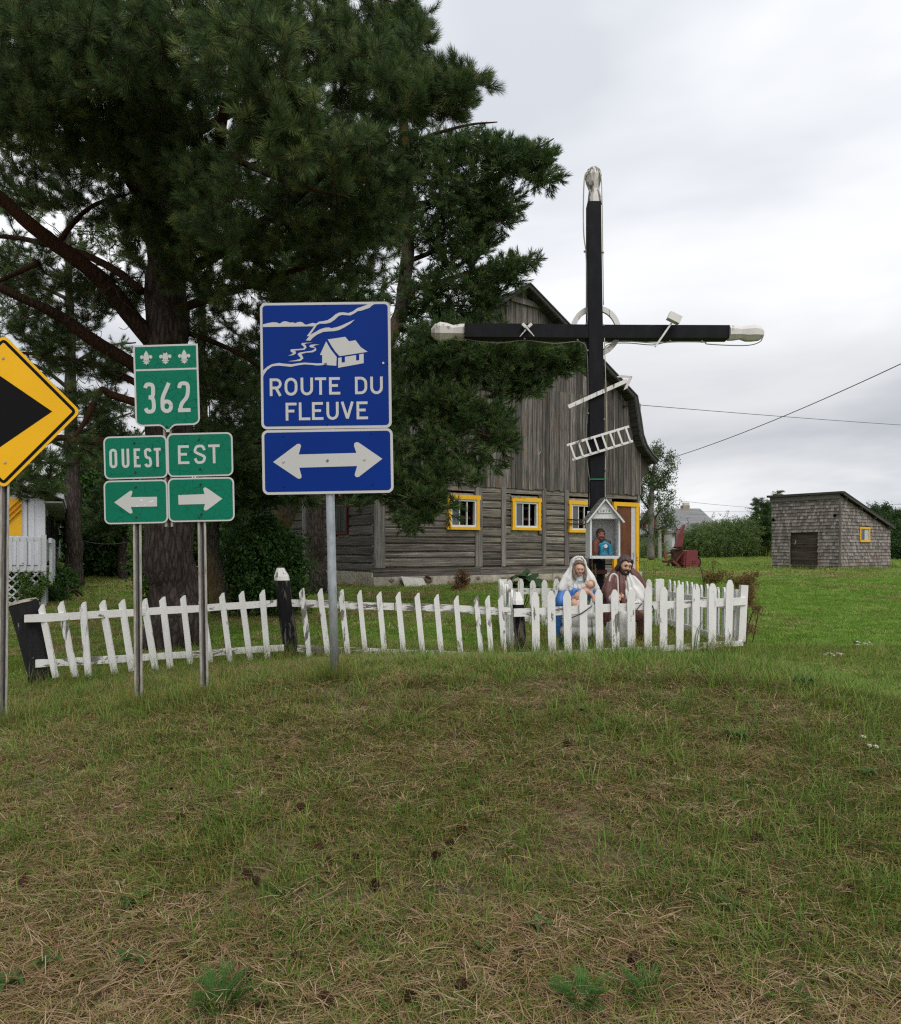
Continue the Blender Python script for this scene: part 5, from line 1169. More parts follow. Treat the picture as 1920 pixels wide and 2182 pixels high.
art = [[(138, 325), (185, 312), (232, 304), (270, 306), (302, 317), (325, 302), (345, 294), (375, 298), (400, 307), (430, 305), (452, 313), (475, 303), (500, 300), (520, 305), (545, 325), (560, 328), (590, 318), (620, 310), (650, 315), (655, 322), (634, 343), (138, 350)],
       [(564, 437), (634, 343), (652, 318), (680, 298), (722, 293), (765, 283), (800, 262), (840, 228), (875, 210), (920, 208), (965, 215), (1010, 198), (1050, 168), (1090, 155), (1130, 140), (1160, 127), (1218, 127), (1190, 145), (1170, 165), (1130, 178), (1090, 192), (1055, 197), (1020, 220), (985, 238), (940, 235), (900, 233), (870, 245), (830, 282), (790, 308), (745, 318), (690, 318), (662, 330), (640, 362), (598, 425), (612, 432), (592, 440)],
       [(553, 480), (598, 425), (640, 402), (690, 372), (740, 357), (778, 354), (800, 362), (850, 352), (900, 335), (950, 312), (1028, 277), (985, 318), (930, 352), (880, 378), (830, 390), (780, 392), (720, 398), (660, 425), (620, 455), (596, 482)],
       [(622, 500), (560, 502), (518, 505), (508, 515), (520, 528), (538, 545), (530, 558), (480, 562), (420, 565), (402, 572), (410, 590), (432, 600), (420, 612), (382, 628), (430, 622), (455, 608), (458, 590), (442, 578), (480, 575), (540, 570), (560, 550), (555, 530), (540, 518), (560, 508)],
       [(688, 520), (640, 518), (600, 522), (585, 535), (600, 548), (640, 552), (638, 565), (610, 580), (550, 588), (490, 598), (474, 612), (485, 630), (504, 648), (495, 660), (450, 672), (380, 682), (440, 682), (500, 678), (530, 655), (522, 632), (510, 612), (560, 598), (620, 595), (655, 575), (650, 552), (625, 540), (650, 526)],
       [(140, 770), (180, 735), (225, 710), (290, 698), (350, 705), (420, 710), (480, 700), (540, 694), (600, 698), (660, 702), (712, 700), (735, 705), (712, 720), (660, 722), (600, 715), (540, 712), (470, 722), (410, 735), (340, 728), (285, 724), (230, 730), (180, 765), (152, 805), (143, 828)],
       [(750, 488), (790, 560), (852, 640), (848, 725), (712, 715), (712, 622), (690, 620)],
       [(765, 470), (935, 445), (972, 488), (1035, 478), (1085, 545), (1152, 590), (1010, 612), (880, 632), (840, 590), (800, 530)],
       [(866, 650), (900, 643), (900, 695), (932, 692), (932, 638), (1040, 622), (1040, 675), (1070, 672), (1070, 614), (1113, 607), (1113, 700), (866, 745)]]
for i, pz in enumerate(art): A_.face(pn, ZR(pz), S_grey, ['far_shore', 'ridge_line', 'ridge_line', 'water_ripple', 'water_ripple', 'near_shore', 'house_gable', 'house_roof', 'house_front'][i], 1.3 + .25 * (i % 3))
row1 = [('R', 203, 848, 116, 170), ('O', 347, 841, 124, 174), ('U', 502, 840, 120, 172), ('T', 641, 838, 108, 168), ('E', 777, 836, 108, 168), ('D', 1028, 832, 118, 168), ('U', 1176, 830, 121, 170)]
row2 = [('F', 357, 1083, 106, 172), ('L', 485, 1080, 110, 172), ('E', 612, 1077, 110, 172), ('U', 752, 1075, 118, 174), ('V', 890, 1073, 128, 168), ('E', 1043, 1071, 110, 172)]
its = []
for r in (row1, row2):
    for ch, x, y, w_, h_ in r: (xx, yy), = ZR([(x, y)]); its.append((ch, xx, yy, w_, h_, 26))
A_.text(pn, its)
for x, y, r, mt in ((744, 708, .010, M_boltg), (1303, 700, .010, M_boltz), (733, 140, .0035, M_dark), (760, 1294, .0035, M_dark), (1342, 704, .003, M_dark)): (xx, yy), = ZR([(x, y)]); A_.bolt(pn, xx, yy, r, mt)
org = P(530 + 125 / K, 620 + 1346 / K, YS); B_ = Sheet(bsign, 'lower', org, 1270, 620, sc, .98, YS)
pn = B_.plate(bsign, rrect(0, 3, 1268, 628, 58, 6)); tag(pn, 'blue panel with two-way arrow'); B_.face(pn, rrect(25, 27, 1243, 602, 36, 6), S_blue)
def ZR2(pts):
    r = math.radians(.98); c, s_ = math.cos(r), math.sin(r); return [((x - 125) * c - (y - 1346) * s_, (x - 125) * s_ + (y - 1346) * c) for x, y in pts]
arr = [(237, 1656), (470, 1482), (495, 1480), (508, 1500), (502, 1520), (485, 1583), (1043, 1568), (1020, 1500), (1022, 1475), (1045, 1463), (1068, 1470), (1294, 1625), (1065, 1800), (1045, 1803), (1028, 1790), (1028, 1770), (1050, 1695), (490, 1711), (512, 1790), (510, 1810), (490, 1819), (470, 1812)]
B_.face(pn, ZR2(arr), S_grey, 'arrow', 1.4)
for x, y, r, mt in ((337, 1654, .010, M_boltz), (763, 1643, .010, M_boltg), (1121, 1631, .010, M_boltz), (337, 1408, .0035, M_dark), (1187, 1385, .0035, M_dark), (344, 1897, .0035, M_dark), (1199, 1870, .0035, M_dark)): (xx, yy), = ZR2([(x, y)]); B_.bolt(pn, xx, yy, r, mt)
# ---------------- green route sign cluster
gp = P(363, 1470, YS); gsign = thing('route_number_sign', 'green highway shield 362 above OUEST and EST arrow panels on steel channel posts', 'sign', (gp.x, YS + .04, gz(gp.x, YS)))
upost(gsign, P(295, 1484, YS + .012), P(291, 940, YS + .012)); upost(gsign, P(435.5, 1464, YS + .012), P(427, 930, YS + .012)); upost(gsign, P(360, 1122, YS + .012), P(353, 742, YS + .012))
K2 = 4.647; sc2 = YS / F / K2
def z2(x, y): return P(200 + x / K2, 700 + y / K2, YS)
def rel(pts, o, rot):
    r = math.radians(rot); c, s_ = math.cos(r), math.sin(r); return [((x - o[0]) * c - (y - o[1]) * s_, (x - o[0]) * s_ + (y - o[1]) * c) for x, y in pts]
rt = 1.75; o_ = (388, 168); Sg = Sheet(gsign, 'shield', z2(*o_), 0, 0, sc2, rt, YS)
def shield(i, w=640, h=804, tip=868):
    a = i; r = 70 - i * .6; q = [(a, a), (w - a, a), (w - a, h - r)]
    q += [(w - a - r + r * math.cos(math.radians(t)), h - r - 0 + (r - a) * math.sin(math.radians(t))) for t in range(0, 91, 15)][1:]
    cx = w / 2 - 2; hb = h - a; q += [(cx + 85, hb), (cx + 62, hb + 6), (cx + 38, hb + 24 - a * .1), (cx + 20 - a * .2, tip - 22 - a * .6)] + [(cx + 15 - a * .45, tip - a * 1.6), (cx - 15 + a * .45, tip - a * 1.6)] + [(cx - 20 + a * .2, tip - 22 - a * .6), (cx - 38, hb + 24 - a * .1), (cx - 62, hb + 6), (cx - 85, hb)]
    q += [(a + r - r * math.sin(math.radians(t)), h - r + (r - a) * math.cos(math.radians(t))) for t in range(0, 91, 15)]
    return q
pn = Sg.plate(gsign, shield(0)); tag(pn, 'green shield with fleurs-de-lis and number 362')
up_ = [(18, 18), (622, 18), (622, 236), (18, 236)]; Sg.face(pn, up_, S_green)
lo = shield(18); lo = [(18, 256), (622, 256)] + [p for p in lo if p[1] > 300]; Sg.face(pn, lo, S_green)
def fleur(cx, cy, s):
    mid = [(0, -72), (14, -50), (24, -28), (22, -5), (11, 22), (8, 28), (-8, 28), (-11, 22), (-22, -5), (-24, -28), (-14, -50)]
    lf = [(-12, 28), (-16, 5), (-30, -22), (-48, -26), (-62, -14), (-60, 4), (-48, 14), (-38, 8), (-34, 0), (-28, 10), (-24, 28)]
    band = [(-35, 30), (35, 30), (35, 42), (-35, 42)]; low = [(0, 74), (-12, 60), (-34, 62), (-22, 54), (-18, 44), (18, 44), (22, 54), (34, 62), (12, 60)]
    return [[(cx + x * s, cy + y * s) for x, y in q] for q in (mid, lf, [(-x, y) for x, y in lf][::-1], band, low)]
for cx in (520, 709, 896):
    (xx, yy), = rel([(cx, 290 - (cx - 520) * .032)], o_, rt)
    mb = MB()
    for j, q in enumerate(fleur(xx, yy, .98)): Sg.poly(q, 1.3 + .2 * j, mb, .0006)
    Sg.put(mb, 'fleur_de_lis', S_grey, pn)
its = []
for ch, x, y, w_, h_ in (('3', 488, 537, 120, 308), ('6', 655, 537, 122, 303), ('2', 826, 525, 124, 305)): (xx, yy), = rel([(x, y)], o_, rt); its.append((ch, xx, yy, w_, h_, 38))
Sg.text(pn, its)
for x, y in ((706, 230), (722, 970)): (xx, yy), = rel([(x, y)], o_, rt); Sg.bolt(pn, xx, yy, .009, M_bolt)
def panel(o, w_, h_, rot, txt, arrow, bolts, lbl):
    q = Sheet(gsign, 'p', z2(*o), 0, 0, sc2, rot, YS); pn = q.plate(gsign, rrect(0, 0, w_, h_, 58, 5)); tag(pn, lbl); q.face(pn, rrect(16, 16, w_ - 16, h_ - 16, 44, 5), S_green)
    if txt: q.text(pn, [(c, *rel([(x, y)], o, rot)[0], a, b, 26) for c, x, y, a, b in txt])
    if arrow: q.face(pn, rel(arrow, o, rot), S_grey, 'arrow', 1.4)
    for b in bolts: (xx, yy), = rel([b], o, rot); q.bolt(pn, xx, yy, .0085, M_bolt)
    return q, pn
panel((93, 1072), 628, 424, 1.6, [('O', 152, 1192, 78, 193), ('U', 274, 1192, 76, 190), ('E', 394, 1189, 66, 187), ('S', 497, 1186, 76, 190), ('T', 594, 1184, 68, 186)], None, [(401, 1133), (413, 1424)], 'green panel reading OUEST')
panel((722, 1040), 650, 432, 1.3, [('E', 832, 1158, 112, 186), ('S', 988, 1152, 120, 190), ('T', 1132, 1150, 114, 186)], None, [(1043, 1098), (1053, 1391)], 'green panel reading EST, cracked')
aL = [(203, 1722), (360, 1608), (378, 1607), (384, 1622), (380, 1640), (366, 1670), (627, 1666), (627, 1762), (366, 1768), (384, 1808), (384, 1826), (368, 1834), (350, 1826)]
aR = [(1274, 1686), (1115, 1576), (1098, 1573), (1086, 1584), (1087, 1600), (1097, 1640), (836, 1650), (840, 1745), (1102, 1738), (1090, 1780), (1092, 1798), (1108, 1803), (1125, 1797)]
qL, pL = panel((95, 1508), 632, 432, 1.3, None, aL, [(415, 1571), (421, 1866)], 'green panel with arrow pointing left'); panel((731, 1482), 656, 436, 1.1, None, aR, [(1057, 1543), (1065, 1838)], 'green panel with arrow pointing right')
S_patch = plain('peeled_patch', (.75, .75, .74), .4)
for pz in ([(470, 1682), (490, 1712), (478, 1706), (458, 1714), (466, 1698)], [(545, 1716), (570, 1710), (598, 1700), (585, 1718), (558, 1726)], [(498, 1756), (512, 1740), (518, 1742), (508, 1758)], [(420, 1758), (450, 1752), (442, 1763), (424, 1766)]):
    qL.face(pL, rel(pz, (95, 1508), 1.3), S_patch, 'peeled_patch', 2.4)
# ---------------- yellow diamond at the left edge
yp = P(8, 1548, YS); ysign = thing('warning_sign', 'yellow diamond warning sign with big black arrow wedge, cut by the left edge', 'sign', (yp.x, YS + .04, gz(yp.x, YS)))
upost(ysign, P(5, 1552, YS + .012), P(12, 790, YS + .012), 'post', .066)
c_ = P(8, 877, YS); rr = .525; Dm = Sheet(ysign, 'd', c_, 0, 0, .001, 0, YS)
def dia(r, cr, n=4):
    o = []
    for k in range(4):
        a = 90 * k; d = r - cr * 1.4142; cx, cy = d * math.cos(math.radians(a)), d * math.sin(math.radians(a)); o += [(cx + cr * math.cos(math.radians(a - 45 + 90 * i / n)), cy + cr * math.sin(math.radians(a - 45 + 90 * i / n))) for i in range(n + 1)]
    return [(x, -y) for x, y in o]
pn = Dm.face(ysign, dia(535, 40), S_yellow, 'panel', 0); Dm.face(pn, dia(508, 30), S_black, 'border', 1.1); Dm.face(pn, dia(478, 8), S_yellow, 'face', 2.2)
ah = [(338, 0), (-10, -250), (-30, -90), (30, -90)]
Dm.face(pn, [(338, 0), (-75, 282), (-75, 100), (-320, 100), (-320, -100), (-75, -100), (-75, -282)], S_black, 'arrow', 3.3)
for x, y in ((0, -369 + 0), (7, 352)): Dm.bolt(pn, x + (0 if y < 0 else 6), y, .010, M_boltz, 4.4)
for k in (( -1, 1),): pass
# numerals on the shrine plaque
mb = MB(); hh = .026; x = pc.x - .058
for ch in '1976':
    w_ = .016 if ch == '1' else .021
    for j, st in enumerate(glyph(ch, w_, hh, .0042)): ribbon(mb, [(a + x, b + pc.z - hh / 2) for a, b in st], .0042, YB - .0165 - .0003 * j, YB - .0145)
    x += w_ + .012
mb.obj('numerals', plain('black_numeral', (.03, .03, .03), .6), plq)
# ---------------- picket fences
rn = random.Random(21)
def gothic(w, h, sh=.055): return [(-w / 2, 0), (w / 2, 0), (w / 2, h - sh), (w / 4, h - .008), (w * .1, h), (-w * .1, h), (-w / 4, h - .008), (-w / 2, h - sh)]
def slant(w, h, sh=.045): return [(-w / 2, 0), (w / 2, 0), (w / 2, h), (w * .15, h - .004), (-w / 2, h - sh)]
def picket(root, a, b, wd, form, th=.018, U=Vector((1, 0, 0)), nails=(), mat=M_white, ndir=-1):
    a = Vector(a); b = Vector(b); h = (b - a).length; W = (b - a).normalized(); U = (U - W * U.dot(W)).normalized(); N = U.cross(W)   # N points away from viewer when U is +x
    poly = form(wd, h); mb = MB(); mb.prism(poly, a, U, W, N * th * (1 if ndir < 0 else -1)); 
    for f in nails:
        for k in (-1, 1):
            if rn.random() < .22: continue
            c = a + W * (h * f + rn.uniform(-.008, .008)) + U * k * wd * rn.uniform(.12, .27) - N * .0006 * (1 if ndir < 0 else -1); r = rn.uniform(.0035, .0062); L = rn.uniform(1, 3.2) if rn.random() < .5 else 1
            V = [c + U * r * math.cos(t) + W * (r * math.sin(t) * (L if math.sin(t) < 0 else 1)) for t in [i * 1.0472 for i in range(6)]]
            if ndir > 0: V = V[::-1]
            mb.add(V, [tuple(range(6))], 1)
    return mb.obj('picket', [mat, M_rust], root)
def rail(root, a, b, h=.07, th=.035, mat=M_whiteh, seg=5):
    a = Vector(a); b = Vector(b); mb = MB(); pts = [a.lerp(b, i / seg) + Vector((0, 0, rn.uniform(-.006, .006) if 0 < i < seg else 0)) for i in range(seg + 1)]
    V = []
    for p in pts:
        hh = h / 2 * rn.uniform(.93, 1.05); V += [p + Vector((0, 0, -hh)), p + Vector((0, 0, hh)), p + Vector((0, th, hh)), p + Vector((0, th, -hh))]
    Fc = []
    for i in range(seg):
        q = i * 4; Fc += [(q, q + 4, q + 5, q + 1), (q + 1, q + 5, q + 6, q + 2), (q + 2, q + 6, q + 7, q + 3), (q + 3, q + 7, q + 4, q)]
    Fc += [(0, 1, 2, 3), (seg * 4 + 3, seg * 4 + 2, seg * 4 + 1, seg * 4)]
    mb.add(V, Fc); return mb.obj('rail', mat, root)
def YL(px): return 6.6 + (px - 60) / 530
def YR(px): return 7.68 - (px - 600) / 500 * .14
p0 = P(60, 1440, 6.6)
f1 = thing('picket_fence', 'leaning peeling white picket fence from charred stump post to white-tipped post', 'fence', (p0.x, 6.65, gz(p0.x, 6.65)))
z1 = [((240, 135), (338, 572)), ((355, 118), (455, 568)), ((490, 118), (533, 565)), ((605, 110), (692, 553)), ((722, 105), (795, 535)), ((855, 100), (935, 530)), ((965, 88), (1025, 520)), ((1088, 80), (1143, 492)), ((1198, 90), (1262, 480)), ((1320, 65), (1382, 485)), ((1437, 55), (1500, 465)), ((1562, 46), (1607, 478))]
k = 2.811
for t, b in z1:
    tx, ty, bx_, by = t[0] / k, 1240 + t[1] / k, b[0] / k, 1240 + b[1] / k
    picket(f1, P(bx_, by, YL(bx_)), P(tx + 3, ty, YL(bx_)), rn.uniform(.050, .058), lambda w, h: slant(w, h, rn.uniform(.03, .05)), .022, nails=(.16, .78))
def Z1(x, y, d=.022): q = (x / k, 1240 + y / k); return P(*q, YL(q[0]) + d)
def stretch(a, b, f): 
    f1_ = f(a); return None
rail(f1, Z1(145, 220), Z1(800, 185), .068, mat=M_whiteh); rail(f1, Z1(806, 184), Z1(1655, 127), .068); rail(f1, Z1(212, 490), Z1(820, 455), .066); rail(f1, Z1(826, 455), Z1(1700, 395), .064)
M_char = NM('charred_black_post', .75, .3); f = M_char.noise(M_char.coord((40, 40, 4)), 1, 6, .7); c2 = M_char.noise(M_char.coord((9, 9, 3)), 1, 5, .6)
M_char.col(M_char.mix(M_char.ramp(c2, [(.66, 0.), (.69, .9)]), M_char.ramp(f, [(.3, (.006, .006, .007)), (.8, (.022, .021, .022))]), (.4, .38, .34))); M_char.bump(f, .9, .02); M_char = M_char.m
M_cutend = plain('weathered_end_grain', (.36, .33, .27), .9, .1, .45, 24)
mb = MB(); Yp = 6.78; a, b = P(95, 1462, Yp), P(49, 1283, Yp); mb.tube([a, a.lerp(b, .3), a.lerp(b, .7), b], [.105, .112, .118, .122], 12, jit=.05); po = mb.obj('post', M_char, f1); tag(po, 'thick black charred post, leaning left')
d = (b - a).normalized(); mb = MB(); mb.tube([b - d * .012, b + d * .016], [.124, .112], 12, jit=.06); mb.obj('end_grain', M_cutend, po)
mb = MB(); mb.tube([P(76, 1472, 6.62), P(70, 1440, 6.62)], [.045, .038], 8, jit=.12); tag(mb.obj('stake', M_black, f1), 'short broken flaking stake')
def capped(root, a, b, w_, capf, nm='post', mat=M_black, capmat=M_white, lbl=None, split=None):
    a, b = Vector(a), Vector(b); mb = MB(); n = 8; c = a.lerp(b, capf)
    def ring(p, r, m_=0): return [p + Vector((r * math.cos(math.pi / 8 + k * math.pi / 4) * 1.04, r * math.sin(math.pi / 8 + k * math.pi / 4) * 1.04, 0)) for k in range(n)]
    V = ring(a, w_ * .5) + ring(a.lerp(b, .5), w_ * .52) + ring(c, w_ * .49); Fc = [(i * n + k, i * n + (k + 1) % n, (i + 1) * n + (k + 1) % n, (i + 1) * n + k) for i in range(2) for k in range(n)] + [tuple(range(n - 1, -1, -1)), tuple(range(2 * n, 3 * n))]
    mb.add(V, Fc); o = mb.obj(nm, mat, root); tag(o, lbl)
    mb = MB(); V = ring(c + (b - a).normalized() * .001, w_ * .495) + ring(c.lerp(b, .35), w_ * .48) + ring(b, w_ * .25); mb.add(V, Fc); mb.obj('post_cap', capmat, o); return o
capped(f1, P(622, 1400, 7.72), P(598, 1210, 7.72), .150, .86, lbl='black peeling post with white tip')
# middle run
p0 = P(640, 1400, 7.6)
f2 = thing('picket_fence', 'leaning white picket fence behind the blue sign, sagging toward the enclosure', 'fence', (p0.x, 7.62, gz(p0.x, 7.6)))
z2_ = [((140, 45), (208, 550)), ((275, 48), (345, 548)), ((430, 55), (492, 545)), ((565, 60), (625, 578)), ((710, 72), (765, 555)), ((850, 72), (905, 562)), ((990, 80), (1045, 565)), ((1132, 90), (1180, 545)), ((1278, 100), (1325, 580)), ((1425, 100), (1478, 582)), ((1508, 100), (1550, 585)), ((1605, 100), (1645, 575))]
k = 3.46
for t, b in z2_:
    tx, ty, bx_, by = 600 + t[0] / k, 1240 + t[1] / k, 600 + b[0] / k, 1240 + b[1] / k
    picket(f2, P(bx_, by, YR(bx_)), P(tx + 2, ty, YR(bx_)), rn.uniform(.047, .055), lambda w, h: slant(w, h, rn.uniform(.04, .055)), .022, nails=(.12, .76))
def Z2(x, y, d=.022): q = (600 + x / k, 1240 + y / k); return P(*q, YR(q[0]) + d)
rail(f2, Z2(45, 155), Z2(830, 182), .072); rail(f2, Z2(836, 183), Z2(1690, 217), .072); rail(f2, Z2(85, 490), Z2(870, 525), .068); rail(f2, Z2(876, 526), Z2(1720, 552), .066)
# enclosure
f3 = thing('enclosure_fence', 'white picket enclosure with gothic-point pickets around the statues and cross', 'fence', (.68, 7.6, gz(.68, 7.6)))
k3, k4 = 5.997, 5.803
def YE(px): return 7.62 + (px - 1100) / 485 * .33
fp = [((1050 + a / k3, 1200 + b / k3), (1050 + c / k3, 1200 + d / k3)) for (a, b), (c, d) in (((540, 368), (555, 1210)), ((742, 352), (760, 1215)), ((945, 355), (965, 1220)), ((1150, 335), (1165, 1225)), ((1350, 330), (1365, 1200)), ((1555, 337), (1570, 1200)))]
fp += [((1330 + a / k4, 1200 + b / k4), (1330 + c / k4, 1200 + d / k4)) for (a, b), (c, d) in (((80, 320), (88, 1130)), ((290, 288), (290, 1125)), ((485, 290), (480, 1140)), ((688, 262), (680, 1110)), ((885, 255), (880, 1125)), ((1090, 250), (1080, 1105)), ((1305, 207), (1280, 1010)))]
for (tx, ty), (bx_, by) in fp:
    picket(f3, P(bx_, by + 3, YE(bx_)), P(tx, ty, YE(bx_)), rn.uniform(.076, .082), lambda w, h: gothic(w, h, rn.uniform(.05, .062)), .02, nails=(.06, .66))
rail(f3, P(1095, 1306, YE(1095) + .022), P(1340, 1294, YE(1340) + .022), .082, .04); rail(f3, P(1341, 1293, YE(1341) + .022), P(1590, 1281, YE(1590) + .022), .080, .04)
rail(f3, P(1099, 1398, YE(1095) + .022), P(1345, 1386, YE(1340) + .022), .06, .04); rail(f3, P(1346, 1386, YE(1341) + .022), P(1584, 1371, YE(1590) + .022), .055, .04)
capped(f3, P(1111, 1392, 7.78), P(1102, 1262, 7.78), .120, .80, lbl='black front corner post with white tip')
mb = MB(); mb.beam(P(1579, 1366, 8.02), P(1585, 1247, 8.02), .075, .06, (0, 1, 0)); mb.obj('post', M_whitew, f3)
mb = MB(); mb.beam(P(1567, 1366, 8.1), P(1572, 1256, 8.12), .06, .06, (0, 1, 0)); mb.obj('post', M_whitew, f3)
# right side, seen from inside
M_whiteb = peeled('white_paint_shaded_back', (.66, .66, .65), (.3, .29, .27), .36, 2)  # dimmer white, the shade on the inner faces is put into the colour
xr = 3.07
for i in range(13):
    y = 10.55 - i * (10.55 - 8.28) / 12; x = xr + rn.uniform(-.008, .008); z0 = gz(x, y); zt = 1.175 + rn.uniform(-.012, .018)
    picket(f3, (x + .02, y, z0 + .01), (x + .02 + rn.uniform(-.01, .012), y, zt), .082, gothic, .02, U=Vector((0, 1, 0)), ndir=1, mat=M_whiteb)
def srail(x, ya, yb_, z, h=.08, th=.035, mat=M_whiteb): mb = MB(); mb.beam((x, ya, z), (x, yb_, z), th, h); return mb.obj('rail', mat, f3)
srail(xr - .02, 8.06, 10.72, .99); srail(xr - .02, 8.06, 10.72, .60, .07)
# back
for i in range(14):
    x = .83 + i * .166; 
    if x > 3.0: break
    y = 10.66; picket(f3, (x, y, gz(x, y)), (x + rn.uniform(-.01, .01), y, 1.18 + rn.uniform(-.014, .016)), .082, gothic, .02, mat=M_white)
for z, h in ((1.01, .085), (.62, .07)): rail(f3, (.72, 10.685, z), (1.9, 10.685, z), h); rail(f3, (1.905, 10.685, z), (3.02, 10.685, z), h)
for x in (.74, 2.95): mb = MB(); mb.beam((x, 10.60, gz(x, 10.6) - .02), (x, 10.60, 1.20 - .01), .12, .05, (0, 1, 0)); mb.obj('post', M_white, f3)
# left side, nearly edge-on
for i in range(12):
    y = 10.5 - i * (10.5 - 8.0) / 11; x = .675 - (10.5 - y) * .01; picket(f3, (x, y, gz(x, y) - .02), (x + rn.uniform(-.012, .012), y, 1.18 + rn.uniform(-.02, .015)), .085, gothic, .022, U=Vector((0, 1, 0)), ndir=-1)
srail(.715, 7.9, 10.65, .99, .08, .035, M_white); srail(.715, 7.9, 10.65, .62, .07, .035, M_white)
# dark green garden hose looped over the front rail
M_hose = plain('dark_green_hose', (.008, .035, .035), .4, .5, .1)
def hose(pts, nm, lb):
    mb = MB(); mb.tube(smooth_path([P(a, b, c) for a, b, c in pts], 5), .0058, 6); return tag(mb.obj(nm, M_hose, None, True), lb, 'hose')
h1 = hose([(1262, 1290, 7.76), (1255, 1296, 7.70), (1235, 1309, 7.69), (1215, 1317, 7.69), (1200, 1318.5, 7.69), (1194, 1315, 7.70), (1192, 1308, 7.8)], 'hose', 'dark green hose hanging in front of the mother statue on the enclosure rail')
h2 = hose([(1370, 1284, 7.86), (1363, 1291, 7.79), (1355, 1302, 7.78), (1352, 1306, 7.80)], 'hose', 'short dark green hose end left of the bend beside the maroon statue')
h3 = hose([(1388, 1286, 7.86), (1394, 1301, 7.79), (1390, 1304, 7.80), (1384, 1302, 7.82)], 'hose', 'bent dark green hose end on the enclosure rail, right of the maroon statue')
# ---------------- trees
M_bark = bark('pine_bark', (.035, .028, .024), (.12, .095, .082)); M_barkred = bark('pine_bark_reddish', (.03, .018, .013), (.075, .045, .032), (.07, .032, .019), 1.4)
M_barkl = bark('lichen_bark', (.04, .036, .026), (.14, .125, .10), (.16, .10, .03), 1.5); M_twig = plain('twig', (.07, .048, .034), .9, .1, .4, 12)
M_ndl = leafmat('pine_needle', [(0, (.035, .075, .025)), (.45, (.068, .125, .036)), (.8, (.125, .195, .058)), (1, (.23, .29, .09))], .25, .5)
M_ndl2 = leafmat('pine_needle_far', [(0, (.035, .075, .024)), (.5, (.075, .14, .04)), (1, (.16, .23, .07))], .25, .5)
def shoot(L, n, nl, w, a0=28, a1=62, seed=0):
    r = random.Random(seed); V = []; Fc = []; MI = []
    for i in range(n):
        t = r.random() ** .8 * L; a = math.radians(lerp(a1, a0, t / L) + r.uniform(-12, 12)); az = r.uniform(0, 6.283); l = nl * r.uniform(.75, 1.15)
        d = Vector((math.sin(a) * math.cos(az), math.sin(a) * math.sin(az), math.cos(a))); s_ = d.cross(Vector((r.uniform(-1, 1), r.uniform(-1, 1), r.uniform(-1, 1)))).normalized() * w / 2
        p = Vector((0, 0, t)); m_ = p + d * l * .55; e = p + d * l + Vector((0, 0, l * .10)); b = len(V)
        V += [p - s_ * .7, p + s_ * .7, m_ - s_, m_ + s_, e]; Fc += [(b, b + 1, b + 3, b + 2), (b + 2, b + 3, b + 4)]; MI += [0, 0]
    b = len(V); rr = .0035
    for z in (0, L):
        for k in range(3): V.append((rr * math.cos(k * 2.094), rr * math.sin(k * 2.094), z))
    Fc += [(b + k, b + (k + 1) % 3, b + 3 + (k + 1) % 3, b + 3 + k) for k in range(3)]; MI += [1] * 3
    return V, Fc, MI
def unit(v): return v / (np.linalg.norm(v, axis=-1, keepdims=True) + 1e-9)
def limb(root, pts, rad, mat, nm='limb', n=10):
    q = smooth_path(pts, 5); rr = [float(np.interp(i / (len(q) - 1) * (len(rad) - 1), range(len(rad)), rad)) for i in range(len(q))]
    mb = MB(); 
    for i in range(1, len(q) - 1): q[i] = q[i] + Vector((mnoise.noise(q[i] * 2.1), mnoise.noise(q[i] * 2.1 + Vector((9, 0, 0))), mnoise.noise(q[i] * 2 + Vector((0, 9, 0))))) * rr[i] * .5
    mb.tube(q, rr, n, jit=.07); o = mb.obj(nm, mat, root, True); return [(np.array(p), r) for p, r in zip(q, rr)]
def sample_blob(b, n):
    cx, cy, cY, rx, ry, rY = b; o = []
    while len(o) < n:
        d = Vector((R.gauss(0, 1), R.gauss(0, 1), R.gauss(0, 1))).normalized() * R.random() ** .45
        Y = cY + d.y * rY; o.append(P(cx + d.x * rx, cy + d.z * ry, Y))
    return o
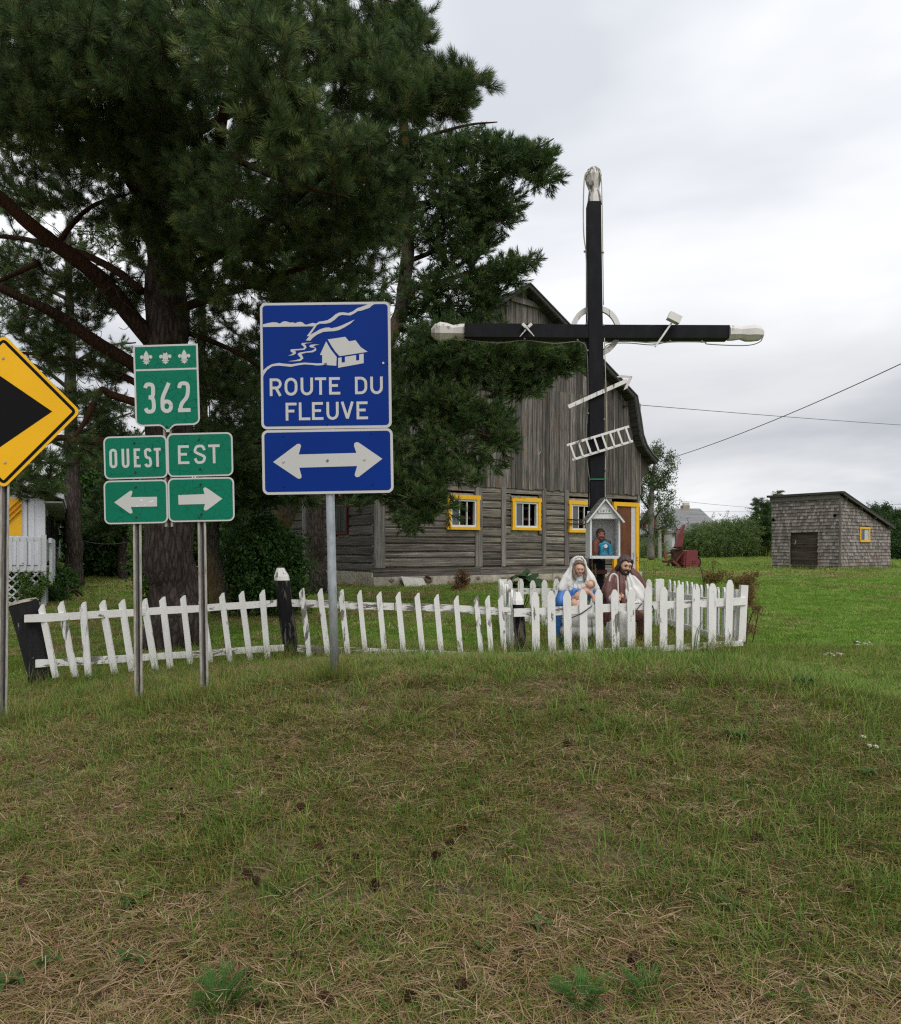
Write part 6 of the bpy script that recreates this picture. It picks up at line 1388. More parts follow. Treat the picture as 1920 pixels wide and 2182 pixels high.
def conifer(root, nodes, tips, temps, shoots, sc, up, mats, seg=4, tw=.0045, t0=.25, bare=False):
    """joins every tip to the nearest wood, thin branches as tubes, then puts needle shoots along them"""
    base = np.array([p for p, r in nodes]); N = len(base); A = np.zeros((N + len(tips) * 4 + 4, 3)); A[:N] = base; cnt = N
    d0 = [float(np.min(np.linalg.norm(base - np.array(t), axis=1))) for t in tips]; order = np.argsort(d0)
    mb = MB(); SP = []; SD = []
    for i in order:
        t = np.array(tips[i]); if_ = A[:cnt]; dd = np.linalg.norm(if_ - t, axis=1) + np.maximum(0, if_[:, 2] - t[2]) * .15
        j = int(np.argmin(dd)); p0 = A[j].copy(); v = t - p0; L = np.linalg.norm(v)
        if L < .03: continue
        side = np.array([R.gauss(0, 1), R.gauss(0, 1), R.gauss(0, .6)]) * .07 * L
        c1 = p0 + v * .35 + side + np.array([0, 0, -.05 * L]); c2 = p0 + v * .72 + side * .6 + np.array([0, 0, -.09 * L])
        q = [p0, c1, c2, t]; A[cnt:cnt + 3] = [c1, c2, t]; cnt += 3
        r0 = min(.035, tw + .012 * L); mb.tube([Vector(x) for x in q], [r0, r0 * .75, r0 * .5, tw * .5], 4 if L < 1 else 5, cap=False)
        ns = max(2, int(shoots * min(1.6, .4 + L)))
        for k in range(ns):
            u = R.uniform(t0, 1) if k else 1.0
            uu = u * 3; a = int(min(2, uu)); f = uu - a; pos = np.array(q[a]) * (1 - f) + np.array(q[a + 1]) * f; tg = unit(np.array(q[a + 1]) - np.array(q[a]))
            d = tg * R.uniform(.3, 1.0) + np.array([R.gauss(0, .42), R.gauss(0, .42), R.gauss(0, .3) + up]); SP.append(pos + np.array([R.gauss(0, .012) for _ in range(3)])); SD.append(d)
    tag(mb.obj('branches', mats[2], root, True), kind='stuff')
    if bare: return
    SP = np.array(SP); SD = unit(np.array(SD)); n = len(SP); rot = np.stack([np.zeros(n), np.arccos(np.clip(SD[:, 2], -1, 1)), np.arctan2(SD[:, 1], SD[:, 0])], 1)
    scatter('needles', SP, rot, NR.uniform(.7, 1.15, n) * sc, NR.randint(0, len(temps), n), temps, [mats[0], mats[1]], root)
    return n
near_t = [shoot(.10, 84, .075, .0024, 22, 66, s) for s in (1, 2, 3)]
mid_t = [shoot(.12, 46, .075, .0052, 22, 64, s) for s in (4, 5)]
def tips_of(blobs):
    o = []
    for b in blobs: o += sample_blob(b[:6], b[6])
    return o
# the big pine behind the left fence; its boughs reach over the signs
bp = P(368, 1372, 8.7)
pine = thing('pine_tree', 'huge old pine with dark rough trunk towering behind the road signs', 'tree', (bp.x, 8.7, gz(bp.x, 8.7)))
Yt = 8.7
tq = [(370, 1385), (369, 1350), (368, 1250), (368, 1100), (366, 900), (356, 700), (347, 520), (338, 330), (325, 100), (318, -250), (315, -700)]
trunk_n = limb(pine, [P(a, b, Yt) for a, b in tq], [.36, .30, .275, .265, .26, .235, .22, .20, .17, .13, .07], M_bark, 'trunk', 22)
# bark plates on the lower trunk
mb = MB()
LIMBS = [([(330, 735, 8.6), (262, 640, 8.4), (195, 575, 8.2), (120, 520, 8.0), (55, 475, 7.8), (-20, 405, 7.6), (-150, 330, 7.3)], [.13, .115, .10, .095, .085, .08, .06]),
         ([(345, 830, 8.6), (283, 780, 8.5), (215, 735, 8.3), (150, 690, 8.1), (80, 650, 7.9), (-30, 600, 7.7), (-160, 560, 7.4)], [.11, .09, .085, .08, .06, .05, .03]),
         ([(340, 850, 8.6), (260, 800, 8.8), (180, 772, 9.0), (100, 758, 9.2), (20, 750, 9.4)], [.05, .045, .035, .03, .02]),
         ([(345, 880, 8.5), (285, 858, 8.3), (238, 842, 8.2), (215, 833, 8.1), (192, 880, 8.0), (178, 905, 8.0), (160, 930, 7.9)], [.06, .055, .05, .045, .035, .03, .02]),
         ([(345, 960, 8.5), (250, 942, 8.3), (180, 942, 8.1), (120, 935, 8.0), (70, 968, 7.9), (35, 1005, 7.8)], [.06, .055, .045, .04, .022, .012]),
         ([(120, 520, 8.0), (160, 470, 8.2), (205, 435, 8.5), (270, 415, 8.8)], [.04, .032, .026, .018]),
         ([(80, 560, 8.0), (30, 585, 8.2), (-30, 610, 8.4)], [.045, .03, .02]),
         ([(300, 620, 8.4), (220, 560, 8.6), (120, 525, 8.9), (20, 505, 9.2), (-80, 500, 9.4)], [.06, .05, .045, .035, .025]),
         ([(345, 480, 8.7), (290, 400, 8.3), (225, 300, 7.8), (180, 235, 7.3), (130, 120, 6.8), (70, 10, 6.3)], [.12, .11, .105, .09, .07, .045]),
         ([(340, 420, 8.7), (240, 330, 9.3), (130, 200, 10), (20, 60, 10.6)], [.09, .07, .05, .03]),
         ([(350, 560, 8.6), (410, 470, 8.0), (452, 390, 7.4), (468, 320, 6.9), (480, 230, 6.4), (500, 120, 6.0), (510, -20, 5.6)], [.10, .09, .085, .075, .05, .04, .025]),
         ([(468, 325, 6.9), (520, 350, 6.7), (580, 375, 6.4), (650, 400, 6.1), (740, 420, 5.9)], [.05, .035, .03, .02, .01]),
         ([(350, 620, 8.6), (430, 560, 8.2), (520, 500, 7.8), (620, 430, 7.4), (720, 340, 7.0), (820, 230, 6.7), (920, 170, 6.5), (1010, 150, 6.3)], [.10, .08, .07, .055, .045, .035, .02, .01]),
         ([(350, 660, 8.6), (440, 640, 8.4), (560, 600, 8.2), (680, 560, 8.0), (780, 520, 7.9)], [.07, .055, .04, .03, .015]),
         ([(335, 280, 8.7), (440, 140, 8.2), (560, 40, 7.8), (700, -60, 7.4), (850, -100, 7.2)], [.10, .08, .06, .045, .02]),
         ([(338, 340, 8.7), (460, 260, 8.4), (600, 190, 8.0), (740, 110, 7.6), (840, 60, 7.4)], [.07, .055, .045, .03, .015]),
         ([(325, 150, 8.7), (300, 0, 7.8), (280, -150, 7), (260, -350, 6)], [.10, .07, .05, .03]),
         ([(332, 250, 8.7), (350, 150, 7.6), (390, 40, 6.4), (420, -100, 5.6)], [.08, .06, .04, .02]),
         ([(350, 700, 8.7), (430, 720, 8.8), (520, 760, 9.0), (600, 830, 9.2)], [.05, .04, .03, .015]),
         ([(325, 0, 8.7), (120, -200, 9.5), (-100, -380, 10)], [.10, .06, .03]), ([(325, -100, 8.7), (600, -300, 9.2), (800, -420, 9.6)], [.09, .06, .03]), ([(320, -300, 8.7), (200, -500, 7), (150, -800, 5.5)], [.08, .05, .02])]
nodes = trunk_n[20:]
for pts_, rad in LIMBS: nodes += limb(pine, [P(a, b, c) for a, b, c in pts_], [r_ * .82 for r_ in rad], M_barkred, 'limb', 8)[3:]
BL = [(450, 190, 9.8, 170, 130, .5, 110), (730, 250, 9.3, 120, 100, .5, 70), (540, 390, 9.8, 170, 90, .5, 90), (150, 300, 9.6, 150, 60, .5, 50), (310, 490, 7.6, 70, 60, .3, 40), (420, 500, 7.4, 90, 60, .4, 46), (30, 200, 8.6, 100, 90, .5, 60), (640, 600, 9.4, 120, 60, .4, 50), (100, 60, 9.0, 200, 80, .6, 80), (860, 60, 8.6, 60, 60, .4, 30),
        # px, py, Y, rx, ry, rY, branchlets
    (590, 250, 5.2, 120, 120, .5, 95), (520, 110, 5.2, 140, 100, .7, 70), (470, 430, 6.4, 110, 110, .8, 60), (730, 130, 6.6, 120, 110, .8, 110), (860, 190, 6.5, 110, 75, .6, 90), (970, 170, 6.4, 85, 48, .35, 55), (930, 235, 6.5, 80, 40, .4, 32), (800, 40, 7.2, 120, 80, .6, 80),
    (870, 90, 7.0, 45, 60, .5, 34), (690, 330, 6.3, 150, 90, .8, 120), (800, 400, 7.2, 120, 90, .8, 100), (640, 480, 7.4, 170, 90, .9, 140), (500, 560, 8.0, 130, 100, .8, 110), (740, 540, 8.2, 130, 80, .7, 100), (430, 330, 7.2, 130, 120, 1.0, 90),
    (300, 130, 6.4, 180, 110, 1.0, 130), (120, 120, 6.6, 190, 130, 1.0, 210), (60, 210, 6.9, 130, 90, .9, 110), (150, 30, 6.2, 200, 80, .8, 110), (250, 330, 7.0, 110, 70, .6, 70), (330, 240, 6.8, 130, 90, .6, 100), (400, 440, 7.6, 90, 90, .6, 60), (380, 560, 8.0, 60, 70, .4, 30), (330, 20, 6.0, 200, 90, .9, 90), (60, 270, 7.2, 130, 70, .9, 70), (240, 330, 8.2, 150, 90, 1.0, 110), (200, 230, 7.4, 170, 80, 1, 90), (600, 30, 6.6, 150, 80, .9, 80),
    (60, 380, 9.0, 120, 70, .8, 60), (330, 450, 9.0, 110, 80, .9, 60), (230, 450, 8.6, 120, 46, .6, 40), (90, 430, 9.0, 90, 30, .6, 24), (40, 560, 9.2, 90, 60, .6, 30), (190, 620, 9.2, 90, 50, .6, 24), (290, 600, 9.2, 50, 80, .4, 26), (230, 640, 9.3, 80, 60, .6, 26), (90, 700, 9.3, 130, 60, .8, 46), (60, 610, 8.6, 130, 40, .6, 36), (120, 770, 9.3, 140, 46, .8, 44), (230, 800, 9.2, 50, 50, .6, 18),
    (170, 870, 8.3, 80, 50, .6, 26), (90, 990, 7.9, 80, 36, .4, 22), (60, 1040, 7.8, 70, 30, .4, 16), (160, 960, 8.2, 80, 40, .4, 18), (230, 900, 9.2, 50, 60, .5, 16), (270, 980, 9.4, 40, 50, .5, 12),
    (480, 760, 9.3, 110, 110, .8, 90), (450, 920, 9.6, 80, 110, .7, 60), (540, 880, 9.8, 90, 100, .8, 60), (600, 680, 9.2, 120, 90, .8, 80), (430, 640, 9.0, 90, 80, .7, 50),
    (300, -200, 7.5, 420, 150, 2.2, 260), (700, -250, 8.0, 300, 150, 1.5, 130), (0, -250, 8, 300, 200, 2, 130), (300, -600, 8.5, 420, 220, 2.2, 190), (-180, 300, 8, 130, 260, 1.5, 90)]
tips = tips_of(BL)
conifer(pine, nodes, tips_of([(150, 640, 8.3, 190, 90, .7, 130), (200, 800, 8.4, 110, 70, .6, 90), (110, 920, 8.1, 110, 60, .4, 60), (200, 500, 8.4, 150, 50, .6, 60), (560, 560, 8.0, 180, 100, .6, 60), (430, 420, 7.8, 120, 80, .5, 40), (450, 800, 9.0, 70, 140, .5, 50)]), None, 2, 1, 0, (M_ndl, M_twig, M_twig), tw=.004, bare=True)
ntot = conifer(pine, nodes, tips, near_t, 11, 1.0, .30, (M_ndl, M_twig, M_twig))
# two pines beside the barn: a leaning one and a straight one
p2 = P(560, 1232, 13.0)
pine2 = thing('pine_tree', 'leaning pine with lichened trunk whose boughs hang in front of the barn', 'tree', (p2.x, 13, gz(p2.x, 13)))
n2 = limb(pine2, [P(a, b, c) for a, b, c in ((558, 1262, 13), (566, 1200, 13), (582, 1140, 13), (612, 1080, 13), (650, 1015, 13.2), (740, 880, 13.6), (820, 740, 13.8), (862, 620, 14), (870, 480, 14), (868, 330, 14), (850, 150, 14), (845, 60, 14))], [.24, .2, .175, .17, .165, .16, .15, .13, .115, .10, .06, .03], M_barkl, 'trunk', 14)
L2 = [([(862, 620, 14), (940, 600, 13.9), (1040, 570, 13.8), (1110, 555, 13.7), (1168, 550, 13.7)], [.06, .05, .035, .02, .008]), ([(869, 440, 14), (960, 420, 13.8), (1060, 370, 13.6), (1140, 320, 13.5), (1180, 295, 13.5)], [.06, .05, .04, .02, .01]),
      ([(800, 770, 13.8), (880, 740, 13.6), (980, 725, 13.4), (1090, 740, 13.3), (1190, 760, 13.2), (1245, 765, 13.2)], [.08, .065, .05, .035, .02, .01]), ([(775, 820, 13.7), (850, 840, 13.4), (930, 890, 13.1), (1010, 920, 12.9), (1080, 940, 12.8)], [.07, .055, .04, .02, .01]),
      ([(690, 960, 13.4), (770, 1000, 13.0), (860, 1040, 12.6), (940, 1080, 12.4)], [.06, .045, .03, .012]), ([(868, 360, 14), (900, 300, 13.8), (980, 270, 13.6), (1060, 260, 13.5)], [.05, .04, .025, .01]), ([(865, 560, 14), (960, 520, 14.4), (1050, 470, 14.6), (1100, 440, 14.6)], [.05, .04, .02, .01]), ([(840, 680, 14), (900, 660, 14.6), (1000, 650, 15)], [.05, .04, .015])]
nodes = n2[22:]
for pts_, rad in L2: nodes += limb(pine2, [P(a, b, c) for a, b, c in pts_], rad, M_barkred, 'limb', 7)[2:]
BL2 = [(900, 340, 14, 90, 60, .8, 100), (980, 400, 13.8, 90, 70, .7, 130), (1000, 315, 13.7, 90, 40, .5, 80), (1090, 350, 13.6, 75, 45, .5, 90), (1150, 345, 13.5, 42, 40, .3, 42), (1160, 385, 13.5, 34, 18, .3, 16), (1050, 440, 13.8, 75, 50, .5, 90), (960, 500, 14, 110, 70, .8, 130), (1020, 500, 14.2, 50, 40, .5, 40), (850, 450, 14.2, 70, 90, .8, 70),
       (1010, 600, 14, 110, 42, .6, 120), (1080, 575, 13.8, 50, 28, .4, 34), (1130, 560, 13.7, 34, 12, .2, 12), (1040, 640, 14, 34, 26, .4, 26), (900, 620, 14.2, 90, 60, .7, 70), (960, 690, 14, 120, 50, .7, 120),
       (1000, 760, 13.4, 150, 60, .7, 230), (1130, 760, 13.3, 90, 45, .5, 120), (1210, 765, 13.2, 46, 42, .3, 50), (1090, 820, 13.3, 75, 36, .5, 70), (900, 760, 13.5, 80, 60, .6, 80), (900, 860, 13.3, 110, 60, .6, 130), (1000, 880, 13.1, 90, 60, .5, 120), (1060, 940, 12.9, 46, 48, .4, 44), (1030, 985, 12.9, 42, 20, .3, 20),
       (900, 960, 12.9, 110, 55, .5, 110), (850, 1030, 12.6, 80, 46, .4, 80), (905, 1065, 12.5, 52, 42, .4, 56), (955, 1010, 12.6, 40, 24, .3, 26), (1000, 1025, 12.5, 18, 9, .2, 5), (880, 1110, 12.4, 40, 20, .3, 20), (955, 1085, 12.5, 20, 12, .2, 6), (760, 1030, 12.8, 70, 50, .4, 40), (860, 220, 14, 60, 90, .8, 60), (800, 330, 14.5, 60, 80, .8, 40)]
conifer(pine2, nodes, tips_of(BL2), mid_t, 8, 1.5, .30, (M_ndl2, M_twig, M_twig), tw=.006)
p3 = P(676, 1255, 17.0)
pine3 = thing('pine_tree', 'straight pine trunk standing close to the shaded side wall of the barn', 'tree', (p3.x, 17, gz(p3.x, 17)))
n3 = limb(pine3, [P(a, b, 17) for a, b in ((678, 1272), (677, 1230), (676, 1180), (674, 1080), (672, 950), (670, 750), (668, 500), (668, 300))], [.25, .21, .19, .18, .17, .14, .09, .05], M_bark, 'trunk', 14)
nodes = n3[14:]
for pts_ in (((670, 860), (590, 820), (500, 800)), ((670, 800), (740, 760), (820, 740)), ((668, 600), (580, 560), (500, 540)), ((668, 520), (760, 480), (840, 470)), ((671, 900), (620, 900), (560, 930))): nodes += limb(pine3, [P(a, b, 17 + i * .2) for i, (a, b) in enumerate(pts_)], [.06, .04, .02], M_barkred, 'limb', 6)[2:]
conifer(pine3, nodes, tips_of([(500, 800, 17.3, 80, 60, .8, 60), (570, 940, 17, 70, 70, .6, 60), (620, 840, 17, 100, 80, .8, 80), (760, 780, 17.3, 90, 80, .8, 70), (820, 880, 17, 60, 90, .6, 60), (740, 960, 17, 80, 70, .6, 60), (700, 640, 17, 150, 90, 1, 120), (600, 560, 17, 120, 80, 1, 90), (760, 480, 17, 120, 80, 1, 90), (668, 380, 17, 110, 100, 1, 90)]), mid_t, 8, 2.1, .25, (M_ndl2, M_twig, M_twig), tw=.007)
p4 = P(462, 1268, 11.5)
pine4 = thing('pine_tree', 'dark trunk leaning behind the big pine, just right of the EST sign post', 'tree', (p4.x, 11.5, gz(p4.x, 11.5)))
n4 = limb(pine4, [P(a, b, 11.5) for a, b in ((476, 1300), (466, 1255), (458, 1200), (450, 1130), (440, 1050), (432, 950), (428, 800), (430, 600))], [.2, .165, .15, .14, .13, .11, .08, .05], M_barkl, 'trunk', 12)
nodes = n4[14:] + limb(pine4, [P(a, b, 11.5) for a, b in ((440, 1050), (480, 1030), (530, 1030))], [.04, .03, .02], M_barkred, 'limb', 6) + limb(pine4, [P(a, b, 11.5) for a, b in ((434, 1000), (520, 950), (600, 940))], [.04, .03, .02], M_barkred, 'limb', 6)
conifer(pine4, nodes, tips_of([(500, 1060, 11.4, 60, 40, .5, 60), (560, 1010, 11.4, 70, 60, .5, 60), (470, 960, 11.5, 80, 70, .5, 60), (610, 1050, 11.6, 70, 36, .4, 40), (800, 1060, 12.4, 1, 1, .1, 1), (430, 1110, 11.4, 30, 30, .4, 16)]), mid_t, 9, 1.5, .2, (M_ndl2, M_twig, M_twig), tw=.006)
# thin pine by the white house and a young one right of it
p5 = P(158, 1240, 20.0)
pine5 = thing('pine_tree', 'slim bare-trunked pine growing beside the white house', 'tree', (p5.x, 20, gz(p5.x, 20)))
n5 = limb(pine5, [P(a, b, 20) for a, b in ((160, 1252), (158, 1180), (156, 1080), (152, 950), (150, 820), (148, 650), (146, 480))], [.24, .21, .19, .17, .14, .10, .05], M_bark, 'trunk', 12)
nodes = n5[12:]
for pts_ in (((152, 960), (90, 930), (20, 900)), ((152, 930), (220, 900), (280, 880)), ((150, 830), (80, 780), (0, 760)), ((150, 780), (220, 740), (290, 730)), ((148, 640), (60, 600), (-20, 580)), ((148, 640), (230, 600), (300, 590)), ((154, 1010), (200, 990), (240, 960))): nodes += limb(pine5, [P(a, b, 20 + i * .3) for i, (a, b) in enumerate(pts_)], [.06, .04, .02], M_bark, 'limb', 6)[2:]
conifer(pine5, nodes, tips_of([(60, 900, 20, 60, 36, .8, 46), (230, 880, 20, 60, 36, .8, 42), (30, 800, 20, 90, 40, 1, 60), (240, 770, 20, 70, 40, 1, 50), (120, 720, 20, 90, 40, 1, 60), (40, 660, 20, 80, 40, 1, 50), (230, 640, 20, 90, 40, 1, 60), (30, 540, 20, 90, 50, 1, 60), (180, 540, 20, 100, 50, 1, 70), (250, 480, 20, 80, 50, 1, 50), (60, 440, 20, 90, 40, 1, 50), (215, 980, 20, 50, 24, .5, 20), (100, 985, 20, 50, 20, .5, 16)]), mid_t, 5, 1.7, .2, (M_ndl2, M_twig, M_twig), tw=.008)
p6 = P(262, 1240, 24.0)
pine6 = thing('pine_tree', 'dark shaded pine on the lawn edge behind the OUEST sign', 'tree', (p6.x, 24, gz(p6.x, 24)))
n6 = limb(pine6, [P(a, b, 24) for a, b in ((262, 1242), (262, 1150), (260, 1050), (258, 960), (256, 900))], [.16, .15, .12, .09, .05], M_bark, 'trunk', 8)
conifer(pine6, n6[6:], tips_of([(240, 960, 24, 60, 40, 1, 60), (270, 1040, 24, 70, 50, 1, 90), (240, 1100, 24, 70, 40, 1, 70), (310, 980, 24, 50, 60, 1, 60)]), mid_t, 8, 2.4, .1, (M_ndl2, M_twig, M_twig), tw=.01)

# ---------------- leafy trees and bushes
def leafclump(n, rad, size, seed, aspect=.6):
    r = random.Random(seed); V = []; Fc = []; MI = []
    for i in range(n):
        c = Vector((r.gauss(0, .5), r.gauss(0, .5), r.gauss(0, .5))) * rad; d = Vector((r.gauss(0, 1), r.gauss(0, 1), r.gauss(0, .6) - .25)).normalized(); s_ = d.cross(Vector((r.gauss(0, 1), r.gauss(0, 1), r.gauss(0, 1)))).normalized(); nn = d.cross(s_); L = size * r.uniform(.7, 1.2); w_ = L * aspect / 2; b = len(V)
        V += [c, c + d * L * .45 + s_ * w_ + nn * L * .08, c + d * L, c + d * L * .45 - s_ * w_ + nn * L * .08, c + d * L * .5 - nn * L * .04]; Fc += [(b, b + 1, b + 2, b + 4), (b, b + 4, b + 2, b + 3)]; MI += [0, 0]
    return V, Fc, MI
def leafy(root, nodes, tips, temps, per, sc, mats, spread=.18, tw=.004, pr=.03):
    base = np.array([p for p, r in nodes]); N = len(base); A = np.zeros((N + len(tips) * 3 + 4, 3)); A[:N] = base; cnt = N
    d0 = [float(np.min(np.linalg.norm(base - np.array(t), axis=1))) for t in tips]; mb = MB(); SP = []
    for i in np.argsort(d0):
        t = np.array(tips[i]); dd = np.linalg.norm(A[:cnt] - t, axis=1) + np.maximum(0, A[:cnt, 2] - t[2]) * .5; j = int(np.argmin(dd)); p0 = A[j].copy(); v = t - p0; L = np.linalg.norm(v)
        if L < .02: continue
        c1 = p0 + v * .5 + np.array([R.gauss(0, 1), R.gauss(0, 1), .5]) * .08 * L; A[cnt:cnt + 2] = [c1, t]; cnt += 2
        r0 = min(pr, tw + .01 * L); mb.tube([Vector(p0), Vector(c1), Vector(t)], [r0, r0 * .7, tw * .4], 4, cap=False)
        for k in range(per):
            f = R.uniform(.3, 1.05); SP.append(p0 + v * f + np.array([R.gauss(0, spread * .5) for _ in range(3)]))
    tag(mb.obj('branches', mats[1], root, True), kind='stuff')
    n = len(SP); scatter('foliage', np.array(SP), NR.uniform(0, 6.28, (n, 3)), NR.uniform(.7, 1.2, n) * sc, NR.randint(0, len(temps), n), temps, [mats[0]], root)
Lc = [leafclump(16, .11, .055, s) for s in (1, 2, 3)]
M_leafd = leafmat('bush_leaf_deep', [(0, (.03, .075, .015)), (.6, (.05, .115, .022)), (1, (.09, .17, .04))], .3)
M_leafm = leafmat('hedge_leaf', [(0, (.07, .12, .03)), (.6, (.12, .185, .05)), (1, (.19, .26, .085))], .3)
M_leafp = leafmat('poplar_leaf', [(0, (.07, .115, .035)), (.6, (.10, .155, .05)), (1, (.15, .20, .085))], .35)
M_leafy2 = leafmat('vine_leaf', [(0, (.09, .17, .03)), (1, (.16, .26, .06))], .35)
def bush(nm, lb, cat, base, blobs, sc, per, mat, group=None, stems=3, spread=.18, tw=.004):
    root = thing(nm, lb, cat, (base[0], base[1], gz(base[0], base[1])), 0, group); nodes = []; tips = tips_of(blobs); c = sum((Vector(t) for t in tips), Vector()) / len(tips)
    for k in range(stems):
        a = Vector((base[0] + R.uniform(-.15, .15) * sc, base[1] + R.uniform(-.1, .1), gz(base[0], base[1]) - .05)); t = tips[R.randrange(len(tips))]
        nodes += limb(root, [a, a.lerp(t, .35) + Vector((0, 0, .15 * sc)), a.lerp(t, .8)], [.02 * sc, .016 * sc, .008 * sc], M_twig, 'stem', 6)
    leafy(root, nodes, tips, Lc, per, sc, (mat, M_twig), spread * sc, tw * sc, .03 * sc); return root
q = P(540, 1290, 12.0); bush('shrub', 'deep green leafy shrub between pine trunks, behind the white-tipped fence post', 'bush', (q.x, 12), [(540, 1170, 12, 55, 55, .6, 90), (590, 1210, 12.2, 55, 55, .5, 90), (520, 1240, 11.8, 60, 45, .5, 90), (600, 1260, 11.8, 50, 30, .4, 50), (560, 1130, 12, 30, 36, .3, 30), (620, 1170, 12.4, 20, 26, .3, 18)], 1.15, 7, M_leafd)
q = P(310, 1260, 13.0); bush('shrub', 'bright green leafy growth peeking out left of the big pine trunk', 'bush', (q.x, 13), [(312, 1150, 13, 22, 60, .4, 40), (316, 1220, 13, 22, 45, .4, 40), (445, 1270, 13.5, 20, 20, .3, 16), (308, 1080, 13.4, 16, 40, .3, 18)], 1.1, 6, M_leafy2)
q = P(200, 1235, 27.0); bush('bush', 'tall dark green thicket at the end of the left lawn', 'bush', (q.x, 27), [(200, 1130, 27, 45, 60, 1.2, 110), (180, 1030, 28, 40, 60, 1, 80), (290, 1150, 27, 60, 60, 1.2, 110), (240, 1200, 26.5, 90, 26, .8, 90), (210, 960, 29, 50, 50, 1, 60), (330, 1080, 28, 60, 80, 1, 90), (420, 1130, 27, 60, 80, 1, 90), (480, 1040, 28, 70, 90, 1, 90)], 2.8, 6, M_leafd, stems=5)
q = P(130, 1270, 15.4); bush('bush', 'low undergrowth along the shaded foot of the white house', 'bush', (q.x, 16.0), [(132, 1240, 17, 22, 18, .5, 40), (112, 1272, 15, 14, 10, .3, 20)], 1.3, 6, M_leafd)
q = P(60, 1300, 13.6); bush('vine', 'light green creeper climbing the porch lattice', 'plant', (q.x, 13.75), [(45, 1235, 13.85, 24, 20, .06, 26), (70, 1262, 13.85, 22, 14, .06, 20), (35, 1270, 13.85, 20, 14, .06, 14), (92, 1236, 13.9, 8, 12, .05, 8)], .8, 4, M_leafy2, spread=.09)
# poplar behind the barn corner
q = P(1389, 1190, 45.0)
pop = thing('poplar_tree', 'thin airy poplar with open crown right beside the barn corner', 'tree', (q.x, 45, gz(q.x, 45)))
nn = limb(pop, [P(a, b, 45) for a, b in ((1389, 1192), (1388, 1130), (1387, 1080), (1390, 1030), (1394, 985), (1398, 958))], [.22, .19, .16, .12, .07, .03], plain('poplar_bark', (.17, .16, .14), .9, .1, .3, 8), 'trunk', 8)
for pts_ in (((1388, 1120), (1405, 1090), (1425, 1075)), ((1388, 1090), (1368, 1065), (1358, 1040)), ((1390, 1050), (1410, 1020), (1430, 1005)), ((1392, 1020), (1375, 990), (1370, 970)), ((1388, 1140), (1370, 1125), (1362, 1115)), ((1390, 1130), (1415, 1125), (1430, 1120))): nn += limb(pop, [P(a, b, 45) for a, b in pts_], [.08, .05, .02], M_twig, 'limb', 5)
leafy(pop, nn, tips_of([(1372, 975, 45, 14, 18, .6, 26), (1398, 965, 45, 16, 14, .6, 26), (1425, 985, 45, 14, 14, .5, 16), (1380, 1010, 45, 24, 18, .8, 36), (1425, 1015, 45, 14, 12, .5, 16), (1400, 1030, 45, 22, 16, .8, 30), (1365, 1045, 45, 14, 20, .6, 22), (1390, 1065, 45, 18, 14, .6, 18), (1428, 1052, 45, 12, 8, .4, 10), (1375, 1100, 45, 18, 22, .6, 10), (1425, 1085, 45, 14, 14, .5, 16), (1422, 1115, 45, 18, 18, .6, 22), (1365, 1130, 45, 10, 18, .5, 6), (1400, 1140, 45, 16, 10, .5, 5), (1348, 990, 45, 14, 30, .6, 12)]), Lc, 3, 1.9, (M_leafp, M_twig), .4, .012, .06)
# hedge of bushes, spruces and trees beyond the field
rs = random.Random(4)
for i, (px, top, wd, Yb, lb) in enumerate(((1484, 1152, 16, 62, 'rounded grey-green bush between far house and red snow blower'), (1512, 1142, 20, 63, 'wide grey-green bush in front of the far house roof end'), (1544, 1128, 26, 64, 'tall grey-green bush left of the dark spruce, middle of the hedge'), (1580, 1122, 22, 65, 'tallest hedge bush touching the dark spruce'), (1388, 1150, 24, 60, 'low weedy bush at the foot of the poplar'))):
    h = (1180 - top) / 2; q = P(px, 1180, Yb); top -= 3
    bush('bush', lb, 'bush', (q.x, Yb), [(px + wd * .2, top + h * .3, Yb, wd * .25, h * .34, .8, 16), (px - wd * .35, top + h * .45, Yb, wd * .25, h * .3, .8, 12), (px, top + h * .85, Yb, wd * .8, h * .62, 1.2, 80), (px - wd * .4, top + h * 1.3, Yb - .5, wd * .6, h * .7, 1, 60), (px + wd * .4, top + h * 1.3, Yb - .5, wd * .6, h * .7, 1, 60)] if i < 4 else [(px, 1176, Yb, 22, 4, 1, 60)], 1.9 if i < 4 else 1.7, 15, M_leafm, 'bushes of the far hedge', 3, .55)
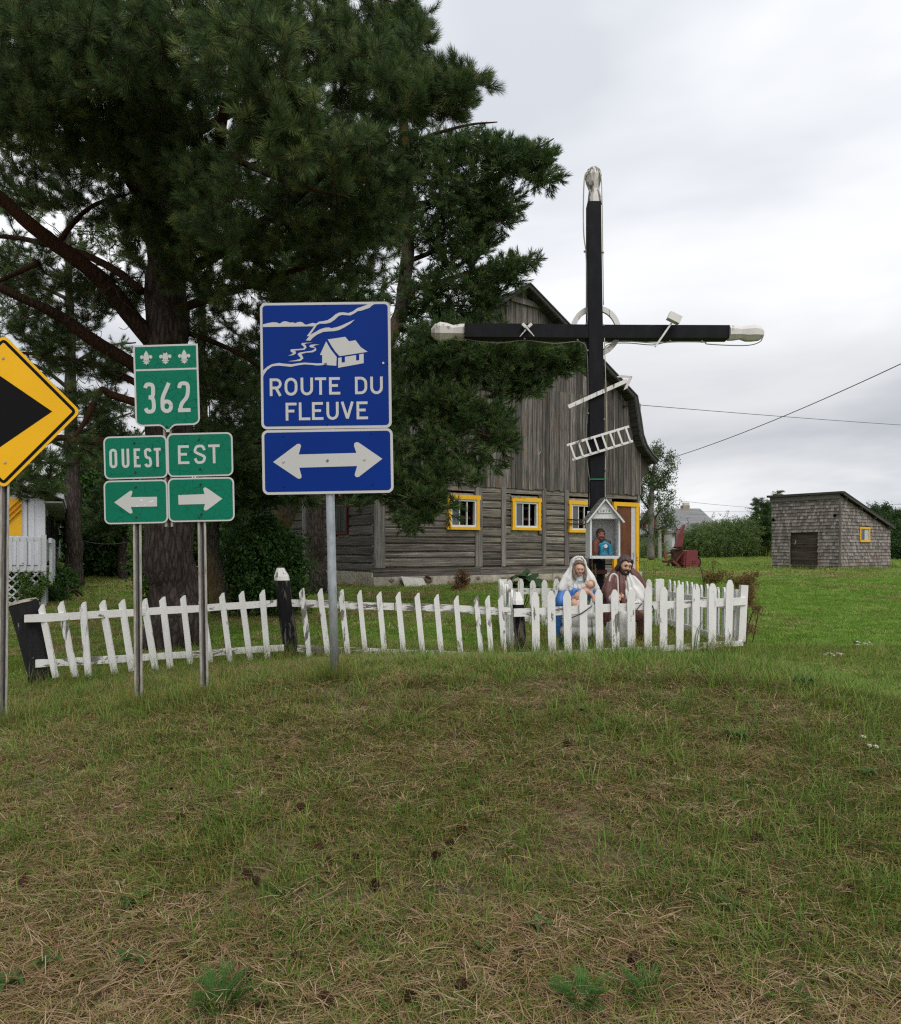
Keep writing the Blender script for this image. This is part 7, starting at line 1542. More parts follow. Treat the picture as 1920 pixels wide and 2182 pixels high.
def spruce(px, top, base, Yb, wd, lb, nlev=24, group=None):
    q = P(px, base, Yb); root = thing('spruce_tree', lb, 'tree', (q.x, Yb, gz(q.x, Yb)), 0, group); zt = P(px, top, Yb).z; zb_ = gz(q.x, Yb); H_ = zt - zb_; rad = wd / F * Yb / 2
    limb(root, [(q.x, Yb, zb_ - .1), (q.x, Yb, zb_ + H_ * .5), (q.x, Yb, zt - .1)], [.02 * H_ + .05, .014 * H_, .01], M_bark, 'trunk', 7); SP = []; SD = []; mb = MB()
    for l in range(nlev):
        f = l / nlev; z = zb_ + H_ * (.03 + .95 * f); r_ = rad * (1 - f) ** .85 + .05; nb = max(5, int(13 * (1 - f) + 4))
        for k in range(nb):
            a = rs.uniform(0, 6.283); rr = r_ * rs.uniform(.7, 1.12); tip = np.array([q.x + rr * math.cos(a), Yb + rr * math.sin(a), z - rr * .18 + .03]); p0 = np.array([q.x, Yb, z]); mb.tube([Vector(p0), Vector(tip)], [.012 + .008 * rr, .004], 3, cap=False)
            m_ = max(3, int(rr / .16))
            for j in range(m_):
                t = rs.uniform(.15, 1); SP.append(p0 + (tip - p0) * t + np.array([rs.gauss(0, .07) for _ in range(3)])); SD.append(unit(tip - p0) + np.array([rs.gauss(0, .5), rs.gauss(0, .5), rs.gauss(0, .25) + .05]))
    tag(mb.obj('branches', M_twig, root, True), kind='stuff'); SP = np.array(SP); SD = unit(np.array(SD)); n = len(SP)
    rot = np.stack([np.zeros(n), np.arccos(np.clip(SD[:, 2], -1, 1)), np.arctan2(SD[:, 1], SD[:, 0])], 1); scatter('needles', SP, rot, NR.uniform(.8, 1.2, n) * 3.6, NR.randint(0, 2, n), mid_t, [M_ndl2, M_twig], root)
spruce(1621, 1060, 1182, 66, 60, 'dark pointed spruce left of the shed', 26); spruce(1641, 1068, 1182, 68, 44, 'second dark spruce half hidden behind the shed corner', 22); spruce(1656, 1040, 1182, 90, 40, 'distant spruce whose tip rises above the shed roof', 22)
for i, (px, top, wd, Yb, lb) in enumerate(((1862, 1082, 22, 58, 'leafy tree just right of the shed roof edge'), (1884, 1080, 16, 60, 'slim leafy tree second from the right edge'), (1912, 1094, 24, 56, 'broad dark leafy tree cut by the right edge'), (1950, 1085, 30, 57, 'leafy tree outside the right edge'))):
    h = (1190 - top) / 2; q = P(px, 1185, Yb)
    bush('leafy_tree', lb, 'tree', (q.x, Yb), [(px, top + h * .35, Yb, wd * .45, h * .4, .8, 46), (px, top + h * .9, Yb, wd * .8, h * .5, 1.2, 90), (px, top + h * 1.5, Yb - .5, wd, h * .5, 1.2, 90)], 2.1, 12, leafmat('dark_tree_leaf', [(0, (.03, .07, .02)), (.6, (.05, .105, .03)), (1, (.085, .15, .045))], .3) if i == 0 else bpy.data.materials['dark_tree_leaf'], 'trees right of the shed', 3)
# far woodland that closes the horizon
pts = []
for i in range(5200):
    if i < 3200: x = rs.uniform(-75, -11); y = 40 + rs.uniform(0, 10) - x * .12; h = 5.6 + 2.2 * mnoise.noise(Vector((x * .12, 0, 0))) + (1 if x < -30 else 0)
    else: x = rs.uniform(-15, 140); y = 105 + rs.uniform(0, 12); h = 4.2 + 1.5 * mnoise.noise(Vector((x * .1, 3, 0)))
    z = gz(x, y) + h * rs.random() ** .7 * (.8 + .25 * mnoise.noise(Vector((x * .6, y * .6, 0)))); pts.append((x, y, z))
n = len(pts); scatter('woodland', np.array(pts), NR.uniform(0, 6.28, (n, 3)), NR.uniform(6, 10, n), NR.randint(0, 3, n), [leafclump(22, .12, .05, s) for s in (7, 8, 9)], [bpy.data.materials['dark_tree_leaf']], None, 'stuff', 'far woodland closing the horizon behind the house and field')
# ---------------- far house
fh = P(1432, 1178, 68); FH = Vector((fh.x, 68, 1.0))
dL = (P(1357, 1178, 77) - FH); dL.z = 0; LL = 10.0; dL.normalize()
far = thing('farmhouse', 'distant white and beige house with grey roof, red trimmed windows and brick chimney', 'house', FH, math.atan2(dL.y, dL.x))
# local x along the gable wall (away left), local y -> long side
py_ = Vector((-dL.y, dL.x, 0)); sgn = 1 if py_.x > 0 else -1
def fz(px, py, Y=70): return EZ + (HY - py) / F * Y - 1.0
zE = fz(0, 1130, 70); zR = fz(0, 1086, 72); LW = 9.0; LD = 4.2
M_beige = plain('beige_shingle_wall', (.36, .29, .21), .9, .1, .12, 6); M_fw = plain('white_farm_wall', (.62, .63, .62), .8, .2, .06, 3); M_fr = wood('grey_roof_shingle', (.12, .12, .12), (.20, .20, .205), (.28, .28, .285), 1, None, 6, .2, .02)
def Yv(v): return v * sgn
mb = MB(); mb.prism([(0, 2.0), (0, zE), (LW / 2, zR - .1), (LW, zE), (LW, 2.0)], (0, 0, 0), (1, 0, 0), (0, 0, 1), (0, Yv(LD), 0)); mb.obj('wall', M_beige, far, world=False)
mb = MB(); y0_, y1_ = sorted((Yv(-.02), Yv(LD + .02))); mb.box((-.03, y0_, -.3), (LW + .02, y1_, 2.0)); mb.box((-.05, y0_, 2.0), (-.005, y1_, zE)); mb.obj('lower_wall', M_fw, far, world=False)
mb = MB(); y0_, y1_ = Yv(-.5), Yv(LD + .5)
for a, b in (((-.5, zE - .28), (LW / 2, zR)), ((LW + .5, zE - .28), (LW / 2, zR))):
    q = [(a[0], a[1]), (b[0], b[1]), (b[0], b[1] + .16), (a[0], a[1] + .16)]; mb.prism(q, (0, y0_, 0), (1, 0, 0), (0, 0, 1), (0, y1_ - y0_, 0))
mb.obj('roof', M_fr, far, world=False)
M_brick = plain('chimney_brick', (.34, .27, .21), .9, .1, .4, 12); mb = MB(); c = Yv(LD - .7); mb.box((LW / 2 - .35, min(c, c - .65 * sgn), zR - .6), (LW / 2 + .35, max(c, c - .65 * sgn), zR + .45)); ch = mb.obj('chimney', M_brick, far, world=False)
mb = MB(); mb.box((LW / 2 - .24, min(c, c - .5 * sgn), zR + .45), (LW / 2 + .24, max(c, c - .5 * sgn), zR + .72)); mb.obj('chimney_top', plain('pale_flue', (.5, .5, .48), .7), ch, world=False)
M_red = plain('red_window_trim', (.32, .025, .03), .6)
def fwin(x, z, w_, h, red=True, par=far):
    mb = MB(); y = Yv(-.06); y2 = Yv(-.025); a, b = min(y, y2), max(y, y2)
    mb.box((x - w_ / 2, a, z), (x + w_ / 2, b, z + h)); o = mb.obj('window', M_red, par, world=False)
    mb = MB(); y = Yv(-.08); y2 = Yv(-.061); a, b = min(y, y2), max(y, y2)
    for k in (-1, 1): mb.box((x + k * w_ * .2 - w_ * .16, a, z + .18), (x + k * w_ * .2 + w_ * .16, b, z + h - .18))
    mb.obj('pane', M_glass, o, world=False)
    mb = MB(); y = Yv(-.09); y2 = Yv(-.081); a, b = min(y, y2), max(y, y2); mb.box((x - w_ * .38, a, z + .15), (x + w_ * .38, b, z + .22)); mb.box((x - .04, a, z + .22), (x + .04, b, z + h - .15)); mb.box((x - w_ * .38, a, z + h - .22), (x + w_ * .38, b, z + h - .15)); mb.obj('sash', M_fw, o, world=False)
fwin(7.2, 2.3, 1.3, 2.0); fwin(2.6, .3, 1.5, 1.7); fwin(4.6, 2.4, 1.2, 1.8)
mb = MB(); y0_, y1_ = Yv(-3.0), Yv(-.03); mb.prism([(y0_, 1.75), (y1_, 2.7), (y1_, 2.85), (y0_, 1.9)], (1.5, 0, 0), (0, 1, 0), (0, 0, 1), (7.8, 0, 0)); lean = mb.obj('porch_roof', M_fr, far, world=False)
mb = MB(); a, b = sorted((Yv(-2.8), Yv(-.03))); mb.box((3.6, a, -.2), (9.0, b, 1.78)); mb.obj('porch_wall', M_fw, far, world=False)
for x in (4.4, 6.3):
    mb = MB(); a, b = sorted((Yv(-2.86), Yv(-2.81))); mb.box((x - .55, a, .2), (x + .55, b, 1.7)); o = mb.obj('window', M_red, far, world=False); mb = MB(); a, b = sorted((Yv(-2.9), Yv(-2.865))); mb.box((x - .35, a, .35), (x + .35, b, 1.55)); mb.obj('pane', M_glass, o, world=False)
# ---------------- utility pole and wires
q = P(1406, 1180, 58); pole = thing('utility_pole', 'slim grey pole between poplar and far house', 'pole', (q.x, 58, gz(q.x, 58)))
mb = MB(); mb.tube([(q.x, 58, gz(q.x, 58) - .1), P(1405, 1060, 58)], [.15, .11], 8); mb.obj('shaft', plain('grey_pole_wood', (.26, .25, .23), .9), pole)
def wire(pts, r, lb, sag=0):
    a, b = pts[0], pts[1]; mb = MB(); q = [a.lerp(b, i / 16) - Vector((0, 0, sag * 4 * (i / 16) * (1 - i / 16))) for i in range(17)]; mb.tube(q, r, 4); tag(mb.obj('wire', M_wire, None, True), lb, 'wire')
M_wire = plain('wire', (.03, .03, .032), .6)
wire((P(1400, 985, 40), P(1990, 742, 22)), .016, 'thick dark wire rising to the right edge from behind the poplar', .25)
wire((P(1340, 861, 34), P(1990, 910, 52)), .014, 'thin straight wire crossing the sky from the barn eave to the right', .05)
wire((P(1405, 1062, 58), P(1660, 1085, 75)), .012, 'faint low wire between the far pole and the spruces', .1)
wire((P(1490, 1090, 70), P(1700, 1090, 80)), .010, 'faintest wire right of the chimney', .02)
wire((P(1815, 1080, 60), P(1990, 1070, 60)), .010, 'short faint wire above the trees right of the shed', .02)
wire((P(168, 1150, 19.8), P(330, 1140, 17)), .010, 'pale slack clothes line hung from the slim pine', .16)
# ---------------- red snow blower
q = P(1450, 1206, 36.5); zb = gz(q.x, 36.5); sb_ = thing('snow_blower', 'rusty maroon tractor snow blower with tall chute parked in the field', 'machine', (q.x, 36.5, zb))
pxm = 36.5 / F
def sp(px, py, y=0.0): return Vector(((px - 1450) * pxm, y, (1206 - py) * pxm))
M_mar = plain('faded_maroon_paint', (.17, .035, .038), .55, .3, .2, 4); M_mar2 = plain('rusty_maroon', (.20, .055, .045), .7, .3, .35, 6)
def quadbox(pts, y0, y1, nm, mat): mb = MB(); mb.prism([(p.x, p.z) for p in pts], (0, y0, 0), (1, 0, 0), (0, 0, 1), (0, y1 - y0, 0)); return mb.obj(nm, mat, sb_, world=False)
quadbox([sp(1449, 1205), sp(1475, 1206), sp(1473, 1168), (sp(1466, 1168)), sp(1451, 1170)], -.9, -.84, 'side_plate', M_mar)
quadbox([sp(1449, 1204), sp(1475, 1204), sp(1473, 1169), sp(1451, 1171)], .84, .9, 'side_plate', M_mar); quadbox([sp(1445, 1200), sp(1451, 1200), sp(1453, 1171), sp(1449, 1171)], -.84, .84, 'back_plate', M_mar)
quadbox([sp(1451, 1172.5), sp(1474, 1171), sp(1474, 1169), sp(1451, 1170.4)], -.84, .84, 'top_plate', M_mar)
for k in range(4):
    bb = MB(); c = sp(1463 + (k % 2) * 5, 1192 + (k // 2) * 4, -.905); bb.box((c.x - .02, -.908, c.z - .02), (c.x + .02, -.901, c.z + .02)); bb.obj('bolt', M_dark, sb_, world=False)
mb = MB(); mb.tube([sp(1451, 1195, y) for y in (-.8, .8)], .10, 8)
for k in range(26):
    t = k * .55; y = -.78 + k * .06; c = sp(1461, 1192, y); mb.beam(c, c + Vector((math.cos(t) * .38, 0, math.sin(t) * .38)), .06, .03, (0, 1, 0))
mb.obj('auger', M_mar2, sb_, world=False)
mb = MB(); pts_ = [sp(1478 + 12 * math.cos(t) * .75, 1194 + 11 * math.sin(t), -.35) for t in [i * math.pi / 10 for i in range(20)]]; mb.tube(pts_ + [pts_[0]], .05, 6, cap=False); wv = mb.obj('wheel', plain('black_tyre', (.015, .015, .015), .9), sb_, world=False)
mb = MB(); cen = sp(1478, 1194, -.35); mb.tube([cen + Vector((0, -.05, 0)), cen + Vector((0, .05, 0))], .19, 14); mb.obj('rim', M_mar2, wv, world=False)
quadbox([sp(1474, 1192), sp(1480, 1192), sp(1480, 1169), sp(1474, 1169)], .2, .5, 'bracket', M_mar)
# fan housing, chute in two lengths, deflector
quadbox([sp(1428, 1190), sp(1436, 1203), sp(1452, 1204), sp(1452, 1166), sp(1434, 1166), sp(1433, 1186)], -.25, .25, 'fan_housing', M_rustdark)
mb = MB(); a, b = sp(1444, 1163), sp(1450, 1136); 
def frus(a, b, w0, w1, d0, d1, nm, mat=M_mar):
    V = []
    for c, w_, d in ((a, w0, d0), (b, w1, d1)):
        for x, y in ((-1, -1), (1, -1), (1, 1), (-1, 1)): V.append(c + Vector((x * w_ / 2, y * d / 2, 0)))
    mb = MB(); mb.add(V, [(0, 3, 2, 1), (4, 5, 6, 7), (0, 1, 5, 4), (1, 2, 6, 5), (2, 3, 7, 6), (3, 0, 4, 7)]); return mb.obj(nm, mat, sb_, world=False)
frus(sp(1444.5, 1162), sp(1450, 1137), 13 * pxm, 12 * pxm, .36, .34, 'chute'); frus(sp(1448, 1136), sp(1457, 1114.5), 10 * pxm, 4 * pxm, .36, .30, 'chute_deflector')
mb = MB(); mb.tube([sp(1444 + 9 * math.cos(t), 1163 + 1.2 * math.sin(t), .2 * math.sin(t)) for t in [i * .6283 for i in range(11)]], .025, 5); mb.obj('turning_ring', M_rustdark, sb_, world=False)
def bar(a, b, r, nm, mat=M_mar2, y=-.3): mb = MB(); mb.beam(sp(*a, y), sp(*b, y), r, r); mb.obj(nm, mat, sb_, world=False)
bar((1446, 1124), (1433, 1129), .06, 'link_arm', M_mar); bar((1434, 1130), (1436, 1152), .035, 'link_arm', M_rustdark); bar((1409, 1194), (1432, 1193), .08, 'hitch_bar', M_rustdark); bar((1428, 1192), (1447, 1206), .08, 'skid_bar', M_mar2, -.5)
bar((1413, 1172), (1416, 1192), .10, 'hitch_mast', M_mar2); bar((1416, 1192), (1430, 1194), .07, 'hitch_bar', M_rustdark, .4); bar((1450, 1172), (1434, 1192), .05, 'brace', M_mar2, -.5); bar((1424, 1170), (1452, 1164), .05, 'drive_rod', M_rustdark); bar((1422, 1190), (1420, 1202), .09, 'stand', M_rustdark); bar((1424, 1176), (1440, 1170), .06, 'drive_rod', M_rustdark, .2)
mb = MB(); c = sp(1426, 1184, 0); mb.tube([c + Vector((.22 * math.cos(t), 0, .22 * math.sin(t))) for t in [i * .6283 for i in range(11)]], .03, 5); mb.obj('pulley', M_rustdark, sb_, world=False)
# ---------------- ground details
M_cone = plain('pine_cone_brown', (.06, .03, .02), .9, .15, .5, 60)
V = []; Fc = []
ct = MB(); ct.add(*pebble((0, 0, .016), .014, (1, 1, 1.35), 1, .1)); rc = random.Random(2)
for lv in range(6):
    for k in range(8):
        a = k * .785 + lv * .4; r_ = .0215 * math.sin(math.radians(35 + lv * 22)) + .003; z = .004 + lv * .0065; c = Vector((r_ * math.cos(a), r_ * math.sin(a), z + .004)); t_ = Vector((-math.sin(a), math.cos(a), 0)) * .0055; o_ = Vector((math.cos(a), math.sin(a), .35)) * .007; i_ = -o_ * 1.4
        ct.add([c + i_ - t_ * .6, c + i_ + t_ * .6, c + o_ + t_, c + o_ - t_, c + o_ * .7 + Vector((0, 0, .003))], [(0, 1, 2, 3), (0, 4, 1), (2, 4, 3), (1, 4, 2), (0, 3, 4)])
cme = ct.mesh('pine_cone', M_cone)
cones = [(248, 1818), (343, 1855), (303, 1971), (395, 1757), (408, 1755), (588, 1630), (527, 1884), (539, 1892), (333, 2067), (405, 2045), (618, 2060), (545, 2088), (638, 1738), (540, 2170), (682, 1818), (692, 1845), (897, 1826), (932, 1828), (966, 1814), (980, 1786), (809, 1896), (986, 2065), (1091, 2044), (990, 2114), (868, 2152), (1205, 1595), (882, 1527), (1015, 2150), (755, 1843), (1145, 1965), (1500, 2118), (1621, 1804), (1589, 1908), (1543, 1900), (1813, 1910), (120, 2108), (590, 1645), (48, 1895), (1350, 2060), (700, 2140)]
words_c = ['in the dry grass', 'among green blades', 'on parched turf']
cells = {}
for i, (px, py) in enumerate(cones):
    p = G(px, py); o = bpy.data.objects.new('pine_cone', cme); C.objects.link(o); o.location = p + Vector((0, 0, .018)); o.rotation_euler = (rc.uniform(.6, 1.9), rc.uniform(-.4, .4), rc.uniform(0, 6.28)); s_ = rc.uniform(.65, .95); o.scale = (s_,) * 3
    r_ = min(3, int((py - 1500) / 170)); c_ = min(4, int(px / 385)); cells.setdefault((r_, c_), []).append((px, py, o))
RW = ['upper', 'middle', 'lower', 'bottom']; CW = ['far left', 'centre-left', 'centre', 'centre-right', 'far right']; ORD = ['leftmost', 'second from left', 'third from left', 'fourth from left', 'fifth from left', 'sixth from left', 'seventh from left']
for (r_, c_), L in cells.items():
    L.sort(key=lambda t: t[0])
    for i, (px, py, o) in enumerate(L):
        w_ = 'brown pine cone, ' + ('only one' if len(L) == 1 else ('rightmost' if i == len(L) - 1 else ORD[i]) + ' of %s' % ['', '', 'two', 'three', 'four', 'five', 'six', 'seven', 'eight'][len(L)])
        tag(o, w_ + ', %s %s turf' % (RW[r_], CW[c_]), 'pine cone', 'fallen pine cones')
# leafy weeds: feathery clumps at the lower edge, broad-leaved rosettes, daisies, burdock, dried stems
def weed(nm, lb, cat, px, py, build, group=None):
    p = G(px, py); root = thing(nm, lb, cat, p, R.uniform(0, 6), group); build(root); return root
M_weed = leafmat('weed_green', [(0, (.05, .15, .02)), (1, (.08, .20, .035))], .3); M_weed2 = leafmat('broadleaf_green', [(0, (.055, .12, .025)), (1, (.08, .15, .035))], .25); M_weed_d = leafmat('burdock_green', [(0, (.03, .085, .02)), (1, (.05, .12, .03))], .25)
def feathery(n, h):
    def f(root):
        mb = MB(); sm = MB()
        for i in range(n):
            a = R.uniform(0, 6.28); L = h * R.uniform(.6, 1.1); b = Vector((math.cos(a), math.sin(a), 0)) * R.uniform(0, .03); e = b + Vector((math.cos(a) * L * R.uniform(.3, .9), math.sin(a) * L * R.uniform(.3, .9), L * R.uniform(.45, .8))); m_ = b.lerp(e, .5) + Vector((0, 0, L * .16)); path = smooth_path([b, m_, e], 6); sm.tube(path, .0012, 3, cap=False)
            for j, q in enumerate(path[2:]):
                tg = (path[min(j + 3, len(path) - 1)] - path[j + 1]).normalized(); sd = tg.cross(Vector((0, 0, 1))).normalized(); w_ = .022 * (1 - j / (len(path)) * .6)
                for s_ in (-1, 1):
                    for u in (0, .5):
                        c = q + tg * u * .01; dd = (sd * s_ + tg * .5).normalized()
                        for kk in range(3):
                            b0 = c + dd * w_ * (.1 + kk * .3); pp = (tg * .9 + dd * .6 * (kk - .3) + Vector((0, 0, .2))).normalized() * w_ * .45; sp2 = pp.cross(Vector((0, 0, 1))).normalized() * .0013
                            mb.add([b0, b0 + pp * .4 + sp2, b0 + pp, b0 + pp * .4 - sp2], [(0, 1, 2, 3)])
        tag(sm.obj('stems', M_weed, root, world=False), kind='stuff'); tag(mb.obj('fronds', M_weed, root, world=False), kind='stuff')
    return f
weed('feathery_weed', 'bright green feathery weed clump at the bottom edge, left of centre', 'plant', 470, 2160, feathery(34, .17)); weed('feathery_weed', 'feathery green weed at the bottom edge, right of centre', 'plant', 1238, 2150, feathery(26, .14)); weed('feathery_weed', 'small feathery weed near the bottom edge, far right of the largest', 'plant', 1375, 2140, feathery(16, .11)); weed('feathery_weed', 'tiny feathery weed in dry grass near the lower right corner', 'plant', 1680, 2150, feathery(10, .08)); weed('feathery_weed', 'low feathery weed sprig among cones, upper of the small ones', 'plant', 610, 1912, feathery(8, .06))
def rosette(n, L, w_, mat=M_weed, flat=.35):
    def f(root):
        for i in range(n):
            a = i * 6.283 / n + R.uniform(-.3, .3); l = L * R.uniform(.7, 1.1); d = Vector((math.cos(a), math.sin(a), 0)); s_ = Vector((-d.y, d.x, 0)); V = []
            for t in (0, .25, .5, .75, 1):
                c = d * l * t + Vector((0, 0, l * flat * math.sin(t * 2.4))); ww = w_ * math.sin(min(1, t * 1.05 + .06) * math.pi) * .5 + .002; V += [c - s_ * ww + Vector((0, 0, ww * .3)), c, c + s_ * ww + Vector((0, 0, ww * .3))]
            Fc = []
            for k in range(4):
                q = k * 3; Fc += [(q, q + 1, q + 4, q + 3), (q + 1, q + 2, q + 5, q + 4)]
            mb = MB(); mb.add(V, Fc); mb.obj('leaf', mat, root, True, world=False)
    return f
for px, py, n, L, w_, lb in ((285, 1935, 6, .11, .045, 'broad-leaved green weed above the feathery clump'), (288, 2060, 4, .13, .045, 'upright pointed leaf weed in the lower left turf'), (105, 2065, 5, .12, .04, 'long-leaved weed near the left edge'), (1035, 2035, 4, .10, .035, 'broad leaf weed left of a large cone'), (1145, 1985, 4, .10, .05, 'rounded leaf weed right of centre in the front turf'), (1555, 1945, 8, .11, .04, 'wide patch of broad leaves at the right of the front turf'), (1570, 1580, 7, .15, .06, 'broad-leaved tuft on a bare patch, right of the enclosure'), (1720, 1465, 9, .16, .07, 'spreading broad leaves at the upper right of the front turf'), (1240, 1520, 5, .10, .04, 'small broad-leaved weed below the enclosure fence'), (20, 2110, 5, .13, .05, 'broad leaves at the lower left corner'), (1850, 1660, 7, .12, .05, 'broad-leaved weed below the daisies'), (1480, 1440, 6, .10, .05, 'low leaves just below the enclosure corner')):
    weed('broadleaf_weed', lb, 'plant', px, py, rosette(n + 2, L * .6, w_ * .55, M_weed2, .7))
M_petal = plain('daisy_petal', (.78, .78, .76), .6); M_yc = plain('daisy_centre', (.65, .40, .03), .7)
for px, py, lb in ((1841, 1571, 'white daisy standing highest at the right edge'), (1854, 1590, 'left of two white daisies side by side'), (1868, 1592, 'right of two white daisies side by side')):
    p = G(px, py + 14); top = P(px, py, p.y); root = thing('daisy', lb, 'flower', p); h = top - p; mb = MB(); mb.tube([(0, 0, -.02), tuple(h * .5 + Vector((.01, 0, 0))), tuple(h)], .0016, 4); mb.obj('stem', M_weed, root, world=False)
    for k in range(13):
        a = k * .4833; d = Vector((math.cos(a), math.sin(a) * .9, .25 + .3 * math.sin(a))); s_ = Vector((-math.sin(a), math.cos(a), 0)) * .003; mb = MB(); mb.add([h + d * .004 - s_ * .4, h + d * .012 - s_, h + d * .02, h + d * .012 + s_, h + d * .004 + s_ * .4], [(0, 1, 2, 3, 4)]); mb.obj('petal', M_petal, root, world=False)
    mb = MB(); mb.add(*pebble(h + Vector((0, -.002, .003)), .0055, (1, 1, .6), 1, .05)); mb.obj('flower_centre', M_yc, root, world=False)
# burdock behind the back pickets
q = P(1110, 1262, 12.2); root = thing('burdock', 'large dark green burdock leaves behind the back pickets', 'plant', (q.x, 12.2, gz(q.x, 12.2)))
for px, py, L in ((1092, 1236, .42), (1108, 1222, .45), (1124, 1225, .42), (1136, 1240, .40), (1112, 1244, .42), (1146, 1250, .3), (1084, 1250, .3), (1120, 1256, .3)):
    t = P(px, py, 12.1) - root.location; a = math.atan2(R.uniform(-.6, .1), t.x); d = Vector((math.cos(a), math.sin(a) - .3, R.uniform(-.1, .25))).normalized(); s_ = d.cross(Vector((0, -.5, 1))).normalized(); V = []; nt_ = 7
    for k in range(nt_ + 1):
        u = k / nt_; ww = L * .42 * math.sin(min(1, .12 + u * .9) * math.pi) ** .7 + .003; c = t + d * (u - .4) * L + Vector((0, 0, -.12 * L * (u - .3) ** 2 * 4)); V += [c - s_ * ww + Vector((0, 0, .03 * math.sin(k * 2.5))), c + Vector((0, 0, -.03)), c + s_ * ww + Vector((0, 0, .03 * math.cos(k * 2.1)))]
    Fc = []
    for k in range(nt_): Fc += [(k * 3, k * 3 + 1, k * 3 + 4, k * 3 + 3), (k * 3 + 1, k * 3 + 2, k * 3 + 5, k * 3 + 4)]
    mb = MB(); mb.add(V, Fc); mb.obj('leaf', M_weed_d, root, True, world=False); mb = MB(); mb.tube([(0, 0, -.05), tuple(t * .6 + Vector((0, 0, .05))), tuple(t - d * .4 * L)], .008, 5); mb.obj('stem', M_weed_d, root, world=False)
# rusty dried goldenrod hanging over the right corner of the enclosure
M_dryleaf = leafmat('dried_leaf', [(0, (.12, .055, .03)), (.6, (.20, .10, .05)), (1, (.26, .17, .06))], .15, .9); M_mixleaf = leafmat('yellowing_leaf', [(0, (.06, .10, .02)), (.5, (.20, .17, .04)), (1, (.22, .10, .05))], .2, .8)
def drybush(lb, base, blobs, sc, per, mat, nm='dried_shrub'):
    root = thing(nm, lb, 'plant', (base.x, base.y, gz(base.x, base.y))); nodes = []; tips = tips_of(blobs)
    for k in range(5):
        t = tips[(k * 37) % len(tips)]; a = Vector((base.x + R.uniform(-.06, .06), base.y, gz(base.x, base.y) - .03)); nodes += limb(root, [a, a.lerp(t, .5) + Vector((R.uniform(-.04, .04), 0, .05)), t], [.008, .006, .003], M_twig, 'stem', 5)
    leafy(root, nodes, tips, Lc, per, sc, (mat, M_twig), .05, .0018, .006)
q = P(1592, 1370, 8.6); drybush('rust brown dried shrub drooping outside the right end of the enclosure', q, [(1598, 1272, 8.6, 14, 16, .15, 16), (1598, 1245, 8.8, 20, 9, .2, 14), (1612, 1300, 8.5, 12, 7, .1, 9), (1604, 1340, 8.4, 11, 7, .1, 8), (1598, 1226, 8.8, 24, 7, .2, 10)], .34, 3, M_dryleaf)
q = P(1560, 1290, 10.0); drybush('yellowing leafy weed behind the right side pickets', q, [(1530, 1228, 11, 30, 9, .3, 26), (1575, 1238, 9.6, 24, 12, .3, 26), (1590, 1262, 9.2, 16, 18, .2, 20), (1515, 1232, 11.2, 20, 6, .2, 14)], .45, 4, M_mixleaf, 'weed')
q = P(1518, 1250, 11.4); drybush('bare branching stem with few leaves above the side pickets', q, [(1520, 1205, 11.4, 10, 14, .1, 7), (1506, 1215, 11.4, 8, 10, .1, 5), (1526, 1196, 11.4, 8, 8, .1, 4), (1494, 1210, 11.4, 5, 8, .1, 3)], .35, 1, M_mixleaf, 'weed')
q = P(985, 1265, 18.5); drybush('small brown dried shrub in front of the barn foundation', q, [(985, 1232, 18.5, 16, 22, .25, 40), (978, 1255, 18.3, 18, 10, .2, 20)], .6, 4, M_dryleaf)
# tall seeding grass stems in the enclosure
M_seed = leafmat('grass_seed_head', [(0, (.20, .15, .07)), (1, (.30, .23, .12))], .1, .9)
mb = MB(); rg = random.Random(12)
stems = [(1262, 1400, 1180, 8.35), (1276, 1400, 1200, 8.4), (1298, 1400, 1215, 8.3), (1248, 1400, 1196, 8.6), (1290, 1390, 1225, 8.6), (1316, 1390, 1240, 8.7), (1366, 1400, 1180, 8.5), (1384, 1400, 1195, 8.6), (1392, 1390, 1150, 8.6), (1340, 1400, 1172, 8.6), (1236, 1400, 1150, 8.5), (1170, 1400, 1200, 8.5), (1152, 1390, 1260, 8.3), (1185, 1400, 1240, 8.4), (1404, 1385, 1205, 8.6), (1422, 1385, 1230, 8.6), (1090, 1380, 1225, 10.9), (838, 1330, 1190, 14), (1376, 1390, 1160, 8.8)]
for px, pb_, pt, Y in stems:
    a = P(px, 0, Y); a.z = gz(a.x, Y) - .02; b = P(px + rg.uniform(-14, 14), pt, Y); m_ = a.lerp(b, .55) + Vector((rg.uniform(-.02, .02), 0, .04)); q = smooth_path([a, m_, b], 8); mb.tube(q, [.0022] * (len(q) - 1) + [.0008], 4)
    for k in range(26):
        t = q[-1].lerp(q[-6], rg.random()); mb.add(*pebble(t + Vector((rg.gauss(0, .009), rg.gauss(0, .009), rg.gauss(0, .005))), .0042, (.5, .5, 1.7), 1, .1, k))
tag(mb.obj('seeding_grass', M_seed), 'tall dry grass stems gone to seed around the statues', kind='stuff')
mb = MB(); gl = [(1247, 1398, 1197, 7.86, -8), (1251, 1398, 1232, 7.9, -14), (1263, 1400, 1205, 8.0, -20), (1268, 1402, 1220, 7.7, -26)]
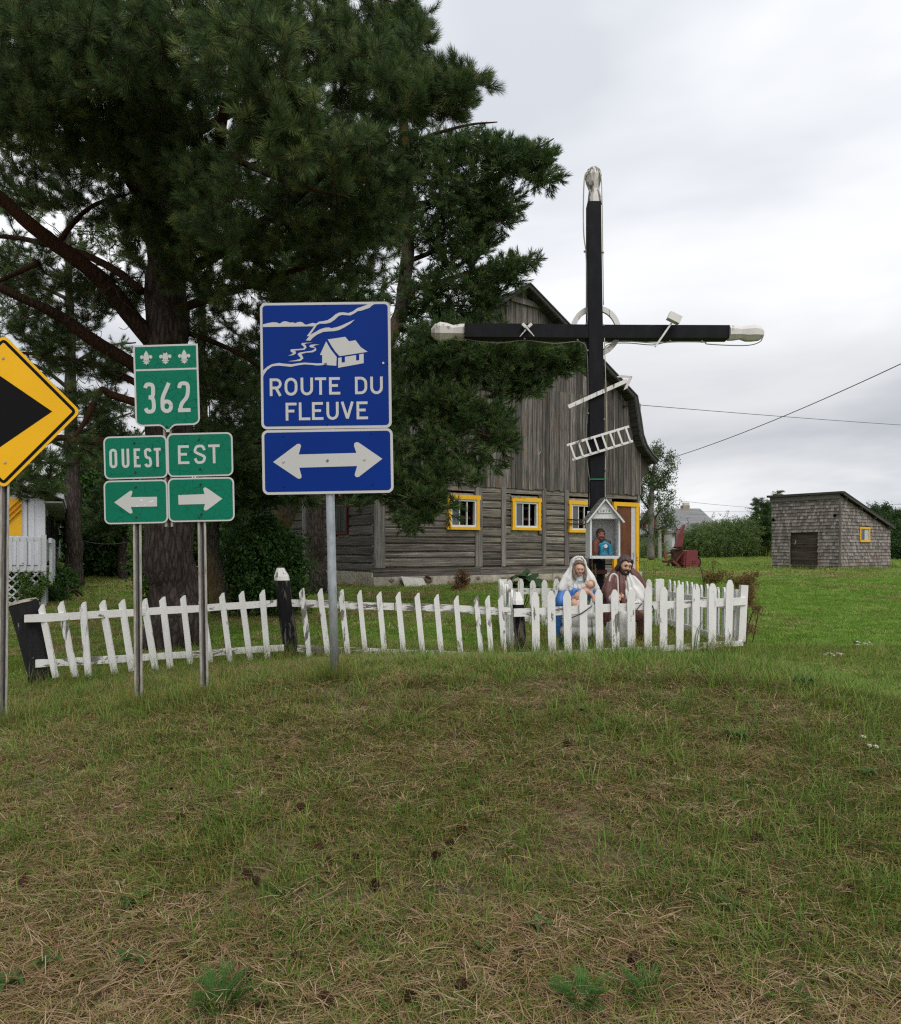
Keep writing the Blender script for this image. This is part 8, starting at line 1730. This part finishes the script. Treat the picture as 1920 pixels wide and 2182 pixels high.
for px, pb_, pt, Y, dx in ((1264, 1398, 1196, 7.95, -22), (1262, 1398, 1230, 7.98, -14), (1280, 1400, 1255, 8.0, 10), (1156, 1400, 1270, 8.1, 22), (1160, 1400, 1292, 8.1, 30), (1478, 1400, 1318, 7.85, 22), (1482, 1400, 1306, 7.84, 26), (1500, 1400, 1330, 7.85, -22)):
    a = P(px, 0, Y); a.z = gz(a.x, Y); b = P(px + dx, pt, Y); m_ = a.lerp(b, .55) + Vector((.03 * (1 if dx < 0 else -1), 0, .02)); q = smooth_path([a, m_, b], 8); V = []
    for i, p in enumerate(q): w_ = .005 * (1 - i / (len(q) - .9)) + .0008; V += [p - Vector((w_, .002, 0)), p + Vector((w_, 0, 0))]
    mb.add(V, [(i * 2, i * 2 + 1, i * 2 + 3, i * 2 + 2) for i in range(len(q) - 1)])
tag(mb.obj('grass_blades', M_weed), 'long single green grass blades crossing the statues and pickets', kind='stuff')
# pale litter and stones on the right lawn
for px, py, n, lb in ((1838, 1377, 16, 'scrap of white and brown litter on the right lawn'), (1775, 1402, 22, 'scatter of pale chips on the right lawn, nearer')):
    root = thing('litter', lb, 'litter', G(px, py)); 
    for i in range(n):
        p = G(px + rg.uniform(-20, 20), py + rg.uniform(-3, 4)); bb = MB(); bb.add(*pebble(p + Vector((0, 0, .035)), rg.uniform(.008, .02), (1.4, 1, .6), 1, .4, i)); bb.obj('chip', M_fw if i % 3 else M_cone, root)
for px, py, lb in ((243, 2028, 'curled orange-brown dead leaf in the lower left turf'), (358, 2142, 'grey-brown dead leaf near the bottom edge'), (247, 2100, 'pale dead leaf under the feathery weed side'), (258, 1898, 'pale green fallen leaf on dry grass'), (1430, 1475, 'tan dead leaf below the enclosure fence')):
    p = G(px, py); root = MB(); a = R.uniform(0, 6); V = []
    for k in range(9):
        u = k / 8; w_ = .011 * math.sin(u * math.pi) + .001; c = Vector(((u - .5) * .04, 0, .012 + .004 * (u - .5) ** 2 * 8)); V += [c + Vector((0, -w_, .008 * math.sin(k))), c, c + Vector((0, w_, .01 * math.cos(k * 1.3)))]
    Fc = []
    for k in range(8): Fc += [(k * 3, k * 3 + 1, k * 3 + 4, k * 3 + 3), (k * 3 + 1, k * 3 + 2, k * 3 + 5, k * 3 + 4)]
    M = Matrix.Translation(p + Vector((0, 0, .02))) @ Matrix.Rotation(a, 4, 'Z'); root.add([M @ v for v in V], Fc); tag(root.obj('dead_leaf', plain('dead_leaf_tan', (.28, .16, .09), .8) if 'pale' not in lb else plain('pale_leaf', (.30, .29, .17), .8), None, True), lb, 'leaf')
